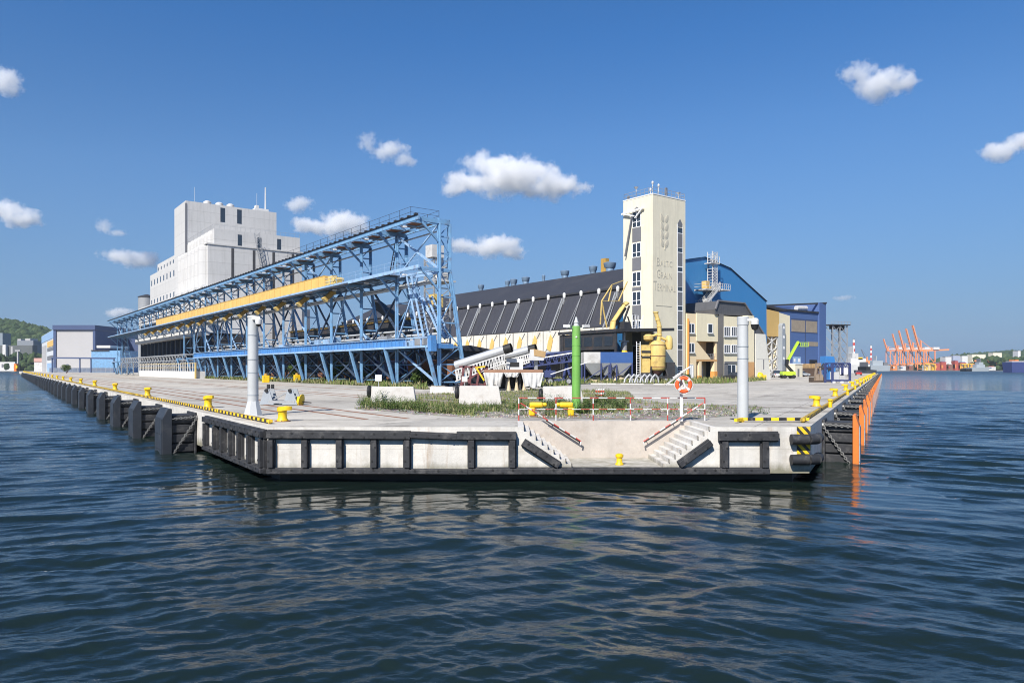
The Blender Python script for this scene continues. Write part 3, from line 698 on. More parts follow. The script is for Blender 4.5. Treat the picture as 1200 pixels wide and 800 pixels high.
# roof walkway
b = MB()
b.box(-2.85, -2.65, -.3, L, ZT + .05, ZT + .5); b.box(-.1, .1, -.1, L, ZT + .3, ZT + .55); b.box(1.3, 1.5, 0, L, ZT + .3, ZT + .55)
for i in range(int(L / 2.5)):
    y = i * 2.5; b.bar((-2.7, y, ZT + .3), (1.3, y, ZT + .42), .12, .16)
    if i % 2 == 0: b.bar((-2.7, y, ZT + .3), (-.1, y + 2.5, ZT + .36), .07)
b.build('roof_beams', M['blue'], g)
b = MB(); b.box(-3.0, -2.75, -.2, L, ZT + .54, ZT + .60)
k = 0.0
while k < L: b.box(-3.06, -2.7, k, k + .38, ZT + .60, ZT + .74); k += 1.55
b.build('roof_edge', M['darksteel'], g)
b = MB(); y = 3
while y < L: b.box(-1.5, 1.1, y, min(L, y + 3.4), ZT + .44, ZT + .47); y += 5
each(b, 'roof_plate', M['rust'], g)
b = MB()
for x in (-2.5, 1.2):
    for z in (ZT + 1.25, ZT + 1.85):
        b.bar((x, 2, z), (x, 42, z), .03)
    y = 2.0
    while y < 42: b.bar((x, y, ZT + .5), (x, y, ZT + 1.85), .035); y += 2.6
b.bar((-2.5, 2, ZT + 1.85), (1.2, 2, ZT + 1.85), .03); b.bar((-2.5, 2, ZT + 1.25), (1.2, 2, ZT + 1.25), .03)
b.build('handrail', M['darksteel'], g)
# middle deck
b = MB(); b.box(-2.85, -2.68, -.3, L, ZM - .02, ZM + .36); b.box(1.35, 1.5, 0, L, ZM, ZM + .34); b.box(-.08, .08, 0, L, ZM + .05, ZM + .3)
y = 0
while y < L: b.bar((-2.7, y, ZM + .16), (1.4, y, ZM + .16), .1, .14); y += 2.5
b.build('middle_beams', M['bluelight'], g)
b = MB(); b.box(-2.6, 1.3, 9, L, ZM + .24, ZM + .28); b.box(-2.9, -2.86, 18, L, ZM - .16, ZM + .10); b.build('middle_plates', M['darksteel'], g)
b = MB()
for z in (ZM + .9, ZM + 1.35): b.bar((-2.7, 0, z), (-2.7, 26, z), .03)
y = 0
while y < 26: b.bar((-2.7, y, ZM + .3), (-2.7, y, ZM + 1.35), .03); y += 2
b.build('handrail', M['bluelight'], g)
# lower girder with stiffeners
b = MB(); b.box(-1.42, -1.36, 5, 104, ZL + .15, ZL + 1.0); y = 5.5
while y < 104: b.box(-1.5, -1.42, y, y + .07, ZL + .16, ZL + .98); y += 1.0
b.build('lower_girder', M['blueplate'], g)
b = MB(); b.box(-1.75, -1.0, -.4, 104, ZL - .12, ZL + .12); b.box(-1.62, -1.1, 5, 104, ZL + 1.003, ZL + 1.09)
b.box(-1.75, -1.0, GYB + 4, L, ZL - .12, ZL + .12)
for y in (0, 1.5, 3.2, 4.9): b.box(-1.5, -1.35, y, y + .14, ZL + .12, ZL + 1.0)
b.box(-1.6, -1.2, 0, 5, ZL + .95, ZL + 1.09)
each(b, 'lower_flange', M['bluelight'], g)
b = MB(); b.box(-1.7, -1.0, -1.1, -.35, ZL - .55, ZL + 1.2); b.box(-1.0, 1.3, -.9, -.5, ZL - .2, ZL + .3); b.build('end_block', M['blueplate'], g)
b = MB()
for x in (0, 2.4): b.box(x - .1, x + .1, .4, 104, ZL - .1, ZL + .25)
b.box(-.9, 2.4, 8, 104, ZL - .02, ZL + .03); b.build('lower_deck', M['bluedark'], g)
# bracing along the gantry
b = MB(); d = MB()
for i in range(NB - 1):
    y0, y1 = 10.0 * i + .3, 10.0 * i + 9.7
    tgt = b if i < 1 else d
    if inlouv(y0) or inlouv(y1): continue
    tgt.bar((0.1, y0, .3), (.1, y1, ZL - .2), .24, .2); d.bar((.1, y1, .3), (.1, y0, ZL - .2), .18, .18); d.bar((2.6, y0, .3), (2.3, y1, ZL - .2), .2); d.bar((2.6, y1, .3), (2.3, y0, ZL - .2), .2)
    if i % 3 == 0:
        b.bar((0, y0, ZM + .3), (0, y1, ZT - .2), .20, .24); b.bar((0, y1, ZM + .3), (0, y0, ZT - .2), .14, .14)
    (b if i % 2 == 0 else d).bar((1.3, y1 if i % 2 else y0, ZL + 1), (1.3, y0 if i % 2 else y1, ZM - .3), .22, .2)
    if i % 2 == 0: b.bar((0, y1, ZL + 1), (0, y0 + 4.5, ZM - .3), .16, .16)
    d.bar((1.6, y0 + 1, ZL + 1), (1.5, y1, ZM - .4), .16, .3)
each(b, 'brace', M['bluelight'], g); each(d, 'dark_brace', M['bluedark'], g)  # dark set has the under-deck shade in its colour
# stair flights in the first bay and inclined ladders
b = MB()
for (xa, ya, za, xb, yb, zb_) in ((.3, 7.4, ZM, .3, 4.4, ZL + 1), (.3, 6.3, ZM, .3, 3.3, ZL + 1), (1.2, 5.2, ZM - 2.5, 1.2, 1.0, ZL + 1), (1.2, 4.2, ZM - 2.5, 1.2, .2, ZL + 1)):
    for o in (-.35, .35): b.bar((xa + o, ya, za), (xb + o, yb, zb_), .09, .26)
    for k in range(16):
        p = Vector((xa, ya, za)).lerp(Vector((xb, yb, zb_)), (k + .5) / 16); b.bar(p + Vector((-.35, 0, 0)), p + Vector((.35, 0, 0)), .24, .04)
b.build('stair_flight', M['bluelight'], g)
b = MB()
for o in (-.3, .3): b.bar((.7, 11.2 + o, ZT), (.7, 13.2 + o, ZM + .3), .09, .09)
for k in range(18): b.bar((.7, 10.9 + 2 * (k + .5) / 18, ZT - 5.6 * (k + .5) / 18), (.7, 11.5 + 2 * (k + .5) / 18, ZT - 5.6 * (k + .5) / 18), .05)
b.build('ladder', M['darksteel'], g)
b = MB()
for i in range(NB):
  if not inlouv(10.0 * i): b.box(-.75, .45, 10 * i - .55, 10 * i + .55, -.1, .22); b.box(3.2, 4.1, 10 * i - .45, 10 * i + .45, -.1, .2)
b.build('footings', M['stone'], g)
# equipment, pipes, lamps and cables hung about the frame
r9 = random.Random(4); b1, b2 = MB(), MB()
for i in range(26):
    y = r9.uniform(2, 102); x = r9.uniform(-.4, 1.6); (b1 if i % 2 else b2).box(x, x + r9.uniform(.5, 1.3), y, y + r9.uniform(.6, 2.6), ZL + .26, ZL + .26 + r9.uniform(.5, 1.9))
each(b1, 'equipment_box', M['steel'], g); each(b2, 'equipment_box', M['bluelight'], g)
b = MB(); [b.tube((x, 2, z), (x, 104, z), r_, 8) for x, z, r_ in ((1.7, 6.2, .16), (2.0, 6.9, .12), (.25, ZM - .9, .12), (.6, ZM - 1.1, .18), (1.1, ZT - .5, .1))]; each(b, 'pipe_run', M['polegrey'], g)
b = MB()
for i in range(11):
    y = 10 * i; n = 8
    for x, z0, dz in ((-.3, ZM - .5, .7), (1.2, 8.6, .5)):
        pts = [(x, y + 10 * k / n, z0 - dz * 4 * (k / n) * (1 - k / n)) for k in range(n + 1)]; b = MB(); b.path(pts, .035, 5); b.build('cable', M['black'], g)
b = MB(); [b.box(-1.9, -1.4, 10 * i + 4.8, 10 * i + 5.2, z - .22, z - .06) for i in range(12) for z in (ZT + .3, ZM)]; each(b, 'lamp', M['frame'], g)
# yellow belt gallery riding on the middle deck
t = thing('belt_gallery', 'long yellow enclosed conveyor gallery lying on the middle deck of the blue gantry', 'conveyor', toworld((-2.2, 26, ZM + .37), GO, BANG), BANG)
b = MB(); b.box(-.5, .9, 0, 113, 0, 1.5); b.build('casing', M['conveyor'], t)
b = MB(); y = 2.2
while y < 113: b.box(-.515, -.503, y, y + .05, .02, 1.43); y += 2.6
b.box(-.53, -.50, 0, 113, 1.44, 1.54); b.build('panel_joints', M['chute'], t)
b = MB(); b.box(-.4, .8, -3.2, -.02, .1, .9); b.box(-.3, .3, -2.4, -.6, .9, 1.3); b.lathe([(.34, -.5), (.34, .9)], (0, -2.9, .7), 12, 'x'); b.build('drive_head', M['plantyellow'], t)
# yellow loading spouts under the middle deck
n = 0
for i in list(range(2, 16)):
    s = 10 * i + 7.5
    t = thing('loading_spout', f'{ORD[n]} tilted yellow loading spout under the middle deck from the near gantry end', 'loading spout', toworld((-1.6, s, ZM - .2), GO, BANG), BANG, 'yellow loading spouts under the gantry'); n += 1; t.scale = (.72,) * 3
    b = MB(); b.bar((.9, 0, -.1), (-.6, .0, -1.5), 1.1, .85); b.build('casing', M['chute'], t)
    b = MB(); b.bar((-.55, 0, -1.45), (-.8, 0, -1.7), 1.25, 1.0); b.box(.4, 1.5, -.5, .5, -.5, .1); b.build('flange', M['plantyellow'], t)

# ------------------------------------------------------------------ clutter behind the gantry
def boxthing(name, label, cat, o, ang, dims, m, parts=(), group=None):
    t = thing(name, label, cat, o, ang, group); b = MB(); b.box(*dims); b.build('body', m, t)
    for nm, mm, boxes in parts:
        b = MB(); [b.box(*x) for x in boxes]; b.build(nm, mm, t)
    return t
# dark inclined and level conveyor bridges seen through the frame
t = thing('conveyor_bridge', 'dark level conveyor bridge behind the gantry between silo and grey tower', 'conveyor', toworld((7, 20, 0), GO, BANG), BANG)
b = MB(); b.box(0, 3, 0, 46, 7.6, 9.0); b.build('casing', M['darksteel'], t)
b = MB(); b.box(-.2, 3.2, 0, 46, 9.003, 9.3); b.box(-.25, -.05, 0, 46, 7.2, 7.5); b.build('walkway', M['chute'], t)
b = MB()
for y in (1, 12, 23, 34, 45): b.bar((.3, y, 0), (.3, y, 7.6), .3); b.bar((2.7, y, 0), (2.7, y, 7.6), .3); b.bar((.3, y, 1), (2.7, y, 7), .15)
b.build('trestle', M['bluedark'], t)
t = thing('grain_chute', 'dark inclined grain chute sloping down behind the first gantry bays', 'chute', toworld((4, 8, 0), GO, BANG), BANG)
b = MB(); b.bar((0, 16, 11.5), (1, 0, 4.2), 1.0, 1.1); b.build('casing', M['darksteel'], t)
b = MB(); b.bar((0, 16, 0), (0, 16, 11), .3); b.bar((1, 0, 0), (1, 0, 4), .5); b.bar((.5, 8, 0), (.5, 8, 7.4), .25); each(b, 'support', M['bluedark'], t)
t = thing('transfer_tower', 'slim grey and yellow machinery tower standing behind the gantry near its end', 'machinery tower', toworld((9, 16, 0), GO, BANG), BANG)
b = MB()
for x in (0, 2.6):
    for y in (0, 2.6): b.bar((x, y, 0), (x, y, 17.5), .2)
for k in range(9):
    z = 1.9 * k
    b.bar((0, 0, z), (2.6, 0, z + 1.9), .12); b.bar((0, 2.6, z + 1.9), (0, 0, z), .12); b.bar((0, 0, z + 1.9), (2.6, 0, z + 1.9), .14); b.bar((0, 0, z + 1.9), (0, 2.6, z + 1.9), .14)
b.build('lattice', M['steel'], t)
b = MB(); b.box(-.6, 3.2, -.6, 3.2, 14.2, 14.4); b.box(-.5, 1.4, -.3, 1.5, 17.5, 19.2); b.box(1.0, 2.4, .2, 2, 14.4, 16.4); b.lathe([(.5, 16.6), (.5, 18)], (2.4, 2.4, 0), 10); b.build('head_machinery', M['tarp'], t)
b = MB(); b.box(-.3, 1.2, -.4, 1, 10.6, 12.4); b.tube((.2, -.3, 5), (.2, -.3, 11), .3, 8); b.build('yellow_casing', M['plantyellow'], t)
# low dark store added to darken the view behind the lower level
t = thing('darkening_shed', 'long low dark shed added behind the lower level of the gantry to darken it', 'shed', toworld((9, 9, 0), GO, BANG), BANG)
b = MB(); b.box(0, 10, 6, 90, 0, 4.6); b.build('wall', M['darksteel'], t)
b = MB(); b.xz([(-.6, 4.6), (10.6, 4.6), (5, 5.4)], 5.5, 90.5); b.build('roof', M['roofdark'], t)
b = MB(); y = 9
while y < 86: b.box(-.04, -.003, y, y + 3.2, .1, 3.6); y += 9
b.build('door', M['rust'], t)
for i, (s, x, m_, lb) in enumerate(((4, 4.2, M['rust'], 'rusty open wagon behind the near legs of the gantry'), (17, 4.2, M['violet'], 'dark blue open wagon behind the second bay of the gantry'), (30, 4.4, M['steel'], 'grey open wagon behind the third bay of the gantry'))):
    t = thing('open_wagon', lb, 'wagon', toworld((x, s, 0), GO, BANG), BANG, 'wagons behind the gantry')
    b = MB(); b.yz([(0, 1.3), (10.6, 1.3), (10.9, 3.2), (-.3, 3.2)], 0, 2.8); b.build('body', m_, t)
    r_ = MB(); [r_.box(-.06, -.003, y, y + .15, 1.3, 3.2) for y in (1, 3, 5, 7, 9)]; r_.build('rib', M['darksteel'], t)
    for y in (1.4, 3.2, 7.4, 9.2):
        wb = MB(); wb.lathe([(.48, .2), (.48, .34), (.1, .36)], (0, y, .5), 14, 'x'); wb.lathe([(.48, 2.4), (.48, 2.54)], (0, y, .5), 14, 'x'); wb.box(.2, 2.5, y - .1, y + .1, .4, .6); wb.build('wheel', M['darksteel'], t)
    b = MB(); b.box(.1, 2.7, .3, 10.3, .95, 1.297); b.build('underframe', M['darksteel'], t)

# ------------------------------------------------------------------ white grain elevator
p = P(243.75, 286, 205); SO = (p[0], p[1], DZ)
t = thing('grain_silo', 'tall stepped white concrete grain elevator behind the blue gantry', 'silo building', SO, BANG)
W_, ZB1 = onfront(353.75, 296, SO, BANG, 0); ZB1 = p[2] - DZ
YB, _ = onside(212.5, 304, SO, BANG, 0)
x1, z1 = onfront(251, 267.5, SO, BANG, 1.4)
xt, zt_ = onfront(217.5, 235, SO, BANG, YB)
xr, _ = onfront(324, 247.5, SO, BANG, YB)
yl, _ = onside(205, 236, SO, BANG, xt)
yo, zo = onside(176, 325, SO, BANG, xt + .3)
zo = onside(204.5, 297.5, SO, BANG, xt + .3)[1]
b = MB(); b.box(0, W_, 0, YB, 0, ZB1)
nb = 7
for i in range(nb):                                              # round bins bulging from the long side
    yy = 1.6 + (YB - 3) * (i + .5) / nb; r_ = (YB - 3) / nb / 2 * .98
    b.lathe([(r_, 3), (r_, ZB1 - .6), (r_ * .9, ZB1 - .1)], (.2, yy, 0), 20)
b.box(W_ - .003, W_ + 4.2, 4, YB, 0, 21)
b.build('bin_block', M['whitewall'], t)
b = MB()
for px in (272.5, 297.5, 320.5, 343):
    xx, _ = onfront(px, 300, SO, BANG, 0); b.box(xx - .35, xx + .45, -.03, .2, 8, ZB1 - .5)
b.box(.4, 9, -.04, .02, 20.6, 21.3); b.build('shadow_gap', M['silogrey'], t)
b = MB(); b.box(-.25, W_ + .25, -.25, 3, ZB1 + .003, ZB1 + .4); b.box(-.25, .9, -.2, YB, ZB1 + .003, ZB1 + .35); b.build('cornice', M['whitewall'], t)
b = MB(); b.box(x1, W_ - .1, 1.4, YB - .5, ZB1 + .4, z1)
for i in range(nb):
    yy = 2.6 + (YB - 4) * (i + .5) / nb; b.lathe([(1.1, ZB1 + .4), (1.1, z1 - 1.3), (.8, z1 - .4)], (x1 + .1, yy, 0), 14)
b.build('head_house', M['whitewall'], t)
b = MB(); b.box(xt, xr, YB + .01, YB + 16, 0, zt_); b.box(xt + .4, xt + 5, YB, yl, 0, zt_ - .5)
b.lathe([(2.6, 0), (2.6, zt_ - .9), (1.9, zt_ - .05)], (xt + 2.6, yl - 2.2, 0), 24); b.build('tower_block', M['whitewall'], t, smooth=False)
b = MB(); b.box(xt - .12, xt + .35, YB - .12, YB + .3, ZB1 - 2, zt_ - .8); b.build('downpipe', M['panel'], t)
b = MB()
for px, py in ((261, 252), (280.5, 254)):
    xx, zz = onfront(px, py, SO, BANG, YB + .01); b.box(xx - .75, xx + .75, YB - .03, YB + .2, zz - 2.4, zz + 2.4)
for px, py in ((281, 280.5), (304, 284), (327, 285.5)):
    xx, zz = onfront(px, py, SO, BANG, 1.4); b.box(xx - .6, xx + .6, 1.36, 1.6, zz - 1.9, zz + 1.4)
each(b, 'window', M['glass'], t)
b = MB()
for px in (243, 257, 270):
    xx, _ = onfront(px, 236, SO, BANG, YB + 6); b.lathe([(.7, zt_ - .01), (.7, zt_ + .9), (1.3, zt_ + 1.0), (1.3, zt_ + 1.7), (.6, zt_ + 2.2)], (xx, YB + 6, 0), 14)
b.build('roof_ventilator', M['tarp'], t, smooth=True)
b = MB(); xx, _ = onfront(311, 240, SO, BANG, YB + 5); b.tube((xx, YB + 5, zt_), (xx, YB + 5, zt_ + 9.5), .3, 8, .2); b.box(xx - 4, xx + .8, YB + 4, YB + 7, zt_, zt_ + 1.6); b.box(xx - 3.6, xx - 2.6, YB + 4, YB + 6, zt_ + 1.603, zt_ + 2.6)
b.tube((xx - 3, YB + 5, zt_), (xx - 3, YB + 5, zt_ + 7), .05, 6); xx2, _ = onfront(228, 240, SO, BANG, YB + 5); b.tube((xx2, YB + 5, zt_), (xx2, YB + 5, zt_ + 6), .04, 6)
b.build('mast', M['white'], t)
b = MB(); px0 = onfront(300, 300, SO, BANG, -.2)[0]; px1 = onfront(313, 300, SO, BANG, -.2)[0]
z0_, z1_ = 25.0, z1 - .5; n = 14; xm = (px0 + px1) / 2
for k in range(n):
    za, zb2 = z0_ + (z1_ - z0_) * k / n, z0_ + (z1_ - z0_) * (k + 1) / n; xc = px1 + (px0 - px1) * k / n; xd = px1 + (px0 - px1) * (k + 1) / n
    b.bar((xc - .7, -.6, za), (xd - .7, -.6, zb2), .12); b.bar((xc + .7, -.6, za), (xd + .7, -.6, zb2), .12); b.bar((xc - .7, -.6, za), (xd + .7, -.6, zb2), .09); b.bar((xc - .7, -.1, za), (xc - .7, -1, za), .08); b.bar((xc + .7, -.6, za), (xd - .7, -.6, zb2), .06)
    b.bar((xc - .7, -1.1, za + .3), (xd - .7, -1.1, zb2 + .3), .07); b.bar((xc + .7, -1.1, za + .3), (xd + .7, -1.1, zb2 + .3), .07)
b.build('outside_stair', M['steel'], t)
b = MB(); xs = x1
y = 1.6
while y < YB: b.bar((x1 - .3, y, z1), (x1 - .3, y, z1 + 1.1), .05); y += 1.3
b.bar((x1 - .3, 1.4, z1 + 1.1), (x1 - .3, YB, z1 + 1.1), .05); b.bar((x1, 1.5, z1 + 1.1), (W_, 1.5, z1 + 1.1), .05)
x = x1
while x < W_: b.bar((x, 1.5, z1), (x, 1.5, z1 + 1.1), .05); x += 1.5
b.build('handrail', M['steel'], t)
# lower wing with rows of small windows
b = MB(); b.box(xt + .3, xt + 14, yl + .01, yo, 0, zo - 3.2); b.box(xt + 1.2, xt + 13, yl + .01, yo - 9, zo - 3.2, zo + .2); b.build('wing', M['whitewall'], t)
b = MB()
for zz in (zo - 6.5, zo - 14.0, zo - 21.5):
    for i in range(8):
        yy = yl + 3 + (yo - yl - 6) * i / 7; b.box(xt + .26, xt + .6, yy - .75, yy + .75, zz - 1.0, zz + 1.0)
for i in range(7):
    yy = yl + 3 + (yo - yl - 14) * i / 6; b.box(xt + 1.16, xt + 1.5, yy - .6, yy + .6, zo - 2.4, zo - 1.2)
each(b, 'window', M['glass'], t)
b = MB(); b.lathe([(.8, zo + .2), (.8, zo + 1.6), (1.3, zo + 1.7), (1.2, zo + 2.4)], (xt + 4, yl + 3, 0), 12); b.build('roof_ventilator', M['darksteel'], t)
# grey steel silo beyond the wing
p = P(172, 349, 330); t = thing('steel_silo', 'round grey corrugated steel silo at the far end of the white elevator', 'silo', (p[0], p[1], DZ))
b = MB(); b.lathe([(3.6, 0), (3.6, p[2] - DZ)], n=28); b.build('wall', ribbed('grey_corrugated', (.27, .28, .29), .9, 2, .12, rough=.5, var=.12, scale=.3), t, smooth=True)
b = MB(); b.lathe([(3.75, p[2] - DZ + .003), (3.75, p[2] - DZ + .5), (.5, p[2] - DZ + 1.6)], n=28); b.build('roof', M['darksteel'], t)

# white louvred gallery building at the foot of the elevator
LO = toworld((5.5, 0, 0), GO, BANG)
ya, za = onside(246, 338, LO, BANG, 0); yb, zb2 = onside(165, 352, LO, BANG, 0); ym, _ = onside(206, 350, LO, BANG, 0)
ztop = onside(206, 348, LO, BANG, 0)[1]; zlow = onside(206, 374, LO, BANG, 0)[1]
zbal = onside(231, 391, LO, BANG, -1.6)[1]
t = thing('louvred_building', 'white louvred building with zigzag slats at the foot of the elevator behind the gantry', 'building', LO, BANG)
b = MB(); b.box(0, 9, ya, yb, zbal, ztop); b.build('upper_wall', M['white'], t)
b = MB(); b.box(.6, 9, ya, yb, 0, zbal - .5); b.build('lower_wall', M['darksteel'], t)
b = MB()
for k in range(6):
    z = zlow + (ztop - zlow) * (k + .3) / 6
    b.yz([(ym, z), (yb, z), (yb, z + .75), (ym, z + .75)], -.85, -.02)
    m_ = 10; pts = [(ya + (ym - 1 - ya) * i / m_, z + (.9 if i % 2 else 0)) for i in range(m_ + 1)]
    for (p0, p1) in zip(pts[:-1], pts[1:]): b.bar((-.5, p0[0], p0[1]), (-.5, p1[0], p1[1]), .9, .55)
b.build('louvre', M['tarp'], t)
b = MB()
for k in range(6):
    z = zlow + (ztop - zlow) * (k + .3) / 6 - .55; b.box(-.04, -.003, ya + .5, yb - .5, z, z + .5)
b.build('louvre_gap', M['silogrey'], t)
b = MB(); b.box(-.05, -.004, ya + 1, yb - 1, zbal + .4, zlow - 1.2); b.build('grey_wall_band', M['polegrey'], t)
b = MB(); b.box(-1.8, .0, ya, yb, zbal - .5, zbal + 1.4); b.build('balcony', M['white'], t)
b = MB()
n = 16
for i in range(n):
    yy = ya + 1 + (yb - ya - 2) * i / (n - 1); b.box(-.2, .58, yy - .25, yy + .25, 0, zbal - .5); b.box(.55, .59, yy + 1.2, yy + 3.2, 4, 7)
b.build('lower_pillar', M['bluedark'], t)
t = thing('conveyor_truss', 'grey lattice conveyor running in front of the dark ground floor of the louvred building', 'conveyor', toworld((-6.2, 0, 0), LO, BANG), BANG)
b = MB(); n = 26
for z in (4.2, 5.6): b.bar((0, ya - 4, z), (0, yb, z), .22); b.bar((1.5, ya - 4, z), (1.5, yb, z), .22)
for i in range(n):
    a_ = ya - 4 + (yb - ya + 4) * i / n; c_ = ya - 4 + (yb - ya + 4) * (i + 1) / n
    b.bar((0, a_, 4.2), (0, (a_ + c_) / 2, 5.6), .14); b.bar((0, (a_ + c_) / 2, 5.6), (0, c_, 4.2), .14); b.bar((0, a_, 4.2), (-1.4, a_, 2.4), .16)
    b.bar((0, a_, 4.2), (1.5, a_, 4.2), .14)
b.build('lattice', M['steel'], t)
b = MB(); [b.bar((.2, ya + (yb - ya) * i / 8, 0), (.2, ya + (yb - ya) * i / 8, 4.2), .3) for i in range(9)]; each(b, 'leg', M['steel'], t)
# low white wall with yellow and white railing in front of it
WO = toworld((-3.4, 0, 0), GO, BANG)
y0w, _ = onside(228, 436, WO, BANG, 0); y1w, _ = onside(163, 436, WO, BANG, 0)
t = thing('ramp_wall', 'low white ramp wall with yellow railing between gantry and left quay', 'wall', WO, BANG)
b = MB(); b.box(0, 2.2, y0w, y1w, 0, 1.55); b.build('wall', M['white'], t)
b = MB(); y = y0w
while y <= y1w: b.bar((.1, y, 1.55), (.1, y, 3.5), .14); y += 2.2
b.build('post', M['white'], t)
b = MB(); b.bar((.1, y0w, 3.3), (.1, y1w, 3.3), .1); b.bar((.1, y0w, 2.4), (.1, y1w, 2.4), .08); b.bar((.1, y0w - .3, 0), (.1, y0w - .3, 3.4), .3); b.build('rail', M['plantyellow'], t)

# ------------------------------------------------------------------ grain store (long dark roofed warehouse) with its blue gable
BO = (40.5, 150.0, DZ)
t = thing('grain_store', 'long grain warehouse with dark angled roof, white side wall and bright blue gable', 'warehouse', BO, BANG)
LW = 132.0
prof = [(-26.4, 0), (-26.2, 10.0), (-22.8, 17.6), (-8.9, 24.1), (0, 25.7), (8.9, 24.1), (22.8, 17.6), (22.9, 10), (23.0, 0)]
def sheet(b, i, j, y0, y1, lift=0.0, thick=.0):
    (xa, za_), (xb, zb3) = prof[i], prof[j]
    nx, nz = -(zb3 - za_), (xb - xa); l = math.hypot(nx, nz); nx, nz = nx / l * lift, nz / l * lift
    b.face([(xa + nx, y0, za_ + nz), (xb + nx, y0, zb3 + nz), (xb + nx, y1, zb3 + nz), (xa + nx, y1, za_ + nz)])
b = MB()
for i in (2, 3, 4, 5): sheet(b, i, i + 1, -.35, LW)
b.build('roof', M['roofdark'], t)
b = MB(); sheet(b, 1, 2, 0, LW); sheet(b, 6, 7, 0, LW); b.build('sloped_wall', M['roofdark2'], t)
b = MB(); b.face([(x, 0, z) for x, z in prof]); b.build('gable', M['gableblue'], t)
b = MB(); b.face([(x, LW, z) for x, z in prof]); b.face([(22.95, 0, 0), (22.95, LW, 0), (22.85, LW, 10), (22.85, 0, 10)]); b.build('far_wall', M['roofdark'], t)
b = MB(); b.box(-26.9, -26.3, 0, LW, 5.5, 10.0); b.build('side_wall', ribbed('cream_side_sheet', (.64, .61, .53), .9, 1, .05, rough=.75, var=.12, scale=.4, streak=.4, stain=(.40, .30, .16), stain_amt=.4, stain_scale=.5), t)
b = MB(); b.box(-26.6, -26.25, 0, LW, 0, 5.5); b.build('canopy_shade', M['black'], t)  # black sheet paints the shade of the open space under the canopy
b = MB(); b.bar((-22.95, 0, 17.75), (-22.95, LW, 17.75), .5, .35); b.bar((-26.55, 0, 10.1), (-26.55, LW, 10.1), .4, .3); b.build('gutter', M['darksteel'], t)
b = MB(); b.yz([(0, 5.2), (LW, 5.2), (LW, 5.5), (0, 5.5)], -30.5, -26.9); b.build('canopy', mat('canopy_grey_blue', (.22, .26, .34), .5, .1, .4, streak=.2), t)
npost = 25
for i in range(npost):
    y = 2.4 + 5.2 * i
    b = MB(); b.lathe([(.28, 0), (.34, .35), (.34, .9), (.16, 1.15)], (-23.3, y, 17.0), 10); b.build('vent_cap', M['white'], t, smooth=True)
    b = MB(); b.bar((-23.3, y, 17.0), (-26.75, y - .1, 9.6), .13); b.bar((-23.3, y, 17.0), (-26.75, y + 1.0, 9.6), .11)
    if i % 3 == 0: b.bar((-23.4, y, 17.2), (-23.4 - .2, y, 12.5), .35); b.bar((-26.9, y + .4, 9.8), (-23.5, y + .4, 16.9), .28)
    b.build('stay', M['steel'], t)
    b = MB(); b.bar((-26.98, y - 1.6, 9.8), (-26.98, y + 1.9, 5.6), .09, .1); b.bar((-26.98, y + 2.6, 5.6), (-26.98, y + 2.6, 10), .09, .1); b.build('wall_strut', M['panel'], t)
    b = MB(); b.yz([(y + .2, 5.7), (y + 1.3, 6.2), (y + 1.0, 7.6), (y + .2, 9.2), (y - .6, 8.2), (y - .2, 6.8)], -27.06, -26.93); b.build('spill_chute', M['conveyor'], t)
for (px, py, big) in ((563.7, 338, 1), (594.7, 333, .8), (602, 332, 1.1), (616, 330, 1.2), (637, 326, .5), (662, 322, 1.2), (695, 317, 1.1), (714.5, 315, 1.6)):
    y, _ = onside(px, py, BO, BANG, 0); b = MB()
    b.lathe([(.7 * big, 25.5), (.7 * big, 26.3), (.85 * big, 26.5), (1.0 * big, 27.0 + .4 * big), (.7 * big, 27.2 + .4 * big)], (0, y, 0), 14); b.build('roof_ventilator', mat('vent_grey_blue', (.20, .29, .40), .5, .2, 1, metal=.3), t, smooth=True)
y, _ = onside(711, 316, BO, BANG, 0); b = MB(); b.box(-1.2, 0, y - .8, y + .8, 25.3, 28.8); b.build('yellow_roof_box', M['chute'], t)
# white boxes at the far end of the side wall
t = thing('hoist_house', 'white sided hoist house with grey boarded front projecting from the grain store', 'hoist house', toworld((-27.2, 66, 0), BO, BANG), BANG)
b = MB(); b.box(-6, 0, 0, .3, 4, 11); b.box(-6, 0, 9, 9.3, 4, 11); b.box(-.3, 0, .3, 9, 4, 11); b.xz([(-6, 11.003), (0, 11.003), (0, 11.3), (-6, 11.3)], 0, 9.3); b.build('wall', M['white'], t)
b = MB(); b.box(-5.6, -5.3, .3, 9, 4, 9.6); b.box(-6, -5.3, 1, 2.0, 0, 4); b.build('boarded_front', M['timber'], t)
b = MB(); b.box(-5.9, -5.2, .3, 9, 9.8, 11); b.build('opening', M['black'], t)

# ------------------------------------------------------------------ the tower
TO = (24.76, 125.0, DZ)
TW, TD, TH = 8.85, 7.1, 32.8
t = thing('office_tower', 'tall cream rendered tower with wheat ear relief and grain terminal lettering', 'tower', TO, BANG)
b = MB(); b.box(0, TW, 0, TD, 0, TH); b.build('wall', M['cream'], t)
b = MB(); b.box(-.06, TW + .06, -.06, TD + .06, TH + .003, TH + .18); b.build('coping', M['frame'], t)
fr_, gl, pn = MB(), MB(), MB()
ys0, _ = onside(751.2, 290, TO, BANG, 0); ys1, _ = onside(741, 290, TO, BANG, 0)
zpx = lambda py: onside(746, py, TO, BANG, 0)[1]
pn.yz([(ys0, zpx(246.5)), (ys1, zpx(246.5)), ((ys0 + ys1) / 2, zpx(242.3))], -.03, .05)
segs = [(247.5, 266.5, 'w'), (267, 283.5, 'p'), (284.5, 301.5, 'w'), (302, 317, 'p'), (318.5, 335.5, 'w'), (336.5, 340.5, 'p'), (341.5, 357.5, 'w'), (358, 374.5, 'p'), (375.5, 388, 'w'), (389, 404, 'p'), (405, 440, 'w')]
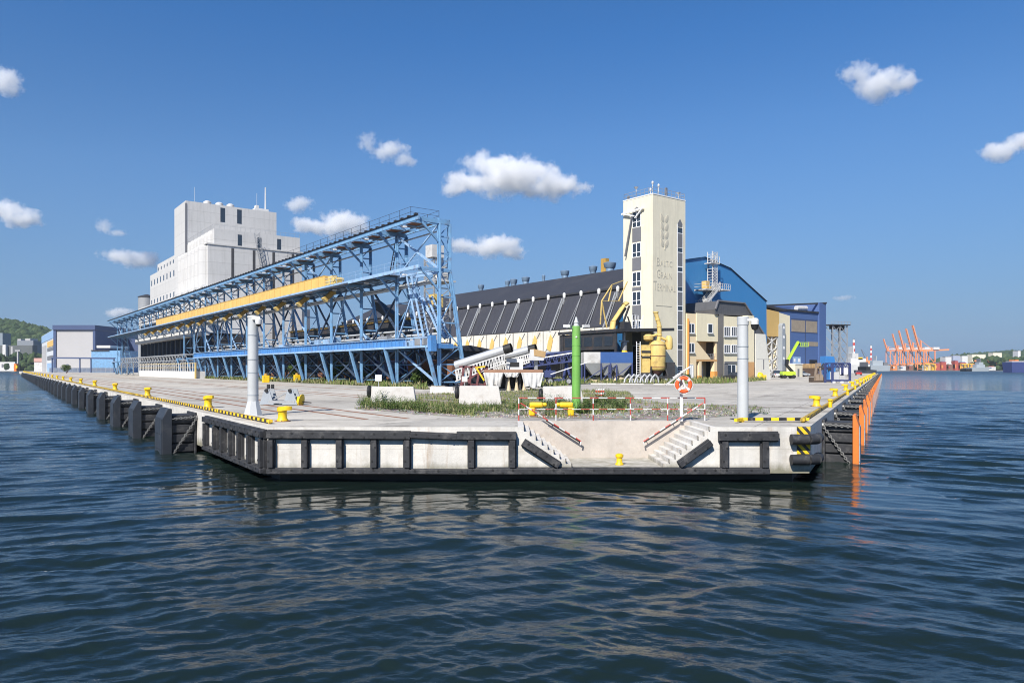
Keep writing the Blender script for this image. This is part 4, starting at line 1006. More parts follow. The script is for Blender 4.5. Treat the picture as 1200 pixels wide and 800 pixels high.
for a_, c_, k in segs:
    za_, zc_ = zpx(c_), zpx(a_)
    if k == 'p': pn.box(-.03, .05, ys0, ys1, za_, zc_)
    else:
        ymid = (ys0 + ys1) / 2; zs_ = za_ + (zc_ - za_) * .34
        for y0, y1 in ((ys0 + .12, ymid - .09), (ymid + .09, ys1 - .12)):
            gl.box(-.012, .05, y0, y1, za_ + .12, zs_ - .05); gl.box(-.012, .05, y0, y1, zs_ + .05, zc_ - .12)
        for y0 in (ys0, ymid - .09, ys1 - .12): fr_.box(-.05, .04, y0, y0 + (.18 if y0 == ymid - .09 else .12), za_, zc_)
        for z0 in (za_, zs_ - .05, zc_ - .12): fr_.box(-.048, .04, ys0 + .12, ys1 - .12, z0, z0 + .11)
xs0, _ = onfront(793.7, 300, TO, BANG, 0); xs1, _ = onfront(800, 300, TO, BANG, 0)
zpf = lambda py: onfront(797, py, TO, BANG, 0)[1]
pn.xz([(xs0, zpf(263)), (xs1, zpf(263)), ((xs0 + xs1) / 2, zpf(256.6))], -.03, .05)
pn.box(xs0, xs1, -.03, .05, zpf(266), zpf(263) - .005)
yy = [(267, 273, 'w'), (274, 290, 'p'), (290.8, 295.5, 'w'), (296.5, 312, 'p'), (313.5, 318, 'w'), (319.5, 336, 'p'), (336.5, 341, 'w'), (342.5, 358, 'p'), (359, 363.5, 'w'), (365, 380.5, 'p'), (381.5, 386, 'w'), (387, 403, 'p'), (404, 409, 'w'), (410, 428, 'p'), (429, 434, 'w'), (435, 443, 'p')]
for a_, c_, k in yy:
    if k == 'p': pn.box(xs0 + .08, xs1 - .08, -.03, .05, zpf(c_), zpf(a_))
    else: gl.box(xs0 + .08, xs1 - .08, -.02, .05, zpf(c_), zpf(a_))
fr_.box(xs0 - .06, xs0 + .075, -.05, .04, zpf(443), zpf(263)); fr_.box(xs1 - .075, xs1 + .06, -.05, .04, zpf(443), zpf(263))
for (a_, c_, k), (a2, c2, k2) in zip(yy[:-1], yy[1:]): fr_.box(xs0 + .08, xs1 - .08, -.04, .04, zpf(a2) + .02, zpf(c_) - .02)
fr_.build('window_frame', M['frame'], t); each(gl, 'window', M['glass'], t); each(pn, 'spandrel', M['panel'], t)
# raised lettering, small capitals under tall initials, and the wheat ear
def text(body, name, x0, x1, z, hgt, parent):
    cu = bpy.data.curves.new(name, 'FONT'); cu.body = body; cu.size = 1; cu.extrude = .05
    o = bpy.data.objects.new(name, cu); COL.objects.link(o)
    dg = bpy.context.evaluated_depsgraph_get(); me = bpy.data.meshes.new_from_object(o.evaluated_get(dg)); COL.objects.unlink(o); bpy.data.objects.remove(o)
    xs = [v.co.x for v in me.vertices]; ysx = [v.co.y for v in me.vertices]
    wx, hx = max(xs) - min(xs), max(ysx) - min(ysx); x_, y_ = min(xs), min(ysx)
    return [((v.co.x - x_) / wx * (x1 - x0) + x0, -.02 - v.co.z * .35, (v.co.y - y_) / hx * hgt + z) for v in me.vertices], [tuple(p.vertices) for p in me.polygons]
for word, pxa, pxb, pyt, pyb in (('BALTIC', 769.5, 787.6, 301.6, 312.2), ('GRAIN', 769.6, 787.2, 315.4, 326.4), ('TERMINAL', 765.6, 791.4, 328.6, 341)):
    xa, zlo = onfront(pxa, pyb, TO, BANG, 0); xb, _ = onfront(pxb, pyb, TO, BANG, 0); zhi = onfront(pxa, pyt, TO, BANG, 0)[1]
    zlo = (zlo + onfront(pxb, pyb, TO, BANG, 0)[1]) / 2; H_ = zhi - zlo; n = len(word); fi = 1.35 / (n + .35)
    b = MB(); v, f = text(word[0], 'lettering', xa, xa + (xb - xa) * fi * .88, zlo, H_, t); b.add(v, f)
    v, f = text(word[1:], 'lettering', xa + (xb - xa) * fi * 1.05, xb, zlo, H_ * .74, t); b.add(v, f)
    b.build('lettering', M['creamdark'], t)
b = MB()
xc, _ = onfront(778.7, 270, TO, BANG, 0); zt1 = onfront(778.7, 252.5, TO, BANG, 0)[1]; zb1 = onfront(778.7, 292, TO, BANG, 0)[1]; hh_ = (zt1 - zb1)
for k in range(4):
    zc = zb1 + hh_ * (.12 + .245 * k)
    for s in (-1, 1):
        pts = []
        for j in range(12):
            a_ = 2 * math.pi * j / 12; u, v_ = .40 * math.cos(a_) * (1 - .35 * math.sin(a_)), .78 * math.sin(a_)
            ca, sa = math.cos(s * -.42), math.sin(s * -.42); pts.append((xc + s * .62 + u * ca - v_ * sa, zc + .35 + u * sa + v_ * ca))
        b.xz(pts, -.04, .0)
        ins = [(xc + s * .62 + (x - xc - s * .62) * .62, zc + .35 + (z - zc - .35) * .62) for x, z in pts]; b.xz(ins, -.065, -.041)
b.bar((xc, -.05, zb1 - .1), (xc, -.05, zb1 + .55), .12, .08)
b.build('wheat_relief', M['creamdark'], t)
b = MB(); xa, za_ = onfront(768.5, 358, TO, BANG, 0); xb, _ = onfront(787, 358, TO, BANG, 0); b.box(xa, xb, -.04, .01, za_, za_ + .12); b.build('relief_line', M['creamdark'], t)
# roof railing and aerials
b = MB()
for z in (.7, 1.3):
    for a_, c_ in (((.1, .1), (TW - .1, .1)), ((.1, .1), (.1, TD - .1)), ((TW - .1, .1), (TW - .1, TD - .1)), ((.1, TD - .1), (TW - .1, TD - .1))): b.bar((*a_, TH + z), (*c_, TH + z), .05)
for i in range(8):
    x = .1 + (TW - .2) * i / 7; b.bar((x, .1, TH + .1), (x, .1, TH + 1.3), .05); b.bar((x, TD - .1, TH + .1), (x, TD - .1, TH + 1.3), .05)
    y = .1 + (TD - .2) * i / 7; b.bar((.1, y, TH + .1), (.1, y, TH + 1.3), .05)
b.build('roof_railing', M['steel'], t)
for x, y, h_, k in ((.3, 4.2, 2.0, 0), (.4, .4, 2.1, 1), (2.1, .5, 1.9, 1), (4.1, .5, 1.8, 2), (7.6, .6, 1.4, 0), (1.1, 1.5, 1.2, 1), (.4, 6.2, .8, 2)):
    b = MB(); b.tube((x, y, TH + .1), (x, y, TH + h_), .07, 8)
    if k == 0: b.lathe([(.10, -.3), (.42, .1), (.36, .12), (.06, -.2)], (x, y, TH + h_), 14)
    elif k == 1: b.lathe([(.16, -.2), (.22, .1), (.1, .32)], (x, y, TH + h_), 10)
    else: b.box(x - .22, x + .22, y - .15, y + .15, TH + h_ - 1.4, TH + h_)
    b.build('aerial', M['panel'] if k == 2 else M['tarp'], t)
# broken flag bracket over the top side window
t2 = thing('jib_bracket', 'skewed white hoist bracket with hanging strut over the tower top window', 'hoist bracket', toworld((0, (ys0 + ys1) / 2, zpx(250)), TO, BANG), BANG)
b = MB(); b.bar((-.4, -2.0, .6), (-.5, 3.2, .3), .26, .3); b.bar((-.5, 3.0, .3), (-.4, .2, -.5), .2); b.bar((-.4, -1.6, .5), (-.35, .1, -.9), .2); b.bar((0, 0, .2), (-.5, 0, .3), .2); b.build('arm', M['frame'], t2)
b = MB(); b.bar((-.4, .8, -.4), (-.5, 2.4, -7.5), .22); b.build('strut', M['panel'], t2)
# ------------------------------------------------------------------ office block at the foot of the tower
KO = toworld((-18.7, -10.4, 0), BO, BANG)
t = thing('office_block', 'four storey cream office block with cut away balcony beside the tower', 'office building', KO, BANG)
fx = lambda px, py, y=0: onfront(px, py, KO, BANG, y)
xw, zw = fx(841, 368); xl = .25
H = fx(820, 368)[1]; xb0 = fx(816, 400)[0]; zb0 = fx(830, 400)[1]; zfl = fx(820, 421)[1]
b = MB(); b.box(xl, xb0, 0, 8, 0, H); b.box(xb0, xw, 0, 8, zb0, H); b.box(xb0, xw, 2.6, 8, 0, zb0 - .003)
b.build('wall', M['peach'], t)
b = MB(); b.box(xb0 - .06, xw + .12, -.12, 0, zb0, H + .15); b.build('bay_front', M['butter'], t)
b = MB(); b.xz([(xb0, zb0), (xb0 + .1, zb0), (xb0 + 4.2, zfl + .2), (xb0 + 4.2, zfl), (xb0, zfl)], .0, .25); b.build('balcony_gusset', M['peach'], t)
b = MB(); b.box(xb0, xw, .03, 2.6, zfl - .35, zfl); b.build('balcony_floor', M['ochre'], t)
b = MB(); b.box(xw - .95, xw - .1, .05, .9, 0, zfl - .36); b.box(xb0 + .9, xb0 + 1.6, .05, .9, 0, zfl - .36); b.box(xw - .55, xw - .1, .05, .5, zfl, zb0); each(b, 'pillar', M['peach'], t)
b = MB(); b.box(xw - 1.0, xw - .05, -.01, .95, 0, 1.6); b.box(xb0 + .85, xb0 + 1.65, -.01, .95, 0, .8); each(b, 'pillar_foot', M['orangepaint'], t)
b = MB()
for z in (.45, .8, 1.1): b.bar((xb0 + .4, .1, zfl + z), (xw - .1, .1, zfl + z), .05)
for k in range(7): b.bar((xb0 + .4 + (xw - xb0 - .5) * k / 6, .1, zfl), (xb0 + .4 + (xw - xb0 - .5) * k / 6, .1, zfl + 1.1), .04)
b.build('balcony_railing', M['steel'], t)
def window(px0, px1, py0, py1, y=0.0, cols=2, parent=None, proud=.04, cut=.6, o_=None, nm='window', dm='glass'):
    x0, z1_ = fx(px0, py0, y); x1_, _ = fx(px1, py0, y); z0 = fx((px0 + px1) / 2, py1, y)[1]; z1_ = fx((px0 + px1) / 2, py0, y)[1]
    f = MB(); wd = (x1_ - x0) / cols
    f.box(x0 - .08, x0 + .08, y - proud - .03, y, z0, z1_); f.box(x1_ - .08, x1_ + .08, y - proud - .03, y, z0, z1_)
    f.box(x0 + .08, x1_ - .08, y - proud - .03, y, z0 - .06, z0 + .08); f.box(x0 + .08, x1_ - .08, y - proud - .03, y, z1_ - .1, z1_ + .06)
    for k in range(1, cols): f.box(x0 + wd * k - .06, x0 + wd * k + .06, y - proud - .03, y, z0 + .085, z1_ - .105)
    w_ = f.build(nm, M['frame'], parent or t)
    p_ = MB(); p_.box(x0 + .08, x1_ - .08, y - .02, y - .003, z0 + .085, z1_ - .105); p_.build('pane', M[dm], w_)
    if nm == 'window':
        s = MB(); s.box(x0 - .2, x1_ + .2, y - proud - .2, y, z0 - .2, z0 - .065); s.build('sill', M['polegrey'], w_)
window(806.5, 813.5, 379, 390); window(806.5, 813.5, 402, 413); window(829.5, 835, 379.5, 390, -.12, 1)
window(806.5, 812, 427, 443, 0, 1, nm='door', dm='frame'); window(818.5, 823, 428, 443, 2.6, 1, nm='door', dm='frame'); window(829, 835.5, 424, 442, 2.6, 2, nm='door'); window(831.5, 838, 403, 417, 2.6, 1, nm='door'); 
b = MB(); b.box(xl + .05, xl + .3, -.3, 0, 0, H - 1); b.build('downpipe', M['orangepaint'], t)
# grey roofed wing right of it
yF = -1.4
x0, _ = fx(848, 400, yF); x1_, _ = fx(875.5, 400, yF); x2, _ = fx(882.5, 400, yF)
Z = lambda px, py: fx(px, py, yF)[1]
t = thing('control_wing', 'cream wing with white window bands under a dark grey metal hood', 'building', KO, BANG)
b = MB(); b.box(x0, x1_, yF + .01, 12, 0, Z(860, 371)); b.build('wall', M['butter'], t)
b = MB(); b.box(x1_ + .003, x2, yF - .25, 12, 0, Z(880, 370)); b.build('end_pier', M['butter'], t)
b = MB(); b.box(x1_ - .02, x2 + .02, yF - .28, yF - .253, 0, Z(880, 424)); b.box(x1_ - .02, x1_ + .0, yF - .28, yF + .008, 0, Z(880, 424)); b.build('pier_base', M['ochre'], t)
b = MB(); b.box(x2 + .003, x2 + 1.2, yF + .4, 12, 0, Z(886, 372)); b.build('grey_side', M['panel'], t)
b = MB(); b.face([(x0 - .02, yF - .02, 0), (x0 - .02, yF - .02, Z(848, 368)), (x0 - .02, 6, Z(848, 368) + 1), (x0 - .02, 6, 0)]); b.build('grey_flank', M['roofgrey'], t)
pp = [(843.5, 368), (843.2, 362), (846.3, 352), (877, 355), (899.5, 391), (886, 391), (884, 370)]
poly = [fx(px, py, yF) for px, py in pp]
b = MB(); b.xz([(x, z) for x, z in poly], yF + 1.0, 12); b.build('roof_hood', M['roofgrey'], t)
b = MB()
for (pa, pb_) in zip(pp[1:4], pp[2:5]):
    a_, c_ = fx(*pa, yF), fx(*pb_, yF); b.bar((a_[0], yF + .9, a_[1] + .05), (c_[0], yF + .9, c_[1] + .05), .35, .25)
b.build('roof_trim', M['panel'], t)
for (a_, c_, d_, e_) in ((848.5, 855.5, 383, 394), (857, 863.5, 383, 394), (865, 873, 383, 394), (848.5, 855.5, 404, 413.5), (857, 863.5, 404, 413.5), (865, 873, 404, 413.5)): window(a_, c_, d_, e_, yF + .01, 3, nm='window')
window(852, 862, 427, 441, yF + .01, 2, nm='door'); 
b = MB(); zd = Z(855, 425); b.box(x0 + .2, x1_, yF - .2, yF + .008, zd - .1, zd + .25); b.box(x0 + .1, x0 + 1.2, yF - .1, yF + .008, 0, zd - .1); b.build('ground_floor_band', M['panel'], t)
# white buttress wall
xa, _ = fx(886.5, 430, yF); xb, _ = fx(898, 391, yF); xc_, _ = fx(904.5, 444, yF)
t = thing('buttress_wall', 'plain white wall with a sloping right edge below the grey hood', 'wall', toworld((xa, yF, 0), KO, BANG), BANG)
b = MB(); b.xz([(0, 0), (xc_ - xa, 0), (xb - xa, Z(892, 391) - .02), (0, Z(892, 391) - .02)], .2, 7); b.build('wall', M['chalk'], t)
b = MB(); b.box(.4, xc_ - xa - .6, .19, .198, Z(892, 421), Z(892, 421) + .06); b.box(2.6, 2.9, .17, .198, 2, 4); b.build('joint', M['panel'], t)
t = thing('yellow_tank', 'small yellow dome cover on the ground before the white wall', 'cover', (*GP(890.5, 444.3)[:2], DZ)); t.scale = (.72,) * 3
b = MB(); b.lathe([(1.05, 0), (1.1, .8), (.8, 1.6), (.3, 1.95)], n=16); b.build('shell', M['yellow'], t, smooth=True)
b = MB(); b.box(.6, 1.5, -.9, -.2, 0, 1.2); b.build('side_box', M['yellow'], t)

# steel stair and mast on the gable
t = thing('gable_stair', 'white steel escape stair with tall lattice mast on the blue gable', 'outside stair', toworld((0, -.2, 0), BO, BANG), BANG)
gx = lambda px, py, y=0: onfront(px, py, t.location, BANG, y)
b = MB()
xa, _ = gx(827.5, 330); xb, _ = gx(833, 330); zt2 = gx(830, 296)[1]; zb2_ = gx(830, 336)[1]
for x in (xa, xb):
    for y in (-.4, -1.6): b.bar((x, y, zb2_), (x, y, zt2), .13)
n = 12
for k in range(n):
    z = zb2_ + (zt2 - zb2_) * k / n; z2 = zb2_ + (zt2 - zb2_) * (k + 1) / n
    b.bar((xa, -1.6, z), (xb, -1.6, z2), .08); b.bar((xb, -1.6, z), (xa, -1.6, z2), .08); b.bar((xa, -1.6, z), (xb, -1.6, z), .09); b.bar((xa, -.4, z), (xa, -1.6, z), .08)
b.box(xa - 1.0, xb + .3, -2.0, -.3, zt2 - 2.6, zt2 - 2.45); b.build('mast', M['white'], t)
b = MB()
for x in (xa - 1.0, xb + .3, (xa + xb) / 2 - .3):
    b.bar((x, -2, zt2 - 2.5), (x, -2, zt2 - 1.0), .09)
for z in (1.0, 1.8, 2.4): b.bar((xa - 1, -2, zt2 - z), (xb + .3, -2, zt2 - z), .08)
b.build('cage', M['white'], t)
def flight(pa, pb_, y):
    b = MB(); a_ = gx(*pa); c_ = gx(*pb_)
    for o in (0, -1.2):
        b.bar((a_[0], y + o, a_[1]), (c_[0], y + o, c_[1]), .12, .36); b.bar((a_[0], y + o, a_[1] + 1.1), (c_[0], y + o, c_[1] + 1.1), .08); b.bar((a_[0], y + o, a_[1] + .6), (c_[0], y + o, c_[1] + .6), .06)
        for k in range(9): b.bar((a_[0] + (c_[0] - a_[0]) * k / 8, y + o, a_[1] + (c_[1] - a_[1]) * k / 8), (a_[0] + (c_[0] - a_[0]) * k / 8, y + o, a_[1] + (c_[1] - a_[1]) * k / 8 + 1.1), .06)
    for k in range(18): q = (k + .5) / 18; b.box(a_[0] + (c_[0] - a_[0]) * q - .14, a_[0] + (c_[0] - a_[0]) * q + .14, y - 1.14, y - .06, a_[1] + (c_[1] - a_[1]) * q - .03, a_[1] + (c_[1] - a_[1]) * q + .03)
    b.build('flight', M['tarp'], t)
flight((817, 358.5), (837, 338), -.4); flight((814.5, 356), (829, 338), -2.0); flight((828, 367.5), (838, 360), -.6)
def platform(px0, px1, py):
    a_ = gx(px0, py); c_ = gx(px1, py); b = MB(); b.box(a_[0], c_[0], -3.2, -.2, a_[1] - .25, a_[1])
    for z in (.55, 1.1): b.bar((a_[0], -3.2, a_[1] + z), (c_[0], -3.2, a_[1] + z), .07); b.bar((a_[0], -3.2, a_[1] + z), (a_[0], -.3, a_[1] + z), .07)
    for k in range(5): b.bar((a_[0] + (c_[0] - a_[0]) * k / 4, -3.2, a_[1]), (a_[0] + (c_[0] - a_[0]) * k / 4, -3.2, a_[1] + 1.1), .06)
    b.build('platform', M['tarp'], t)
platform(812.5, 829, 339.5); platform(813, 819, 358.5); platform(832, 841, 340); platform(834, 842, 361)
b = MB(); a_ = gx(823, 330); b.box(a_[0] - .6, a_[0] + .6, -1.4, -.3, gx(823, 338)[1], a_[1]); a_ = gx(820, 336); b.box(a_[0] - .7, a_[0] + .7, -2.4, -1.4, gx(820, 339)[1], a_[1]); b.build('motor_box', M['conveyor'], t)

# ------------------------------------------------------------------ buildings further along the right quay
o_ = (*GP(906, 441.0)[:2], DZ); KO = o_
t = thing('intake_building', 'ochre box on steel legs against a cream wall with a grey pipe and round openings', 'building', o_, BANG)
xa = fx(898, 380)[0]; xb = fx(913, 380)[0]; xc_ = fx(926.5, 400)[0]; z1_ = fx(906, 364)[1]; z0 = fx(906, 394)[1]
b = MB(); b.xz([(xa, z0), (xb, z0), (xb, fx(913, 365.5)[1]), (xa, z1_ + .3)], 0, 12); b.build('hanging_box', M['yellowwall'], t)
b = MB(); b.xz([(xb + .003, 0), (xc_, 0), (xc_, fx(926.5, 370)[1]), (xb + .003, fx(913, 366)[1])], .2, 14); b.build('wall', M['butter'], t)
b = MB(); b.box(xa, xb, 8, 14, 0, z0 - .01); b.build('back_wall', M['panel'], t)
b = MB()
for x in (xa + .4, (xa + xb) / 2, xb - .4):
    b.bar((x, .4, 0), (x, .4, z0), .35); b.bar((x, 5, 0), (x, 5, z0), .35)
n = 4
for k in range(n): b.bar((xa + .4, .3, z0 * k / n), (xb - .4, .3, z0 * (k + 1) / n), .25); b.bar((xb - .4, .3, z0 * k / n), (xa + .4, .3, z0 * (k + 1) / n), .2)
b.build('leg_frame', M['tarp'], t)
xp = fx(914, 400)[0]; zp1 = fx(914, 382)[1]
b = MB(); b.box(xp - .75, xp + .75, -1.2, .15, 1.5, zp1); b.lathe([(.75, -1.2), (.75, .15)], (xp, 0, zp1), 16, 'y'); b.build('pipe_duct', M['plategrey'], t)
b = MB()
for py in (384, 395, 407.5, 420): zz = fx(914, py)[1]; b.lathe([(.42, -1.24), (.42, -1.203)], (xp, 0, zz), 14, 'y')
each(b, 'round_opening', M['frame'], t)
b = MB(); b.xz([(xa - 1, z1_ + 1.2), (fx(926, 366)[0], fx(926, 366)[1] + .4), (fx(926, 366)[0], fx(926, 366)[1] + .9), (xa - 1, z1_ + 1.9)], 1, 14); b.build('roof_deck', M['roofdark'], t)
KO = (*GP(946, 439.7)[:2], DZ)
t = thing('blue_warehouse', 'tall navy blue clad warehouse with two weathered board panels and open dark door', 'warehouse', KO, BANG)
xa = fx(925.5, 400)[0]; xb = fx(958.5, 400)[0]; xc_ = fx(966.3, 400)[0]; xz = fx(898, 380)[0]
zl = fx(961, 366.5)[1]; zr = fx(966, 355.5)[1]
b = MB(); b.box(xz, xb, 0, 30, 0, zl); b.build('wall', M['navy'], t)
b = MB(); b.box(xb + .003, xc_, -.5, 30, 0, zr); b.build('corner_tower', M['navy'], t)
b = MB(); b.box(xz, xb + .2, -.35, .0, zl - .25, zl + .25); b.build('eaves_trim', M['darksteel'], t)
b = MB(); b.xz([(fx(912, 362)[0], zl), (xb, zl), (xb, zr - .6), (fx(912, 362)[0], fx(912, 358.5)[1])], 5, 30); b.build('upper_store', M['navy'], t)
b = MB(); b.bar((fx(911, 358)[0], 4.8, fx(911, 357)[1]), (xc_, -.6, zr + .1), .5, .5); b.build('roof_trim', M['darksteel'], t)
b = MB(); za_, zb3 = fx(940, 389)[1], fx(940, 375.5)[1]; b.box(fx(927.5, 380)[0], fx(943.2, 380)[0], -.06, .05, za_, zb3); b.box(fx(944.3, 380)[0], fx(957.5, 380)[0], -.06, .05, za_, zb3)
b.box(fx(946.5, 400)[0], fx(959.5, 400)[0], -.06, .05, fx(953, 405.5)[1], fx(953, 400.5)[1]); each(b, 'board_panel', M['timber'], t)
b = MB(); b.box(fx(927, 380)[0] - .1, fx(958, 380)[0], -.03, .04, zb3 + .02, zb3 + .5); b.box(fx(927, 380)[0] - .1, fx(958, 380)[0], -.03, .04, za_ - .3, za_ - .02); b.box(fx(943.2, 380)[0] + .02, fx(944.3, 380)[0] - .02, -.03, .04, 0, zb3); b.build('panel_trim', M['hallblue'], t)
b = MB(); b.box(fx(948.5, 430)[0], fx(957.5, 430)[0], -.05, .05, 0, fx(953, 421.5)[1]); b.build('open_door', M['black'], t)
b = MB(); b.box(fx(929, 430)[0], fx(938.5, 430)[0], -.05, .05, 0, fx(934, 418)[1]); b.build('door_surround', M['bluelight'], t)
b = MB(); b.box(fx(930, 430)[0], fx(932, 430)[0], -.08, -.055, fx(931, 424)[1], fx(931, 420)[1]); b.box(fx(935, 430)[0], fx(937.5, 430)[0], -.08, -.055, fx(936, 424)[1], fx(936, 420)[1]); each(b, 'window', M['frame'], t)
b = MB()
a_ = fx(933, 361, 4.2); c_ = fx(950, 361.5, 4.2); b.tube((a_[0], 4.2, a_[1]), (c_[0] - 1, 4.2, c_[1]), .8, 10); b.tube((c_[0] - 1.2, 4.2, c_[1] + .2), (c_[0], 4.2, c_[1] - 1.6), .8, 10); b.build('roof_duct', M['tarp'], t)

# ------------------------------------------------------------------ lattice tower beyond the blue warehouse
p = P(979, 437, 265)
t = thing('lattice_tower', 'grey steel lattice tower with a dark platform behind the blue warehouse', 'steel tower', (p[0], p[1], DZ), R(20))
zz = P(979, 381.5, 265)[2] - DZ; b = MB()
for x in (-3.2, 0.2, 3.6):
    for y in (-2, 2): b.bar((x, y, 0), (x, y, zz), .28)
n = 5
for k in range(n):
    za_, zc_ = zz * k / n, zz * (k + 1) / n
    for x0_, x1__ in ((-3.2, .2), (.2, 3.6)):
        b.bar((x0_, -2, za_), (x1__, -2, zc_), .16); b.bar((x1__, -2, za_), (x0_, -2, zc_), .16); b.bar((x0_, -2, zc_), (x1__, -2, zc_), .16)
    b.bar((-3.2, -2, za_), (-3.2, 2, zc_), .16); b.bar((3.6, -2, za_), (3.6, 2, zc_), .16)
b.build('lattice', M['steel'], t)
b = MB(); b.box(-4.2, 4.6, -2.6, 2.6, zz, zz + .35); b.box(-2, .6, -1, 1, zz - 1.3, zz); b.box(2, 3.4, -1, 1, zz - 1.8, zz); b.build('platform', M['darksteel'], t)
b = MB(); b.bar((-4.2, -2.6, zz + 1.3), (4.6, -2.6, zz + 1.3), .1); [b.bar((-4.2 + 8.8 * k / 6, -2.6, zz + .3), (-4.2 + 8.8 * k / 6, -2.6, zz + 1.3), .1) for k in range(7)]; b.build('railing', M['steel'], t)

# ------------------------------------------------------------------ lime green boom lift
g_ = GP(923, 443.2); t = thing('boom_lift', 'lime green boom lift with raised arm before the blue warehouse', 'boom lift', g_, R(0)); t.scale = (.88, .88, .69)
k = g_[1] / F
b = MB(); b.prism([(-1.5, 1.1, .9), (1.5, 1.1, .9), (1.7, 1.1, 1.5), (1.5, 1.1, 2.2), (-1.4, 1.1, 2.2), (-1.7, 1.1, 1.4)], (0, -2.2, 0)); b.build('chassis', M['lime'], t, bevel=.08)
for x in (-1.1, 1.1):
    for y in (-1.1, .8): wb = MB(); wb.lathe([(.55, 0), (.58, .05), (.58, .32), (.5, .36)], (x, y - .05, .58), 16, 'y'); wb.build('wheel', M['black'], t)
b = MB(); b.box(-1.3, 1.3, -.9, .9, .5, .9); b.build('underframe', M['black'], t)
b = MB(); b.bar((1.2, 0, 2.1), (-.3, 0, 4.2), .55, .7); b.bar((-.3, 0, 4.0), (-.1, 0, 6.0), .6, .75); b.build('lower_arm', M['black'], t)
b = MB(); b.bar((0, 0, 5.6), (2.6, 0, 11.6), .5, .62); b.bar((.6, 0, 7.0), (2.7, 0, 11.8), .34, .42); b.build('boom', M['lime'], t)
b = MB(); b.bar((2.4, 0, 11.5), (3.2, 0, 10.6), .3, .4); b.build('knuckle', M['black'], t)
b = MB(); x0, x1_ = 3.0, 5.0
for z in (10.2, 10.8, 11.4):
    for y in (-.5, .5): b.bar((x0, y, z), (x1_, y, z), .09, .12)
    for x in (x0, x1_): b.bar((x, -.5, z), (x, .5, z), .09, .12)
for x in (x0, (x0 + x1_) / 2, x1_):
    for y in (-.5, .5): b.bar((x, y, 10.1), (x, y, 11.45), .09)
b.box(x0, x1_, -.5, .5, 10.05, 10.15); b.build('basket', M['lime'], t)

# ------------------------------------------------------------------ cars and trucks
def wheels(t, xs, y0, r_, wdt=.22, hub='steel'):
    for x in xs:
        for y in (-y0, y0):
            wb = MB(); wb.lathe([(r_ * .75, -wdt / 2), (r_, -wdt / 2 + .03), (r_, wdt / 2 - .03), (r_ * .75, wdt / 2)], (x, y, r_), 18, 'y'); w_ = wb.build('wheel', M['black'], t)
            hb = MB(); hb.lathe([(r_ * .6, -wdt / 2 - .01), (r_ * .6, wdt / 2 + .01)], (x, y, r_), 12, 'y'); hb.build('rim', M[hub], w_)
def car(label, col, loc, rot, kind='hatch', name='parked_car'):
    t = thing(name, label, 'car', loc, rot)
    m = mat('car_' + col, {'silver': (.42, .44, .46), 'dark': (.03, .035, .045), 'white': (.72, .72, .72), 'red': (.50, .03, .03), 'blue': (.05, .10, .3)}[col], .3, .05, 1, metal=.2)
    b = MB(); sill = [(-2.1, .35), (2.05, .35), (2.12, .62), (1.95, .82), (.95, .95), (-1.95, .98), (-2.15, .8)]
    b.xz(sill, -.86, .86); b.build('body', m, t, bevel=.07)
    b = MB()
    lo = [(1.0, .94), (-1.95, .97)]; hi = [(.35, 1.44), (-1.55, 1.46)] if kind == 'hatch' else [(.45, 1.7), (-.5, 1.72)]
    if kind != 'hatch': lo = [(1.05, .94), (-.75, .97)]
    v = [(lo[0][0], -.8, lo[0][1]), (lo[1][0], -.8, lo[1][1]), (lo[1][0], .8, lo[1][1]), (lo[0][0], .8, lo[0][1]), (hi[0][0], -.62, hi[0][1]), (hi[1][0], -.62, hi[1][1]), (hi[1][0], .62, hi[1][1]), (hi[0][0], .62, hi[0][1])]
    b.add(v, [(0, 1, 2, 3), (4, 5, 6, 7), (0, 1, 5, 4), (1, 2, 6, 5), (2, 3, 7, 6), (3, 0, 4, 7)]); b.build('glasshouse', M['glass'], t, bevel=.03)
    b = MB(); b.prism([(hi[0][0], -.63, hi[0][1] + .003), (hi[1][0], -.63, hi[1][1] + .003), (hi[1][0], .63, hi[1][1] + .003), (hi[0][0], .63, hi[0][1] + .003)], (0, 0, .05)); b.build('roof', m, t)
    wheels(t, (-1.3, 1.3), .78, .32)
    for s in (-.6, .6):
        b = MB(); b.box(2.04, 2.13, s - .17, s + .17, .6, .76); b.build('headlight', M['glasspale'], t)
        b = MB(); b.box(-2.2, -2.1, s - .14, s + .14, .7, .9); b.build('tail_light', M['red'], t)
    b = MB(); b.box(2.06, 2.13, -.4, .4, .4, .55); b.build('bumper', M['black'], t)
    return t
car('dark estate car half hidden behind the grey camera post by the office wing', 'dark', GP(861, 445.5), R(120))
car('silver hatchback parked right of the boom lift before the stacked boards', 'silver', GP(939.5, 441.2), R(15))
car('white pickup parked under the ochre box on legs', 'white', GP(910, 442), R(80), 'pickup', 'pickup_truck')
car('red car parked near the right quay edge beyond the blue frame', 'red', P(1006, 441, 235)[:2] + (DZ,), R(70))
g_ = GP(948, 441); t = thing('board_stack', 'stack of brown boards and crates before the navy warehouse', 'board stack', g_, BANG)
b = MB(); b.box(-4.2, 5, 0, 3, 0, 2.3); b.build('lower_boards', mat('brown_stack', (.12, .075, .05), .9, .3, 1.5), t)
b = MB(); [b.box(-4.5 + 1.7 * k, -3 + 1.7 * k, .2, 2.8, 2.303, 3.2 + .25 * (k % 2)) for k in range(6)]; each(b, 'crate', M['buff'], t)
g_ = GP(932, 441.5); t = thing('cream_kiosk', 'small cream flat roofed kiosk behind the boom lift', 'kiosk', g_, BANG)
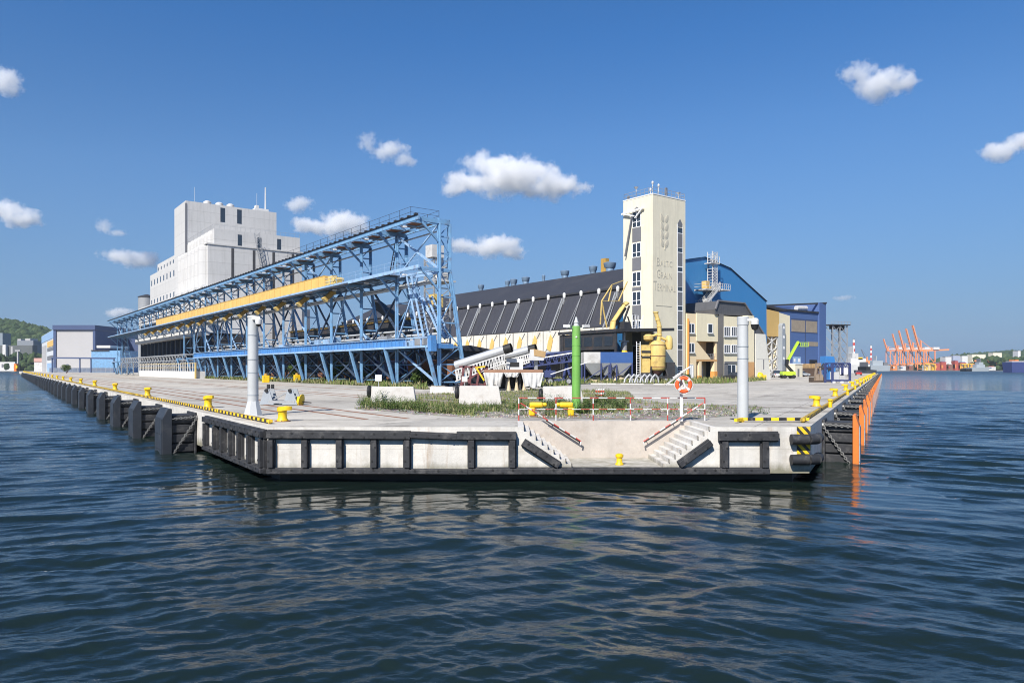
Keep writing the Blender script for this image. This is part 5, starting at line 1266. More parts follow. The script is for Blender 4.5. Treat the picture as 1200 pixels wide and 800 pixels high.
b = MB(); b.box(0, 3.4, 0, 2.4, 0, 3.3); b.build('wall', M['cream'], t); b = MB(); b.box(-.15, 3.55, -.15, 2.55, 3.303, 3.5); b.build('roof', M['frame'], t); b = MB(); b.box(1, 1.9, -.03, .05, 0, 2.1); b.build('door', M['panel'], t)
# grab bucket on its wooden skid
g_ = GP(959, 447.8); t = thing('grab_bucket', 'brown clamshell grab standing on a heavy timber skid beside the blue machine', 'grab', g_, R(8)); t.scale = (.68,) * 3
b = MB(); b.box(-1.9, 1.5, -.8, .8, 0, .35); b.box(-1.9, -1.5, -.8, .8, .353, 1.2); b.box(1.1, 1.5, -.8, .8, .353, 1.2); b.box(-1.5, 1.1, .5, .8, .353, 1.1); b.build('skid', mat('dark_timber', (.075, .055, .042), .9, .3, 2), t)
b = MB(); b.bar((-.9, 0, .35), (-.5, 0, 4.0), .35); b.bar((.7, 0, .35), (.3, 0, 4.2), .35); b.prism([(-.9, -.5, .4), (0, -.5, .4), (-.1, -.5, 1.9), (-.8, -.5, 1.7)], (0, 1, 0)); b.prism([(.9, -.5, .4), (.05, -.5, .4), (.1, -.5, 1.9), (.9, -.5, 1.7)], (0, 1, 0)); b.box(-.6, .5, -.35, .35, 3.6, 4.4); b.build('jaw_frame', mat('grab_brown', (.26, .20, .15), .8, .25, 2), t)
# blue hopper machine
g_ = GP(969, 447.5); t = thing('blue_machine', 'tall royal blue bag filling machine with a slanted top beside the blue frame', 'machine', g_, R(12)); t.scale = (.85, .85, .76)
b = MB(); b.prism([(-.2, -.9, .3), (1.2, -.9, .3), (1.2, -.9, 3.6), (.9, -.9, 5.3), (-.8, -.9, 5.4), (-.9, -.9, 3.4), (-.2, -.9, 2.8)], (0, 1.8, 0)); b.build('body', M['machineblue'], t, bevel=.05)
b = MB(); b.bar((-.8, -.95, 3.1), (-2.4, -.95, 2.5), .3, .4); b.bar((-2.2, -.8, 2.6), (-1.2, -.8, 3.9), .2); b.box(-.4, .6, -1.0, -.903, 2.4, 3.2); b.build('side_arm', M['darksteel'], t)
b = MB(); b.box(-.3, 1.3, -1, 1, 0, .297); b.build('base', M['darksteel'], t)
# dark blue gantry frame
g_ = GP(975.5, 448.5); t = thing('portal_stand', 'dark blue steel portal frame with a chequered girder near the right quay', 'steel frame', g_, R(18)); t.scale = (.62, .62, .68)
b = MB()
for x in (0, 5.2):
    for y in (0, 2.4): b.bar((x, y, 0), (x, y, 4.3), .42)
for y in (0, 2.4):
    b.bar((0, y, 4.3), (5.2, y, 4.3), .2, .25); b.bar((0, y, 3.4), (5.2, y, 3.4), .2, .22)
    for k in range(4): b.bar((1.3 * k, y, 3.4), (1.3 * k + .65, y, 4.3), .14); b.bar((1.3 * k + .65, y, 4.3), (1.3 * k + 1.3, y, 3.4), .14)
    b.bar((0, y, .5), (5.2, y, .5), .35)
b.build('portal', M['violet'], t)
b = MB(); [b.box(x - .35, x + .35, -.4, .1, 0, .35) for x in (.2, 2.6, 5)]; b.build('foot', M['frame'], t)
b = MB(); b.box(1.3, 2.6, .6, 2.2, .7, 2.4); b.box(2.8, 4.4, .6, 2.2, .7, 1.6); b.build('load', M['tarp'], t)
t = thing('site_van', 'white box van behind the dark blue portal frame', 'van', P(990, 441, 205)[:2] + (DZ,), R(60))
b = MB(); b.xz([(-2.6, .4), (2.5, .4), (2.6, 1.2), (1.9, 1.5), (1.5, 2.6), (-2.6, 2.7)], -1, 1); b.build('body', M['white'], t, bevel=.08); wheels(t, (-1.6, 1.6), .95, .38)
b = MB(); b.prism([(1.98, -.85, 1.5), (1.98, .85, 1.5), (1.6, .8, 2.4), (1.6, -.8, 2.4)], (.03, 0, .01)); b.build('windscreen', M['glass'], t)

# ------------------------------------------------------------------ machinery in front of the grain store
# canopy beside the tower
o_ = toworld((-7.6, .3, 0), TO, BANG); KO = o_
t = thing('loading_canopy', 'dark flat loading canopy left of the tower over the lorry hoppers', 'canopy', o_, BANG)
za_ = 8.0; b = MB(); b.prism([(-6.2, -5, za_), (7.5, -5, za_ + .6), (7.5, 9, za_ + .6), (-6.2, 9, za_)], (0, 0, .35)); b.build('roof', M['panel'], t)
b = MB(); b.bar((-6.3, -5.05, za_ + .2), (7.6, -5.05, za_ + .8), .1, .5); b.bar((-6.3, -5.05, za_ + .2), (-6.3, 9, za_ + .2), .1, .5); b.build('fascia', M['darksteel'], t)
b = MB(); [b.bar((x, y, 0), (x, y, za_), .35) for x, y in ((-6, -4.6), (-6, 8), (0, 8), (3, -4.6))]; each(b, 'post', M['darksteel'], t)
b = MB(); b.box(-6, 7, 8.6, 8.9, 0, za_ - .1); b.box(-6.1, -5.9, -4.4, 8.5, 5.2, za_ - .1); b.build('back_wall', M['darksteel'], t)
b = MB(); [b.box(-6.15, -6.105, -4 + 2.4 * k, -2.2 + 2.4 * k, 5.8, 7.3) for k in range(5)]; each(b, 'window', M['glass'], t)
t = thing('hanging_bucket', 'small yellow loading bell hanging under the dark canopy', 'loading bell', toworld((-3.0, -3.5, 0), o_, BANG), BANG)
b = MB(); b.lathe([(1.0, 3.7), (1.0, 4.2), (.45, 5.1)], n=12); b.build('bell', M['yellow'], t)
b = MB(); b.lathe([(.5, 5.11), (.5, 6.4), (.25, 6.5), (.25, 8)], n=10); b.box(-1, 1, -.12, .12, 6.5, 6.7); b.build('stem', M['lime'] if False else M['steel'], t)
# yellow bent arm over the canopy
t = thing('unloading_arm', 'yellow bent pneumatic unloading arm with stay rods over the dark canopy', 'unloading arm', toworld((-2.2, 0, za_ + .4), o_, BANG), BANG); t.scale = (.8, 1, .52)
b = MB(); b.tube((0, 0, 0), (.4, 0, 3.2), .55, 12); b.tube((.4, 0, 3.2), (4.2, .5, 8.8), .45, 12); b.tube((4.2, .5, 8.8), (5.2, .6, 9.6), .6, 12); b.build('pipe', M['plantyellow'], t, smooth=True)
b = MB()
for a_, c_ in (((-1.5, 0, 1), (-3, 0, 9.5)), ((-3, 0, 9.5), (3.2, .5, 10)), ((-3, 0, 9.5), (0, 0, 15)), ((0, 0, 15), (4.2, .5, 17)), ((-3.4, 0, 2), (-3.0, 0, 9.5)), ((0, 0, 15), (-1, 0, 9.6)), ((2, 0, 10), (4.6, 0, 16.5))): b.bar(a_, c_, .18)
b.build('stay_rod', M['plantyellow'], t)
b = MB(); b.bar((1, .2, 2), (4.6, .6, 8), .5, .8); b.bar((2.4, 0, 0), (5.2, 0, 8.6), .3); b.box(2.6, 4.6, -.8, .8, 0, 3.2); b.bar((5.4, -.6, 0), (3.9, -.6, 5), .2); b.bar((6.6, -.6, 0), (5.6, -.6, 6), .12); b.build('machinery', M['darksteel'], t)
b = MB(); [b.bar((4.8 + .9 * k, -1, 0), (4.8 + .9 * k, -1, 5.5), .12) for k in range(3)]; [b.bar((4.8, -1, 1.8 * k), (6.6, -1, 1.8 * k), .1) for k in range(4)]; b.bar((6.8, -.6, 0), (8.8, -.6, 5.6), .09); b.build('railing', M['frame'], t)
# yellow vacuum unloader on wheels
g_ = GP(770, 447.5); t = thing('grain_vacuum', 'yellow grain vacuum unloader with banded tank, elbow pipe and ladder before the tower', 'vacuum unloader', g_, R(10)); t.scale = (.84, .84, .68)
b = MB(); b.lathe([(1.2, 2.6), (1.5, 2.9), (1.6, 3.3), (1.6, 8.6), (1.45, 9.3), (.6, 9.7)], n=24); b.build('tank', M['plantyellow'], t, smooth=True)
b = MB(); [b.lathe([(1.65, z), (1.65, z + .14)], n=24) for z in (3.4, 6.0, 8.5)]; each(b, 'band', M['rust'], t)
b = MB(); b.lathe([(.35, 1.3), (1.0, 2.2), (1.3, 2.75)], n=24); b.build('cone', mat('maroon_cone', (.14, .07, .06), .6, .25, 1), t, smooth=True)
b = MB(); b.path([(.3, 0, 9.6), (.5, 0, 11), (.4, 0, 13.4), (-.3, 0, 16.2)], .42, 12); [b.lathe([(.52, 0), (.52, .3)], (x, 0, z), 12) for x, z in ((.45, 10.8), (.42, 12.8), (.1, 14.4), (-.25, 16.1))]; b.build('riser_pipe', M['plantyellow'], t, smooth=True)
b = MB(); b.lathe([(.5, 9.6), (.9, 9.9), (.95, 10.7), (.5, 11.1)], (-1.8, -.2, 0), 14); b.tube((-1.8, -.2, 10.4), (.2, 0, 11.2), .28, 10); b.tube((.4, 0, 10.6), (2.2, 0, 9.6), .3, 10); b.lathe([(.6, 7.6), (.75, 8.2), (.7, 10.2), (.4, 10.8)], (2.4, .1, 0), 12); b.build('filter_head', M['plantyellow'], t, smooth=True)
b = MB()
for x in (-4.2, -3.5): b.bar((x, -.4, .3), (x, -.4, 9.4), .12)
for k in range(16): b.bar((-4.2, -.4, .6 + .55 * k), (-3.5, -.4, .6 + .55 * k), .08)
b.build('ladder', M['frame'], t)
b = MB(); b.box(-3.3, -1.6, -.8, .8, 6.2, 8.6); b.box(-3.2, -1.7, -.8, .8, 2.2, 6.197); b.build('engine_housing', M['plantyellow'], t)
b = MB(); b.box(-3.4, -1.6, -.9, -.82, 6.8, 7.3); b.box(-3.4, -1.6, -.9, -.82, 5.6, 6.0); b.build('vent', M['darksteel'], t)
b = MB(); b.box(-3.4, 2.6, -1.2, 1.2, .9, 1.4); [b.bar((x, y, 1.4), (x * .6, y * .6, 4.6), .25) for x in (-1.8, 1.8) for y in (-1, 1)]; b.box(-3.4, -1.7, -1, 1, 1.41, 2.2); b.box(1.6, 3.2, -1, 1, 1.41, 4.6); b.build('chassis', M['darksteel'], t)
wheels(t, (-2.6, -1.4, 1.2, 2.2), 1.2, .55, .4)
b = MB(); b.tube((2.6, -.8, .8), (6.2, -1.2, 3.6), .18, 8); b.build('tow_bar', M['frame'], t)
t = thing('hose_coil', 'heap of ribbed grey hoses lying left of the grain vacuum', 'hoses', GP(748, 449.3), R(0))
b = MB()
for k in range(6):
    x = -2 + .75 * k; b.path([(x, 0, 0.1), (x + .15, .1, .7), (x + .7, .2, 1.3), (x + 1.1, .2, .8), (x + 1.2, .1, .1)], .14, 8)
b.build('hose', M['steel'], t, smooth=True)
# row of blue and grey hoppers under the canopy
for i, (px, w_, mm, lb) in enumerate(((697.5, 5.2, 'tarp', 'white topped grey hopper under the side wall left of the blue hoppers'), (711.5, 3.4, 'royal', 'narrow blue topped hopper between the white and the wide blue hoppers'), (726, 4.6, 'royal', 'wide blue topped hopper nearest the tower under the canopy'))):
    p = P(px, 447, 112); t = thing('lorry_hopper', lb, 'hopper', (p[0], p[1], DZ), R(4), 'hoppers under the loading canopy'); h_ = w_ / 2 * .78
    b = MB(); b.box(-h_, h_, -1.4, 1.4, 3.0, 4.7); b.build('bin', M[mm], t)
    b = MB(); v = [(-h_, -1.4, 2.997), (h_, -1.4, 2.997), (h_, 1.4, 2.997), (-h_, 1.4, 2.997), (-.5, -.4, 1.1), (.5, -.4, 1.1), (.5, .4, 1.1), (-.5, .4, 1.1)]; b.add(v, [(0, 1, 2, 3), (4, 5, 6, 7), (0, 1, 5, 4), (1, 2, 6, 5), (2, 3, 7, 6), (3, 0, 4, 7)]); b.build('cone', M['polegrey'], t)
    b = MB(); [b.bar((x, y, 0), (x, y, 3.0), .2) for x in (-h_ + .1, h_ - .1) for y in (-1.3, 1.3)]; b.bar((-h_ + .1, -1.3, .2), (h_ - .1, -1.3, 2.8), .12); each(b, 'leg', M['violet'], t)
t = thing('sand_heap', 'small heap of pale grain on the ground below the blue hoppers', 'heap', GP(721, 447.4))
b = MB(); b.lathe([(2.6, 0), (1.8, .7), (.9, 2.0), (.3, 2.9), (.05, 3.1)], n=20); [b.lathe([(1.1, 0), (.7, .6), (.2, .9)], (x, -.4, 0), 12) for x in (-3.2, -1.9, 2.2)]; b.build('heap', M['sand'], t, smooth=True)
# pair of silver tube conveyors
def tubeconv(pa, pb_, Y, r_, label, box):
    a_ = P(*pa, Y); c_ = P(*pb_, Y - 1.5); t = thing('tube_conveyor', label, 'conveyor', (a_[0], a_[1], DZ), 0, 'silver tube conveyors')
    A_ = Vector((0, 0, a_[2] - DZ)); C_ = Vector((c_[0] - a_[0], c_[1] - a_[1], c_[2] - DZ))
    b = MB(); b.tube(A_, C_, r_, 16); b.build('tube', M['silver'], t, smooth=True)
    d_ = (C_ - A_).normalized(); b = MB(); b.tube(C_ - d_ * .1, C_ + d_ * .75, r_ * 1.06, 16, cap=False); b.build('rubber_mouth', M['black'], t, smooth=True)
    b = MB(); b.tube(C_ + d_ * .1, C_ + d_ * .12, r_ * .98, 16); b.build('mouth_disc', M['black'], t)
    b = MB(); n = 16; dn = Vector((0, 0, -1))
    for y in (-.45, .45):
        o = Vector((0, y, -r_ - .05)); b.bar(A_ + o, C_ + o, .1, .14); b.bar(A_ + o + dn * 1.2, C_ + o + dn * .9, .1, .12)
        for k in range(n):
            p0 = A_.lerp(C_, k / n) + o; p1 = A_.lerp(C_, (k + .5) / n) + o + dn * (1.2 - .3 * k / n); p2 = A_.lerp(C_, (k + 1) / n) + o
            b.bar(p0, p1, .09); b.bar(p1, p2, .09)
    b.build('truss', M['tarp'], t)
    b = MB(); m_ = A_.lerp(C_, .45)
    for y in (-.6, .6): b.bar((m_.x - 1.6, y, .1), (m_.x, y, m_.z - 1.2), .14); b.bar((m_.x + 1.6, y, .1), (m_.x, y, m_.z - 1.2), .14); b.bar((m_.x - 1.6, y, .4), (m_.x + 1.6, y, .4), .12)
    b.build('undercarriage', mat('maroon_frame', (.13, .04, .045), .7, .3, 1.5), t)
    for x in (m_.x - 1.5, m_.x + 1.5): wb = MB(); wb.lathe([(.4, -.85), (.45, -.8), (.45, -.6), (.4, -.55)], (x, 0, .45), 14, 'y'); wb.build('wheel', M['black'], t)
    if box:
        b = MB(); q = C_ - d_ * 1.6; b.box(q.x + 1.6, q.x + 3.4, -.8, .6, q.z - 1.7, q.z - .5); b.build('discharge_box', M['white'], t)
        b = MB(); b.box(q.x + 2.0, q.x + 3.0, -.83, -.803, q.z - 1.4, q.z - .9); b.build('opening', M['black'], t)
    b = MB(); b.box(C_.x - 1.1, C_.x - .3, -.6, .6, C_.z - 1.0, C_.z - .1); b.build('drive', M['violet'], t)
tubeconv((534, 428), (592, 409.5), 78, .48, 'silver tube conveyor on a white truss with open black mouth above the tarpaulin', True)
tubeconv((578, 421), (621, 409.5), 82, .46, 'second silver tube conveyor ending beside a small buff crate', False)
p = P(628, 420, 79); t = thing('buff_crate', 'small buff topped crate on the end of the second tube conveyor', 'crate', (p[0], p[1], p[2] - .2), R(20))
b = MB(); b.prism([(-.7, -.6, 0), (.7, -.6, 0), (.9, -.6, .9), (-.5, -.6, 1.2)], (0, 1.1, 0)); b.build('box', M['white'], t); b = MB(); b.prism([(-.45, -.65, .5), (.85, -.65, .3), (.92, -.65, .95), (-.5, -.65, 1.25)], (0, 1.2, 0)); b.build('lid', M['buff'], t)
b = MB(); b.bar((0, 0, -p[2] + .2 + DZ), (0, 0, 0), .3); b.build('post', M['steel'], t)
# tarpaulin covered hopper
g_ = GP(602, 457.5); t = thing('covered_hopper', 'rusty flat hopper with white tarpaulins draped over both ends', 'hopper', (g_[0], g_[1] , DZ), R(3)); sc_ = g_[1] / F
x0, x1_ = (566 - 602) * sc_, (636 - 602) * sc_; ztop_ = (457.5 - 433) * sc_
b = MB(); b.box(x0 + .1, x1_, -.2, 2.6, ztop_ - .32, ztop_); b.build('top_frame', mat('hopper_rim', (.30, .17, .11), .85, .25, 1.5), t)
def drape(xa, xb, za_, zb_, ph):
    nx, nz = 26, 16; v = []; f = []
    for j in range(nz + 1):
        for i in range(nx + 1):
            u, q = i / nx, j / nz; x = xa + (xb - xa) * (u + (.32 * q * (.5 - u)) * (1 if xb > xa else 1)); z = za_ + (zb_ - za_) * q * (.86 + .14 * math.sin(u * 5 + ph) ** 2)
            v.append((x, -.28 - .10 * q - .12 * q * math.sin(u * 16 + ph + q * 2) - .05 * math.sin(u * 29 + ph), z))
    for j in range(nz):
        for i in range(nx): a_ = j * (nx + 1) + i; f.append((a_, a_ + 1, a_ + nx + 2, a_ + nx + 1))
    b = MB(); b.add(v, f); o = b.build('tarpaulin', M['tarp'], t, smooth=True); s = o.modifiers.new('thick', 'SOLIDIFY'); s.thickness = .03
drape(x0, x0 + 2.0, ztop_ - .3, .35, 0); drape(x1_ - 2.1, x1_ + .1, ztop_ - .3, .2, 2); drape(x0 + 2, x1_ - 2.2, ztop_ - .28, ztop_ - .75, 1)
b = MB(); b.box(x0 + 1.6, x1_ - 1.6, 1.4, 2.4, .1, ztop_ - .33); b.build('dark_inside', M['black'], t)
b = MB(); [b.bar((x, .5, 0), (x, .5, ztop_ - .3), .22) for x in (x0 + 1.0, x0 + 2.3, x1_ - 2.2, x1_ - .9)]; each(b, 'post', M['darksteel'], t)
b = MB(); [b.lathe([(.22, 0), (.12, .6), (.03, 1.5)], (x0 + 2.5 + .75 * k, .1, 0), 8) for k in range(4)]; each(b, 'grain_spill', M['sand'], t)
t = thing('rust_frame', 'rusty maroon support frame with a yellow lever left of the covered hopper', 'frame', (*GP(556, 456)[:2], DZ))
b = MB(); [b.bar((x, y, 0), (x + .3, y, 2.4), .2) for x in (-1.4, -.6, .2, 1.0) for y in (0, .9)]; b.bar((-1.6, 0, 2.3), (1.4, 0, 2.3), .2); b.bar((-1.5, 0, .4), (1.2, 0, 2.2), .14); b.build('frame', MATS['maroon_frame'], t); b = MB(); b.bar((.2, -.2, 2.2), (1.0, -.2, .9), .16); b.bar((.1, -.2, 2.2), (1.1, -.2, 2.35), .14); b.build('lever', M['yellow'], t)
# blue lattice conveyor with a white rail
p = P(640, 430, 92); t = thing('lattice_conveyor', 'dark blue lattice conveyor with pale handrail on wheels behind the green pole', 'conveyor', (p[0], p[1], DZ), R(6))
b = MB(); n = 10; xa, xb = -5.2, 4.2
for y in (0, 1.4):
    for (z0, z1_) in ((2.0, 3.2), (3.4, 4.5)): b.bar((xa, y, z0), (xb, y, z1_), .2)
    for k in range(n):
        q0, q1 = k / n, (k + 1) / n; xk, xk1 = xa + (xb - xa) * q0, xa + (xb - xa) * q1; z = lambda q, lo: (2.0 + 1.2 * q) if lo else (3.4 + 1.1 * q)
        b.bar((xk, y, z(q0, 1)), ((xk + xk1) / 2, y, z((q0 + q1) / 2, 0)), .13); b.bar(((xk + xk1) / 2, y, z((q0 + q1) / 2, 0)), (xk1, y, z(q1, 1)), .13)
b.build('truss', M['violet'], t)
b = MB(); b.bar((xa - 1, -.5, 2.6), (4.2, -.5, 4.3), .14); b.bar((.5, -.5, 1.4), (5.2, -.5, 2.9), .1); b.build('handrail', M['frame'], t)
b = MB()
for x in (-2.5, -.2, 2.2): b.bar((x, .2, .3), (x + .6, .7, 2.8), .22); b.bar((x + 1.2, .2, .3), (x + .6, .7, 2.8), .22)
b.box(-2.6, 3.6, .1, 1.2, .5, .8); b.box(-.2, 1.2, -.2, 1, 1.0, 1.9); b.build('undercarriage', M['violet'], t)
wheels(t, (-1.8, .4, 2.8), .8, .5, .3)
b = MB(); b.box(-4.8, -4.0, -.3, .3, 0, 1.7); b.build('marker_block', M['frame'], t)

# ------------------------------------------------------------------ posts, barriers and small things on the deck
def post(px, py, ztop_px, r_, m, label, base):
    g_ = GP(px, py); h_ = P(px, ztop_px, g_[1])[2] - DZ; t = thing('camera_post', label, 'post', g_)
    b = MB(); b.lathe([(r_ * 1.02, .02), (r_, h_ * .5), (r_ * .97, h_)], n=28); b.build('shaft', m, t, smooth=True)
    b = MB(); [b.lathe([(r_ * 1.05, z), (r_ * 1.05, z + .035)], n=28) for z in base]; each(b, 'joint_ring', M['plategrey'] if m is not M['green'] else M['green'], t)
    return t, h_, r_
t, h_, r_ = post(296.5, 486.5, 372, .235, M['polegrey'], 'tall white grey camera post with flared foot on the left deck', (.9, 1.9, 2.5, 3.6))
b = MB(); b.lathe([(.44, 0.003), (.42, .05), (.26, .62), (.24, .66)], n=8); b.build('flared_foot', M['polegrey'], t)
b = MB(); b.lathe([(.25, h_), (.25, h_ + .06), (.1, h_ + .1)], n=20); b.box(.05, .42, -.32, -.2, h_ - .12, h_ + .02); b.build('cap', M['white'], t)
b = MB(); b.lathe([(.13, -.02), (.15, .08), (.14, .2), (.04, .26)], (.36, -.3, h_ - .3), 14); o = b.build('camera', M['white'], t, smooth=True); b = MB(); b.lathe([(.02, -.14), (.10, -.08), (.12, -.02)], (.36, -.3, h_ - .3), 12); b.build('dome', M['black'], o, smooth=True)
t, h_, r_ = post(870.5, 491.5, 373, .22, M['polegrey'], 'tall plain grey camera post on the right deck corner', (2.5, 3.0))
b = MB(); b.lathe([(.235, h_ - .28), (.235, h_ + .04), (.2, h_ + .07)], n=24); b.build('cap', M['polegrey'], t, smooth=True)
b = MB(); b.box(.1, .42, -.2, -.1, h_ - .12, h_ - .02); b.lathe([(.16, h_ - .26), (.165, h_ - .08), (.1, h_ + .0)], (.44, -.16, 0), 16); o = b.build('camera', M['white'], t, smooth=True); b = MB(); b.lathe([(.03, h_ - .50), (.12, h_ - .45), (.165, h_ - .27)], (.44, -.16, 0), 14); b.build('dome', M['black'], o, smooth=True)
b = MB(); b.box(-.42, .55, -.5, .4, .003, .03); b.build('base_plate', M['darksteel'], t)
t, h_, r_ = post(675.3, 481.5, 382, .215, M['green'], 'bright green post with twin cameras and a pale finial behind the railing', (2.75, 3.25))
b = MB(); b.lathe([(.15, h_), (.13, h_ + .05), (.10, h_ + .12), (.13, h_ + .16), (.07, h_ + .32), (.04, h_ + .45)], n=14); b.build('finial', M['polegrey'], t, smooth=True)
for s in (-1, 1): b = MB(); b.bar((s * .2, -.05, h_ - .12), (s * .42, -.15, h_ - .1), .06); b.bar((s * .30, -.3, h_ - .02), (s * .62, -.1, h_ + .0), .14, .13); b.build('camera', M['white'], t)
b = MB(); b.lathe([(.045, -.03), (.03, 0)], (-.02, -.225, h_ - .55), 10, 'y'); b.build('lamp', M['white'], t)
# concrete barriers
def barrier(px0, px1, py, h_, label, tyre):
    g0 = GP(px0, py); g1 = GP(px1, py); w_ = g1[0] - g0[0]; t = thing('concrete_barrier', label, 'barrier', ((g0[0] + g1[0]) / 2, g0[1], DZ), R(2), 'concrete barriers in the grass')
    b = MB(); v = [(-w_ / 2, -.3, 0), (w_ / 2, -.3, 0), (w_ / 2, .55, 0), (-w_ / 2, .55, 0), (-w_ / 2 + .03, -.05, h_), (w_ / 2 - .18, -.05, h_), (w_ / 2 - .18, .3, h_), (-w_ / 2 + .03, .3, h_)]
    b.add(v, [(0, 1, 2, 3), (4, 5, 6, 7), (0, 1, 5, 4), (1, 2, 6, 5), (2, 3, 7, 6), (3, 0, 4, 7)]); b.build('block', M['barrier'], t, bevel=.04)
    if tyre: b = MB(); b.torus((-w_ / 2 - .12, .1, .72 if tyre == 1 else .5), .27, .12, 'x', 18, 8); b.build('tyre', M['black'], t, smooth=True)
barrier(435, 488, 472.5, 1.02, 'pale concrete barrier left of the gantry foot with a tyre at its left end', 1)
barrier(538, 588, 474, 1.10, 'pale concrete barrier under the draped tarpaulin hopper', 1)
barrier(636, 684, 472, 1.02, 'pale concrete barrier behind the green post with a tyre at its left end', 2)
barrier(504, 533, 460.5, .55, 'low concrete block at the foot of the gantry end', 0)
for px, py, Y, lb in ((443.5, 445, 62, 'small blank white sign on a peg before the second gantry leg'), (544.5, 446, 72, 'small blank white sign on a peg right of the gantry end'), (659, 470, 44, 'small white box on a peg behind the left railing post')):
    p = P(px, py, Y); t = thing('peg_sign', lb, 'sign', (p[0], p[1], DZ)); z = p[2] - DZ
    b = MB(); b.box(-.28, .28, -.02, .02, z - .1, z + .45); b.build('board', M['white'], t); b = MB(); b.box(-.03, .03, .025, .07, 0, z + .3); b.build('peg', M['steel'], t)
p = GP(703, 464.5); t = thing('barricade', 'small red and white striped barricade standing in the weeds', 'barricade', p, R(5)); t.scale = (.55, .6, .64)
for x in (-.5, -.15, .2, .5): b = MB(); b.box(x - .11, x + .11, -.04, .04, .1, .92); b.build('slat', M['redwhitez'], t)
b = MB(); b.box(-.62, .62, .045, .09, .3, .4); b.box(-.62, .62, .045, .09, .7, .8); b.build('crossbar', M['white'], t)
for px, py, lb in ((302.5 + 9, 447.5, 'yellow valve block between gantry legs right of the white camera post'), (348, 446.5, 'yellow valve block at the foot of the gantry bay')):
    t = thing('valve_block', lb, 'valve', GP(px, py + .6), R(30)); b = MB(); b.box(-.5, .5, -.4, .4, 0, 1.1); b.box(.5, 1.1, -.2, .2, .5, .8); b.build('body', M['yellow'], t, bevel=.08); b = MB(); b.tube((0, 0, 1.1), (0, 0, 1.4), .25, 10); b.build('cap', M['chute'], t)
# rail buffer stop
g_ = GP(329, 474.2); t = thing('buffer_stop', 'grey rail buffer stop with two A frames and a round yellow disc', 'buffer stop', g_, R(-8)); k = g_[1] / F
def aframe(b, x, s):
    for y in (-.3, .3): b.prism([(x - .42 * s, y, .1), (x + .42 * s, y, .1), (x + .14 * s, y, .92), (x - .14 * s, y, .92)], (0, .05, 0))
    b.box(min(x - .45, x + .45), x + .45, -.36, .36, .03, .1)
for x in (-.72, .72): b = MB(); aframe(b, x, 1); b.build('bracket', M['plategrey'], t); b = MB(); b.tube((x, -.40, .84), (x, -.2, .84), .10, 14); b.build('pad', M['black'], t, smooth=True)
b = MB(); b.bar((-.7, 0, .86), (.7, 0, .86), .08); b.bar((-.4, -.1, .3), (.55, -.1, .8), .07); b.box(-.6, 1.0, -.32, .32, .1, .26); b.build('tie_bar', M['steel'], t)
b = MB(); b.lathe([(.38, -.05), (.40, 0), (.30, .05)], (1.22, 0, .46), 20, 'x'); b.box(1.05, 1.2, -.3, .3, .2, .7); o = b.build('buffer_disc', M['yellow'], t, smooth=True); o.rotation_euler = (0, R(10), 0)
b = MB(); b.bar((1.25, 0, .2), (1.75, .3, .12), .06); b.build('latch', M['darksteel'], t)
t = thing('switch_stand', 'small black twin lens signal on a stub behind the buffer stop', 'signal', GP(317, 470)); b = MB(); b.bar((0, 0, 0), (0, 0, .75), .07); b.build('stub', M['steel'], t); b = MB(); b.box(-.22, -.05, -.08, .08, .55, 1.1); b.box(.05, .22, -.08, .08, .55, 1.1); each(b, 'lamp_box', M['black'], t)

# red and white railing round the landing
yb = 28.82; xL, xR = (608 - 600) / F * yb, (826 - 600) / F * yb
t = thing('landing_railing', 'red and white striped tube railing along the back of the landing', 'railing', (xL, yb, DZ)); hr = .92
def striped_tube(a, c, r_, parent, name, first=0, seg=.31):
    a, c = Vector(a), Vector(c); L_ = (c - a).length; n = max(1, round(L_ / seg)); rr, ww = MB(), MB()
    for k in range(n): (rr if (k + first) % 2 == 0 else ww).tube(a.lerp(c, k / n), a.lerp(c, (k + 1) / n), r_, 8)
    w_ = ww.build(name, M['white'], parent); w_.data.materials.append(M['red']); me = w_.data
    if rr.f:
        bm = bmesh.new(); bm.from_mesh(me); n0 = len(bm.verts); vs = [bm.verts.new(v) for v in rr.v]
        for f in rr.f:
            fc = bm.faces.new([vs[i] for i in f]); fc.material_index = 1
        bmesh.ops.recalc_face_normals(bm, faces=bm.faces); bm.to_mesh(me); bm.free()
for i in range(6): x = (xR - xL) * i / 5; striped_tube((x, 0, 0.0), (x, 0, hr), .026, t, 'post', i % 2, .22)
striped_tube((0, 0, hr), (xR - xL, 0, hr), .024, t, 'top_rail', 0, .36); striped_tube((0, 0, hr * .5), (xR - xL, 0, hr * .5), .017, t, 'middle_rail', 1, .36)
for lb, xa, xb, s in (('sloping red and white handrail descending rightwards on the landing wall', 610, 681, 1), ('sloping red and white handrail descending leftwards on the landing wall', 824, 754, -1)):
    Yh = 28.45; p0 = P(xa, 472, Yh); p1 = P(xb, 517, Yh); t = thing('stair_handrail', lb, 'handrail', p0, 0, 'sloping handrails above the steps')
    d_ = Vector(p1) - Vector(p0); striped_tube((0, 0, 0), d_, .026, t, 'rail', 0, .26)
    b = MB(); b.tube(d_, d_ + Vector((-s * .03, 0, -.14)), .03, 8); b.tube(d_ * .5, d_ * .5 + Vector((0, .24, 0)), .02, 6); b.tube(d_ * .95, d_ * .95 + Vector((0, .24, 0)), .02, 6); b.build('bracket', M['white'], t)
    b = MB(); m0 = d_ * .42; b.tube(m0 + Vector((0, 0.02, -.055)), d_ + Vector((0, .02, -.055)), .03, 8); b.build('grip', M['black'], t)
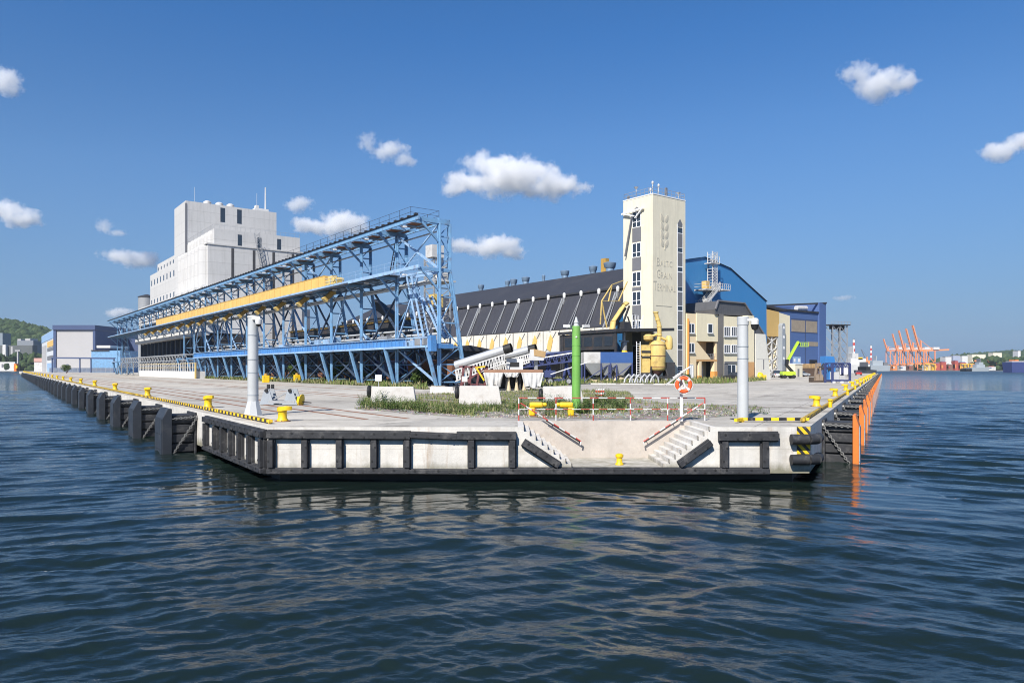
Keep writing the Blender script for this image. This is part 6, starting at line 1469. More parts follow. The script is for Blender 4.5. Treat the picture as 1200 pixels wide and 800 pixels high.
# lifebuoy on its post
g_ = GP(798.5, 493.3); t = thing('lifebuoy_post', 'white post with small gabled roof for the lifebuoy beside the landing railing', 'post', g_); hz = P(799, 441, g_[1])[2] - DZ
b = MB(); b.box(-.05, .05, -.02, .08, 0, hz); b.build('post', M['white'], t)
b = MB(); b.bar((0, .03, hz + .12), (-.62, .03, hz - .34), .12, .05); b.build('gable_board', M['tarp'], t); b = MB(); b.bar((0, .03, hz + .12), (.42, .03, hz - .18), .12, .05); b.build('gable_board', M['darksteel'], t)
p = P(800, 450.5, g_[1]); t = thing('lifebuoy', 'orange lifebuoy ring with white bands hanging on the white post', 'lifebuoy', (p[0], p[1] - .16, p[2]))
b = MB(); b.torus((0, 0, 0), .265, .078, 'y', 32, 12); b.build('ring', mat('lifebuoy_orange', (.75, .10, .02), .5, .06, 2), t, smooth=True)
for k in range(4):
    a_ = R(45 + 90 * k); b = MB(); b.tube((.265 * math.cos(a_) - .05 * math.sin(a_) * -1, 0, .265 * math.sin(a_) - .05 * math.cos(a_)), (.265 * math.cos(a_) + .05 * math.sin(a_) * -1, 0, .265 * math.sin(a_) + .05 * math.cos(a_)), .082, 12); b.build('band', M['white'], t, smooth=True)
b = MB(); pts = [(.36 * math.cos(2 * math.pi * k / 24) * (1 + .05 * math.cos(8 * math.pi * k / 24)), -.02, .36 * math.sin(2 * math.pi * k / 24) * (1 + .05 * math.cos(8 * math.pi * k / 24))) for k in range(25)]; b.path(pts, .012, 5); b.build('grab_line', M['white'], t)
b = MB(); b.bar((-.05, -.02, .2), (.05, -.02, -.1), .07); b.bar((.05, -.02, -.1), (-.16, -.02, -.2), .06); b.bar((.03, -.02, -.05), (.17, -.02, -.16), .06); b.build('coiled_rope', M['white'], t)
# ------------------------------------------------------------------ far shore, hills and woods
def far_mat(name, c0, c1, sc):
    m, nt, b = _new(name); p = pos(nt); f = noise(nt, p, sc, 6, .7)
    nt.links.new(mixc(nt, ramp(nt, f, .35, .65), c0, c1), b.inputs['Base Color']); b.inputs['Roughness'].default_value = .95; b.inputs['Specular IOR Level'].default_value = .1; return m
HILLM = far_mat('wooded_hill', (.030, .052, .022), (.075, .110, .042), .05)
def island_mat(name, cols, rough=.8):
    m, nt, b = _new(name); g_ = nt.nodes.new('ShaderNodeNewGeometry'); r_ = nt.nodes.new('ShaderNodeValToRGB')
    el = r_.color_ramp.elements; el[0].color = (*cols[0], 1); el[-1].color = (*cols[-1], 1)
    for i, c in enumerate(cols[1:-1]): e = el.new((i + 1) / (len(cols) - 1)); e.color = (*c, 1)
    nt.links.new(g_.outputs['Random Per Island'], r_.inputs[0]); nt.links.new(r_.outputs[0], b.inputs['Base Color']); b.inputs['Roughness'].default_value = rough; b.inputs['Specular IOR Level'].default_value = .2
    return m
TREEM = island_mat('far_tree_crowns', [(.014, .030, .010), (.030, .055, .018), (.055, .082, .026), (.022, .042, .015)])
def hill(ridge, Y0, Y1, name, blobs, br, label):
    px = np.linspace(ridge[0][0], ridge[-1][0], 150); rid = np.interp(px, [r_[0] for r_ in ridge], [r_[1] for r_ in ridge])
    nr = 40; V = []; Fc = []; g_ = np.random.default_rng(3)
    for j in range(nr):
        q = j / (nr - 1); Y = Y0 + (Y1 - Y0) * q
        prof_ = math.sin(min(1, q * 1.25) * math.pi / 2) ** 1.3 if q < .8 else 1 - (q - .8) * 1.5
        for i in range(150):
            zr_ = CAMZ + (HZ - rid[i]) / F * (Y0 + (Y1 - Y0) * .8)
            z = .6 + max(0, zr_ - br * 1.6) * prof_ + (1.5 * math.sin(i * .7 + j) + 2 * math.sin(i * .23 + j * .4)) * prof_ * (.3 if q < .1 else 1)
            V.append(((px[i] - 600) / F * Y, Y, z))
    for j in range(nr - 1):
        for i in range(149): a_ = j * 150 + i; Fc.append((a_, a_ + 1, a_ + 151, a_ + 150))
    b = MB(); b.add(V, Fc); structure(b.build(name, HILLM, smooth=True))
    ico = bmesh.new(); bmesh.ops.create_icosphere(ico, subdivisions=1, radius=1); iv = [tuple(v.co) for v in ico.verts]; iff = [tuple(v.index for v in f.verts) for f in ico.faces]; ico.free()
    b = MB()
    for k in range(blobs):
        j = int(g_.integers(1, int(nr * .84))); i = int(g_.integers(1, 148)); v = V[j * 150 + i]; s = br * g_.uniform(.6, 1.35)
        if v[2] < 1: continue
        ox, oy = g_.uniform(-12, 12), g_.uniform(-8, 8)
        b.add([(v[0] + ox + x * s * g_.uniform(.8, 1.2), v[1] + oy + y * s, v[2] + s * .3 + z * s * g_.uniform(.8, 1.25)) for x, y, z in iv], iff)
    stuff(b.build('forest', TREEM), label, 'forest')
hill([(-120, 372), (-40, 372), (0, 375), (25, 378), (45, 383), (62, 388), (85, 392), (115, 393), (140, 396), (170, 401), (230, 410), (300, 425)], 1150, 1900, 'hill', 6500, 8.5, 'dark green woods covering the hill behind the left end of the quay')
hill([(1060, 431), (1085, 427), (1098, 421), (1115, 417), (1140, 414), (1170, 412), (1200, 411), (1260, 409), (1330, 412)], 2000, 3000, 'hill', 4500, 12, 'hazy green woods covering the low hill at the right horizon')
# flat land strips
LANDM = mat('far_ground', (.20, .19, .17), .95, .2, .02)
b = MB(); b.face([(-1400, 1050, .9), (-400, 1050, .9), (-330, 880, .9), (300, 1200, .9), (330, 1320, 1.0), (900, 1330, 1.0), (2600, 1350, 1.0), (2600, 3200, 1), (-1600, 3200, 1)]); structure(b.build('far_land', LANDM))
b = MB()
for a_, c_ in (((-1400, 1050), (-400, 1050)), ((-400, 1050), (-330, 880)), ((300, 1200), (330, 1320)), ((330, 1320), (900, 1330)), ((900, 1330), (2600, 1350))): b.face([(*a_, -1), (*c_, -1), (*c_, .9), (*a_, .9)])
structure(b.build('far_quay_wall', mat('far_wall', (.16, .16, .16), .9, .2, .05)))
b = MB()
ico = bmesh.new(); bmesh.ops.create_icosphere(ico, subdivisions=1, radius=1); iv = [tuple(v.co) for v in ico.verts]; iff = [tuple(v.index for v in f.verts) for f in ico.faces]; ico.free()
for k in range(330):
    Y = 1060 + rng.uniform(0, 70); px = rng.uniform(-60, 52); s = rng.uniform(4, 9); x = (px - 600) / F * Y; hz_ = rng.uniform(.15, 1) ** 1.3 * 27
    b.add([(x + p_[0] * s, Y + p_[1] * s, 1 + hz_ * rng.uniform(.5, 1) + p_[2] * s * .9) for p_ in iv], iff)
stuff(b.build('shore_trees', TREEM), 'dark belt of trees along the far shore left of the quay', 'trees')
def fbox(name, label, cat, px0, px1, pyt, pyb, Y, depth, m, parts=(), rot=0, group=None):
    """building placed by its outline at distance Y; parts = extra boxes given in pixels with their own material"""
    c = P((px0 + px1) / 2, pyb, Y); z0 = max(.9 if Y > 700 else DZ, .0); k = Y / F; t = thing(name, label, cat, (c[0], Y, z0), rot, group); w_ = (px1 - px0) * k / 2
    zt3 = CAMZ + (HZ - pyt) * k - z0
    b = MB(); b.box(-w_, w_, 0, depth, 0, zt3); b.build('wall', m, t)
    for nm, mm, pr in parts:
        b = MB()
        for (a_, c_, d_, e_, pr_) in pr: b.box((a_ - (px0 + px1) / 2) * k, (c_ - (px0 + px1) / 2) * k, -pr_, max(.01, depth * .5) if pr_ > 0 else depth * .7, CAMZ + (HZ - e_) * k - z0, CAMZ + (HZ - d_) * k - z0)
        each(b, nm, mm, t)
    return t
# ship hall at the far left of the pier
t = fbox('ship_hall', 'large hall with a grey roll door framed in dark blue at far left', 'hall', 63.5, 112, 381, 434, 420, 60, M['hallgrey'],
         [('blue_frame', M['hallblue'], [(63.2, 66.2, 386.5, 436, .6), (109.4, 112.3, 386.8, 425, .6), (63.0, 112.6, 381, 386.5, 1.2)])])
Yh = 420; k = Yh / F; cx = 87.75
b = MB(); v0 = ((63.4 - cx) * k, .5); v1 = (P(49, 430, 520)[0] - t.location.x, 520 - 420)
zA, zB4 = CAMZ + (HZ - 385) * k - DZ, CAMZ + (HZ - 394) * 520 / F - DZ
b.face([(*v0, 0), (*v1, 0), (*v1, zB4), (*v0, zA)]); b.build('side_wall', mat('hall_side', (.56, .58, .60), .6, .08, .2), t)
def sidepatch(q0, q1, f0, f1, nm, m):
    b = MB(); L_ = lambda q: (v0[0] + (v1[0] - v0[0]) * q - .25, v0[1] + (v1[1] - v0[1]) * q, zA + (zB4 - zA) * q); a_, c_ = L_(q0), L_(q1)
    b.face([(a_[0], a_[1], a_[2] * f0), (c_[0], c_[1], c_[2] * f0), (c_[0], c_[1], c_[2] * f1), (a_[0], a_[1], a_[2] * f1)]); b.build(nm, m, t)
sidepatch(0, 1, .80, .99, 'blue_eaves', M['bluelight']); sidepatch(.05, .5, .62, .76, 'yellow_panel', M['conveyor']); sidepatch(.05, .5, .52, .6, 'window_band', M['panel']); sidepatch(.05, .5, .30, .40, 'window_band', M['panel']); sidepatch(.0, .5, 0.0, .22, 'blue_base', M['bluelight']); sidepatch(.6, .95, 0, .7, 'lattice_bay', M['hallgrey'])
fbox('blue_annex', 'pale blue low hall with a dark roof edge beside the grey door hall', 'hall', 107, 141, 410.5, 434, 400, 30, M['blue'], [('roof_edge', M['darksteel'], [(107, 128, 410, 411.2, .5)]), ('window_band', M['white'], [(112, 128, 404.6, 407.5, -1)])])
fbox('navy_roof_hall', 'hall with broad navy roof and white band behind the pale blue annex', 'hall', 109, 166, 397, 434, 450, 40, M['hallblue'], [('white_band', M['white'], [(110, 150, 407.5, 410.5, .5)])])
fbox('brick_house', 'small pink and white gabled house left of the ship hall', 'house', 40, 49.5, 424, 434, 560, 18, M['tarp'], [('pink_roof', mat('pink_roof', (.50, .30, .26), .8, .1, .3), [(40, 49.4, 419.5, 424, .4)])])
# pipe bridge and fence before it
t = thing('pipe_bridge', 'slim dark blue pipe bridge on posts crossing before the ship hall', 'pipe bridge', (P(60, 430, 385)[0], 385, DZ)); k = 385 / F; zp = CAMZ + (HZ - 419.3) * k - DZ
b = MB(); b.bar((0, 0, zp), (74 * k, 0, zp - .4), .5, .55); b.bar((0, 1.2, zp + .3), (74 * k, 1.2, zp), .35); b.build('pipe', M['hallblue'], t)
b = MB(); [b.bar((x * k, .5, 0), (x * k, .5, zp), .5) for x in (.5, 33, 46, 73)]; each(b, 'post', M['hallblue'], t)
t = thing('yard_fence', 'grey blue mesh fence running along the foot of the ship hall', 'fence', (P(58, 430, 395)[0], 395, DZ)); k = 395 / F
b = MB(); b.box(0, 82 * k, -.03, .03, .2, 2.6); b.build('mesh_panel', mat('fence_mesh_grey', (.14, .17, .23), .7, .3, .6), t); b = MB(); [b.box(2.6 * i - .06, 2.6 * i + .06, -.07, -.033, 0, 2.8) for i in range(15)]; b.build('post_row', M['steel'], t)
# shrub and round sign near it
g_ = GP(79, 436.5); t = thing('round_sign', 'white round sign on a post before the left fence', 'sign', g_); b = MB(); b.bar((0, 0, 0), (0, 0, 2.6), .12); b.build('post', M['steel'], t); b = MB(); b.lathe([(1.1, -.05), (1.1, .05)], (0, 0, 3.6), 20, 'y'); b.build('disc', M['white'], t)
def leafball(c, r_, n, lf, g_):
    v = []; f = []
    for i in range(n):
        d_ = g_.normal(size=3); d_ /= np.linalg.norm(d_); p_ = np.array(c) + d_ * r_ * g_.uniform(.45, 1.0) * np.array((1, 1, .8)); a_ = g_.normal(size=3); a_ /= np.linalg.norm(a_); b_ = np.cross(a_, d_); b_ /= max(1e-6, np.linalg.norm(b_)); k_ = len(v)
        v += [p_ - a_ * lf, p_ + b_ * lf * .5, p_ + a_ * lf, p_ - b_ * lf * .5]; f.append((k_, k_ + 1, k_ + 2, k_ + 3))
    return v, f
LEAFM = island_mat('shrub_leaves', [(.030, .060, .014), (.055, .10, .02), (.09, .13, .03), (.05, .075, .022)], .6)
def shrub(px, py, hgt, label, name='shrub'):
    g_ = GP(px, py); t = thing(name, label, 'shrub', g_); r3 = np.random.default_rng(int(px * 7))
    b = MB(); [b.tube((0, 0, 0), (r3.uniform(-.4, .4) * hgt, r3.uniform(-.3, .3) * hgt, hgt * .7), .05 * hgt / 2, 5, .01) for _ in range(5)]; b.build('stem', M['rust'], t)
    b = MB()
    for _ in range(9): b.add(*leafball((r3.uniform(-.4, .4) * hgt, r3.uniform(-.3, .3) * hgt, hgt * r3.uniform(.35, .85)), hgt * r3.uniform(.2, .34), 150, hgt * .05, r3))
    b.build('foliage', LEAFM, t)
shrub(78, 437.2, 4.2, 'dark shrub standing behind the white round sign')
for px, py, h_, lb in ((352, 446.8, 3.4, 'green bush glimpsed behind the fifth gantry bay'), (396, 448, 3.2, 'green bush glimpsed behind the third gantry bay'), (432, 449, 3.0, 'green bush glimpsed behind the second gantry bay'), (494, 452, 2.2, 'green bush glimpsed behind the first gantry bay'), (804, 447, 1.3, 'low bush at the foot of the office block')): shrub(px, py, h_, lb)
# far left shore things
fbox('shore_building', 'grey block of flats on the wooded slope at the far left', 'building', 20, 39, 399, 413, 1250, 30, mat('far_grey', (.20, .22, .25), .8, .15, .05), [('roof_box', M['hallgrey'], [(20, 24, 397, 399.2, -1), (29, 35, 396.5, 399.2, -1)])])
fbox('shore_tower', 'grey blue tower at the extreme left edge of the wooded slope', 'building', -6, 3, 390, 413, 1200, 20, mat('far_tower', (.20, .24, .27), .8, .1, .05))
fbox('quay_shed', 'long white shed on the far shore at the left edge', 'shed', -20, 17.5, 424, 431, 1055, 20, M['white'], [('door', M['panel'], [(2, 4, 426.5, 430.5, .3), (9, 11, 426.5, 430.5, .3)])])
fbox('bridge_deck', 'grey viaduct deck crossing the trees at the far left', 'viaduct', 0, 38, 404.5, 407, 1140, 12, mat('viaduct', (.11, .12, .12), .9, .2, .05), [('pier', M['hallgrey'], [(12.8, 15, 406, 430, .4), (3, 4.5, 406, 430, .4)])])
fbox('white_block', 'tiny white block above the viaduct at the far left', 'building', 3, 6.5, 403.7, 407, 1135, 6, M['white'])
t = fbox('quay_pylon', 'pale concrete pylon with a short crossbar at the end of the left quay', 'pylon', 19.8, 21.2, 410, 431, 640, 1.5, M['hallgrey'], [('crossbar', M['hallgrey'], [(17.8, 24, 410, 411.5, .4)])])
fbox('orange_marker', 'orange and yellow plant at the very end of the left quay', 'machine', 16.2, 19.2, 426, 431.5, 600, 3, M['orange'], [('cab', M['yellow'], [(18.5, 20.5, 428, 431.5, .3)])])

# ------------------------------------------------------------------ far right: chimneys, ships, container terminal
def chimney(px, pyt, pyb, Y, r_, label, cap=True):
    p0 = P(px, pyb, Y); z1_ = CAMZ + (HZ - pyt) * Y / F; t = thing('chimney', label, 'chimney', (p0[0], Y, .9)); b = MB(); b.lathe([(r_ * 1.25, 0), (r_, z1_ - .9)], n=18); b.build('shaft', M['chimney'], t, smooth=True)
    b = MB(); b.lathe([(r_ * 1.1, z1_ - .9), (r_ * 1.05, z1_ + .8)], n=18); b.build('top_ring', M['panel'], t)
chimney(1000.6, 398, 430, 1500, 2.2, 'thick red and white banded chimney beyond the end of the right quay'); chimney(1020.8, 405, 430, 1900, 2.0, 'thinner red and white banded chimney right of the thick one')
t = thing('slewing_crane', 'thin dark harbour crane with a raised jib between the two chimneys', 'crane', (*P(1016, 430, 1250)[:2], .9)); k = 1250 / F
b = MB(); b.bar((0, 0, 0), (0, 0, 16 * k), 2.2); b.box(-3 * k, 2 * k, -4, 4, 8 * k, 12 * k); b.build('tower', M['craneorange'], t); b = MB(); b.bar((-1, 0, 11 * k), (-6.8 * k, 0, 25 * k), .9); b.bar((1, 0, 16 * k), (-6.6 * k, 0, 25 * k), .35); b.build('jib', M['panel'], t)
def ship(label, px0, px1, pyd, Y, hull, sup, name='ship', pyw=None):
    k = Y / F; c = P((px0 + px1) / 2, 430, Y); t = thing(name, label, 'ship', (c[0], Y, 0)); w_ = (px1 - px0) * k / 2; zd = CAMZ + (HZ - pyd) * k
    b = MB(); v = [(-w_, -8, zd), (w_ * .9, -8, zd), (w_, 0, zd + .3), (w_ * .9, 8, zd), (-w_, 8, zd)]; v2 = [(-w_ * .97, -7, -.8), (w_ * .84, -7, -.8), (w_ * .93, 0, -.8), (w_ * .84, 7, -.8), (-w_ * .97, 7, -.8)]; b.add(v + v2, [(0, 1, 2, 3, 4), (9, 8, 7, 6, 5)] + [(i, (i + 1) % 5, 5 + (i + 1) % 5, 5 + i) for i in range(5)]); b.build('hull', hull, t)
    for nm, m, (a_, c_, d_, e_) in sup: b = MB(); b.box((a_ - (px0 + px1) / 2) * k, (c_ - (px0 + px1) / 2) * k, -5, 5, CAMZ + (HZ - e_) * k, CAMZ + (HZ - d_) * k); b.build(nm, m, t)
    return t
ship('white ferry superstructure with a yellow funnel beyond the right quay end', 992, 1016, 427, 700, M['white'], [('superstructure', M['white'], (994, 1012, 420, 427)), ('bridge', M['tarp'], (996, 1003, 414, 420)), ('funnel', M['yellow'], (1003, 1008, 418.5, 421.5)), ('mast', M['white'], (997, 997.8, 406, 414))], 'ferry')
ship('dark tug moored at the end of the right quay', 1008, 1020, 433.5, 420, M['hulldark'], [('wheelhouse', M['black'], (1010, 1015, 429.5, 433.5)), ('mast', M['panel'], (1012, 1012.4, 424, 429.5))], 'tug')
ship('long grey naval ship moored left of the container cranes', 1018, 1042, 428, 1290, M['shipgrey'], [('superstructure', M['shipgrey'], (1021, 1033, 422.5, 428)), ('mast', M['shipgrey'], (1025, 1026, 417, 422.5)), ('after_block', M['panel'], (1034, 1039, 424.5, 428))])
ship('small grey patrol ship on the water before the wooded hill', 1135, 1157, 430.5, 1180, M['shipgrey'], [('superstructure', M['shipgrey'], (1142, 1152, 427, 430.5)), ('bridge', M['shipgrey'], (1145, 1150, 424.3, 427)), ('mast', M['panel'], (1146.5, 1147.2, 420, 424.3))], 'patrol_ship')
ship('small black barge left of the grey patrol ship', 1128.5, 1136, 432.0, 1150, M['black'], [('hatch', M['panel'], (1130, 1134, 431, 432.0))], 'barge')
ship('big dark blue car carrier cut off by the right picture edge', 1180, 1240, 424, 800, M['shipblue'], [('lower_hull', M['hulldark'], (1181, 1238, 428.5, 436)), ('deckhouse', M['tarp'], (1182, 1236, 423, 424)), ('white_mark', M['white'], (1193.5, 1196.5, 431, 434.5)), ('name_stripe', M['tarp'], (1187, 1193, 425.6, 426.6)), ('lifeboat', M['orange'], (1186, 1190, 421.5, 423))], 'car_carrier')
# ship-to-shore cranes with raised booms
def sts(px, Y, label, boom_dx, boom_top, apex_py, tint):
    k = Y / F; t = thing('container_crane', label, 'crane', (*P(px, 430, Y)[:2], 1.0), 0, 'orange container cranes with raised booms'); z = lambda py: CAMZ + (HZ - py) * k - 1.0
    b = MB(); g_ = 13 * 1450 / 833
    for x in (0, g_):
        for y in (0, 22): b.bar((x, y, 0), (x, y, z(410.5)), 1.8, 1.5)
    for y in (0, 22): b.bar((0, y, 14), (g_, y, 14), 1.8, 2.2); b.bar((0, y, z(411)), (g_, y, 14), 1.0)
    b.bar((0, 0, 3), (0, 22, 3), 1.6); b.bar((g_, 0, 3), (g_, 22, 3), 1.6); b.build('portal', tint, t)
    b = MB(); b.bar((0, 8, z(411)), (0, 10, z(apex_py)), 1.4); b.bar((0, 14, z(411)), (0, 12, z(apex_py)), 1.4); b.bar((g_, 11, z(410.5)), (g_ * .98, 11, z(407)), 1.6); b.bar((0, 11, z(apex_py)), (g_, 11, z(408.5)), .8); b.build('apex_frame', tint, t)
    b = MB(); b.bar((-2, 9, z(410.8)), (g_ + 34, 9, z(409.5)), 1.8, 3.0); b.bar((-2, 13, z(410.8)), (g_ + 34, 13, z(409.5)), 1.8, 3.0); b.build('girder', tint, t)
    b = MB(); hx = boom_dx * k
    b.bar((-2, 9, z(411)), (hx, 9, z(boom_top)), 1.2, 2.0); b.bar((-2, 13, z(411)), (hx, 13, z(boom_top)), 1.2, 2.0)
    for q in (.2, .4, .6, .8, 1): b.bar((-2 + (hx + 2) * q, 9, z(411) + (z(boom_top) - z(411)) * q), (-2 + (hx + 2) * q, 13, z(411) + (z(boom_top) - z(411)) * q), 1)
    b.bar((0, 11, z(apex_py)), (-2 + (hx + 2) * .6, 11, z(411) + (z(boom_top) - z(411)) * .6), .5); b.build('boom', tint, t)
    b = MB(); b.box(g_ + 1, g_ + 13, 6, 16, z(409.5), z(406.5)); b.build('machine_house', M['white'], t)
    b = MB(); b.box(2, g_ - 2, 9.5, 12.5, z(409), z(408)); b.build('cable_tray', M['tarp'], t)
CO2 = M['craneorange']
for px, Y, dx, bt, ap, lb in ((1082.5, 1440, -9.5, 381, 398.5, 'rightmost and tallest orange container crane with its white machine house in full view'), (1073, 1530, -8.0, 385, 401, 'orange container crane second from the right in the row of five'), (1063.7, 1630, -7.4, 387, 402, 'middle orange container crane in the row of five'), (1055, 1750, -6.4, 391, 404.5, 'orange container crane second from the left in the row of five'), (1043.2, 1960, -5.4, 397, 406, 'leftmost and palest orange container crane in the row of five')):
    sts(px, Y, lb, dx, bt, ap, CO2)
# terminal clutter
FM = [mat('box_red', (.36, .07, .05), .7, .2, .1), mat('box_orange', (.62, .22, .07), .7, .2, .1), M['tarp'], mat('box_blue', (.08, .14, .28), .7, .2, .1), mat('box_brown', (.20, .10, .07), .7, .2, .1)]
names = ['red', 'orange', 'white', 'blue', 'brown']
for i, (px, w_, hh, c_, lb) in enumerate(((1049, 5, 3.2, 1, 'orange container stack below the two leftmost cranes'), (1058.5, 6, 2.6, 2, 'white container stack between the middle cranes'), (1068, 5, 3.0, 4, 'brown container stack between the middle and the fourth crane'), (1088, 7, 3.4, 2, 'white container stack under the rightmost crane'), (1099, 6, 6.0, 0, 'tall red container stack right of the rightmost crane'), (1106, 6, 7.4, 0, 'tallest red container stack before the wooded hill'), (1114, 5, 4.4, 4, 'brown container stack left of the yellow carriers'), (1121, 4, 8.6, 0, 'narrow red container stack beside the white store'), (1129, 7, 6.5, 0, 'red container stack above the yellow carriers'), (1139, 6, 5.2, 1, 'orange container stack left of the rail crane'), (1038, 5, 2.2, 2, 'low white container stack at the left end of the terminal'), (1163, 8, 1.6, 2, 'low pale container row before the trees'))):
    z0py = 431.3; t = fbox('container_stack', lb, 'containers', px - w_ / 2, px + w_ / 2, z0py - hh, z0py, 1400 + 6 * i, 12, FM[c_], [('front_row', FM[(c_ + 1) % 5], [(px - w_ / 2, px - w_ / 6, z0py - hh * .5, z0py, .8)]), ('top_box', FM[(c_ + 3) % 5], [(px - w_ / 4, px + w_ / 3, z0py - hh - .8, z0py - hh, -1)])], 0, 'container stacks of the far terminal')
for px, lb in ((1086, 'yellow straddle carrier under the rightmost crane'), (1093, 'yellow straddle carrier at the right leg of the rightmost crane'), (1128, 'left one of the three yellow carriers before the red stacks'), (1132, 'middle one of the three yellow carriers before the red stacks'), (1137, 'right one of the three yellow carriers before the red stacks')):
    t = thing('straddle_carrier', lb, 'straddle carrier', (*P(px, 430, 1380)[:2], 1.0), 0, 'yellow straddle carriers'); b = MB(); [b.bar((x, y, 0), (x, y, 11), 1.4) for x in (0, 4.5) for y in (0, 6)]; b.box(-.8, 5.3, -.8, 6.8, 11, 13); b.build('frame', M['craneyellow'], t); b = MB(); b.box(-1.5, .5, -1.5, 1, 8.5, 11); b.build('cab', M['panel'], t)
t = thing('rail_crane', 'long low orange rail mounted crane before the trees on the right', 'crane', (*P(1142, 430, 1500)[:2], 1.0)); k = 1500 / F
b = MB(); b.bar((0, 0, 11 * k), (26 * k, 0, 11 * k), 3, 3.2); [b.bar((x * k, 0, 0), (x * k, 0, 11 * k), 2.2) for x in (3, 11, 17, 25)]; b.build('portal', M['craneorange'], t); b = MB(); b.box(8 * k, 11 * k, -4, 4, 8.5 * k, 11 * k); b.build('trolley', M['white'], t)
for px0, px1, pt, pb, m_, lb in ((1108, 1115, 418, 424, M['white'], 'white cube shaped store behind the red container stacks'), (1117, 1125, 416.5, 422, mat('far_lilac', (.32, .36, .46), .7, .1, .05), 'pale lilac store beside the white cube store'), (1127.5, 1134, 417, 418.8, M['white'], 'narrow white roof on the wooded hill'), (1139, 1155, 415.4, 418.2, M['cream'], 'long cream roof on the wooded hill'), (1164, 1174, 413.3, 414.6, M['cream'], 'short cream roof near the hill crest'), (1193, 1196, 411, 414, M['white'], 'small white block on the hill crest near the right edge')):
    fbox('hill_building', lb, 'building', px0, px1, pt, pb, 1900 if pb < 421 else 1600, 20, m_, [('roof', M['hallgrey'], [(px0 - .2, px1 + .2, pt - .35, pt, .5)])], 0, 'pale buildings before the right hill')
b = MB()
for kx in range(420):
    Y = 1480 + rng.uniform(0, 260); px = rng.choice([rng.uniform(1150, 1215), rng.uniform(1138, 1215), rng.uniform(1020, 1100)], p=[.5, .3, .2]); s = rng.uniform(5, 11); x = (px - 600) / F * Y; hz_ = rng.uniform(.1, 1) ** 1.5 * (24 if px > 1120 else 6)
    b.add([(x + p_[0] * s, Y + p_[1] * s, 1 + hz_ + p_[2] * s * .9) for p_ in iv], iff)
stuff(b.build('terminal_trees', TREEM), 'belt of green trees behind the patrol ship on the far right shore', 'trees')

# ------------------------------------------------------------------ gravel beds, grass and weeds
def poly_from_px(pts): return [GP(*p_) for p_ in pts]
def inpoly(x, y, poly):
    c = False; j = len(poly) - 1
    for i in range(len(poly)):
        if (poly[i][1] > y) != (poly[j][1] > y) and x < (poly[j][0] - poly[i][0]) * (y - poly[i][1]) / (poly[j][1] - poly[i][1]) + poly[i][0]: c = not c
        j = i
    return c
def rough_edge(poly, step=.5, amp=.28):
    out = []
    for a_, c_ in zip(poly, poly[1:] + poly[:1]):
        L_ = math.hypot(c_[0] - a_[0], c_[1] - a_[1]); n = max(1, int(L_ / step))
        for k in range(n): out.append((a_[0] + (c_[0] - a_[0]) * k / n + rng.uniform(-amp, amp), a_[1] + (c_[1] - a_[1]) * k / n + rng.uniform(-amp, amp)))
    return out
def gravelmat():
    m, nt, b = _new('gravel_soil'); p = pos(nt); n1 = noise(nt, p, .7, 6, .7); vo = nt.nodes.new('ShaderNodeTexVoronoi'); vo.inputs['Scale'].default_value = 9; nt.links.new(p, vo.inputs['Vector'])
    c = mixc(nt, ramp(nt, n1, .35, .65), (.15, .13, .10), (.34, .31, .27)); c = mixc(nt, .55, c, vo.outputs['Color'], 'SOFT_LIGHT'); nt.links.new(c, b.inputs['Base Color']); b.inputs['Roughness'].default_value = 1
    bp = nt.nodes.new('ShaderNodeBump'); bp.inputs['Strength'].default_value = .8; bp.inputs['Distance'].default_value = .05; nt.links.new(vo.outputs['Distance'], bp.inputs['Height']); nt.links.new(bp.outputs[0], b.inputs['Normal']); return m
GRAV = gravelmat()
beds = {'front': [(416, 479), (478, 484.5), (555, 489.5), (640, 490), (760, 491), (832, 489.5), (905, 477.5), (860, 474.5), (800, 474), (745, 468), (735, 458.5), (640, 456), (560, 461), (495, 462), (432, 467)]}
b = MB(); re = rough_edge(poly_from_px(beds['front'])); b.face([(x, y, DZ + .008) for x, y in re]); structure(b.build('gravel_ground', GRAV))
GSOIL = mat('verge_soil', (.13, .12, .07), 1, .3, .6, bump=.4)
verge = [(560, 455.5), (640, 453.5), (690, 449.2), (800, 449.8), (850, 449), (900, 445.5), (880, 443.6), (800, 444.3), (690, 443), (600, 446)]
b = MB(); b.face([(x, y, DZ + .006) for x, y in rough_edge(poly_from_px(verge), 2, .5)]); structure(b.build('verge_ground', GSOIL))
yard = [(500, 456.5), (440, 452.5), (380, 449.7), (300, 446.2), (240, 443.3), (245, 442), (310, 443.5), (400, 445.5), (500, 449)]
b = MB(); b.face([(x, y, DZ + .005) for x, y in rough_edge(poly_from_px(yard), 2, .5)]); structure(b.build('yard_ground', GSOIL))
b = MB(); a_, c_ = GP(690, 450), GP(800, 450.8); d_ = Vector((c_[0] - a_[0], c_[1] - a_[1], 0)); n = 20
for k in range(n):
    if k in (6, 12, 13): continue
    p0 = Vector((a_[0], a_[1], DZ + .07)) + d_ * (k / n); p1 = Vector((a_[0], a_[1], DZ + .07)) + d_ * ((k + .96) / n); b.bar(p0, p1, .25, .16)
structure(b.build('verge_kerb', M['concrete']))
GRM = island_mat('grass_blades', [(.13, .18, .045), (.08, .14, .025), (.19, .20, .08), (.32, .29, .15), (.24, .23, .11), (.10, .16, .035)], .7)
WDM = island_mat('weed_leaves', [(.045, .09, .018), (.08, .14, .03), (.12, .175, .045), (.065, .105, .04), (.18, .19, .085)], .7)
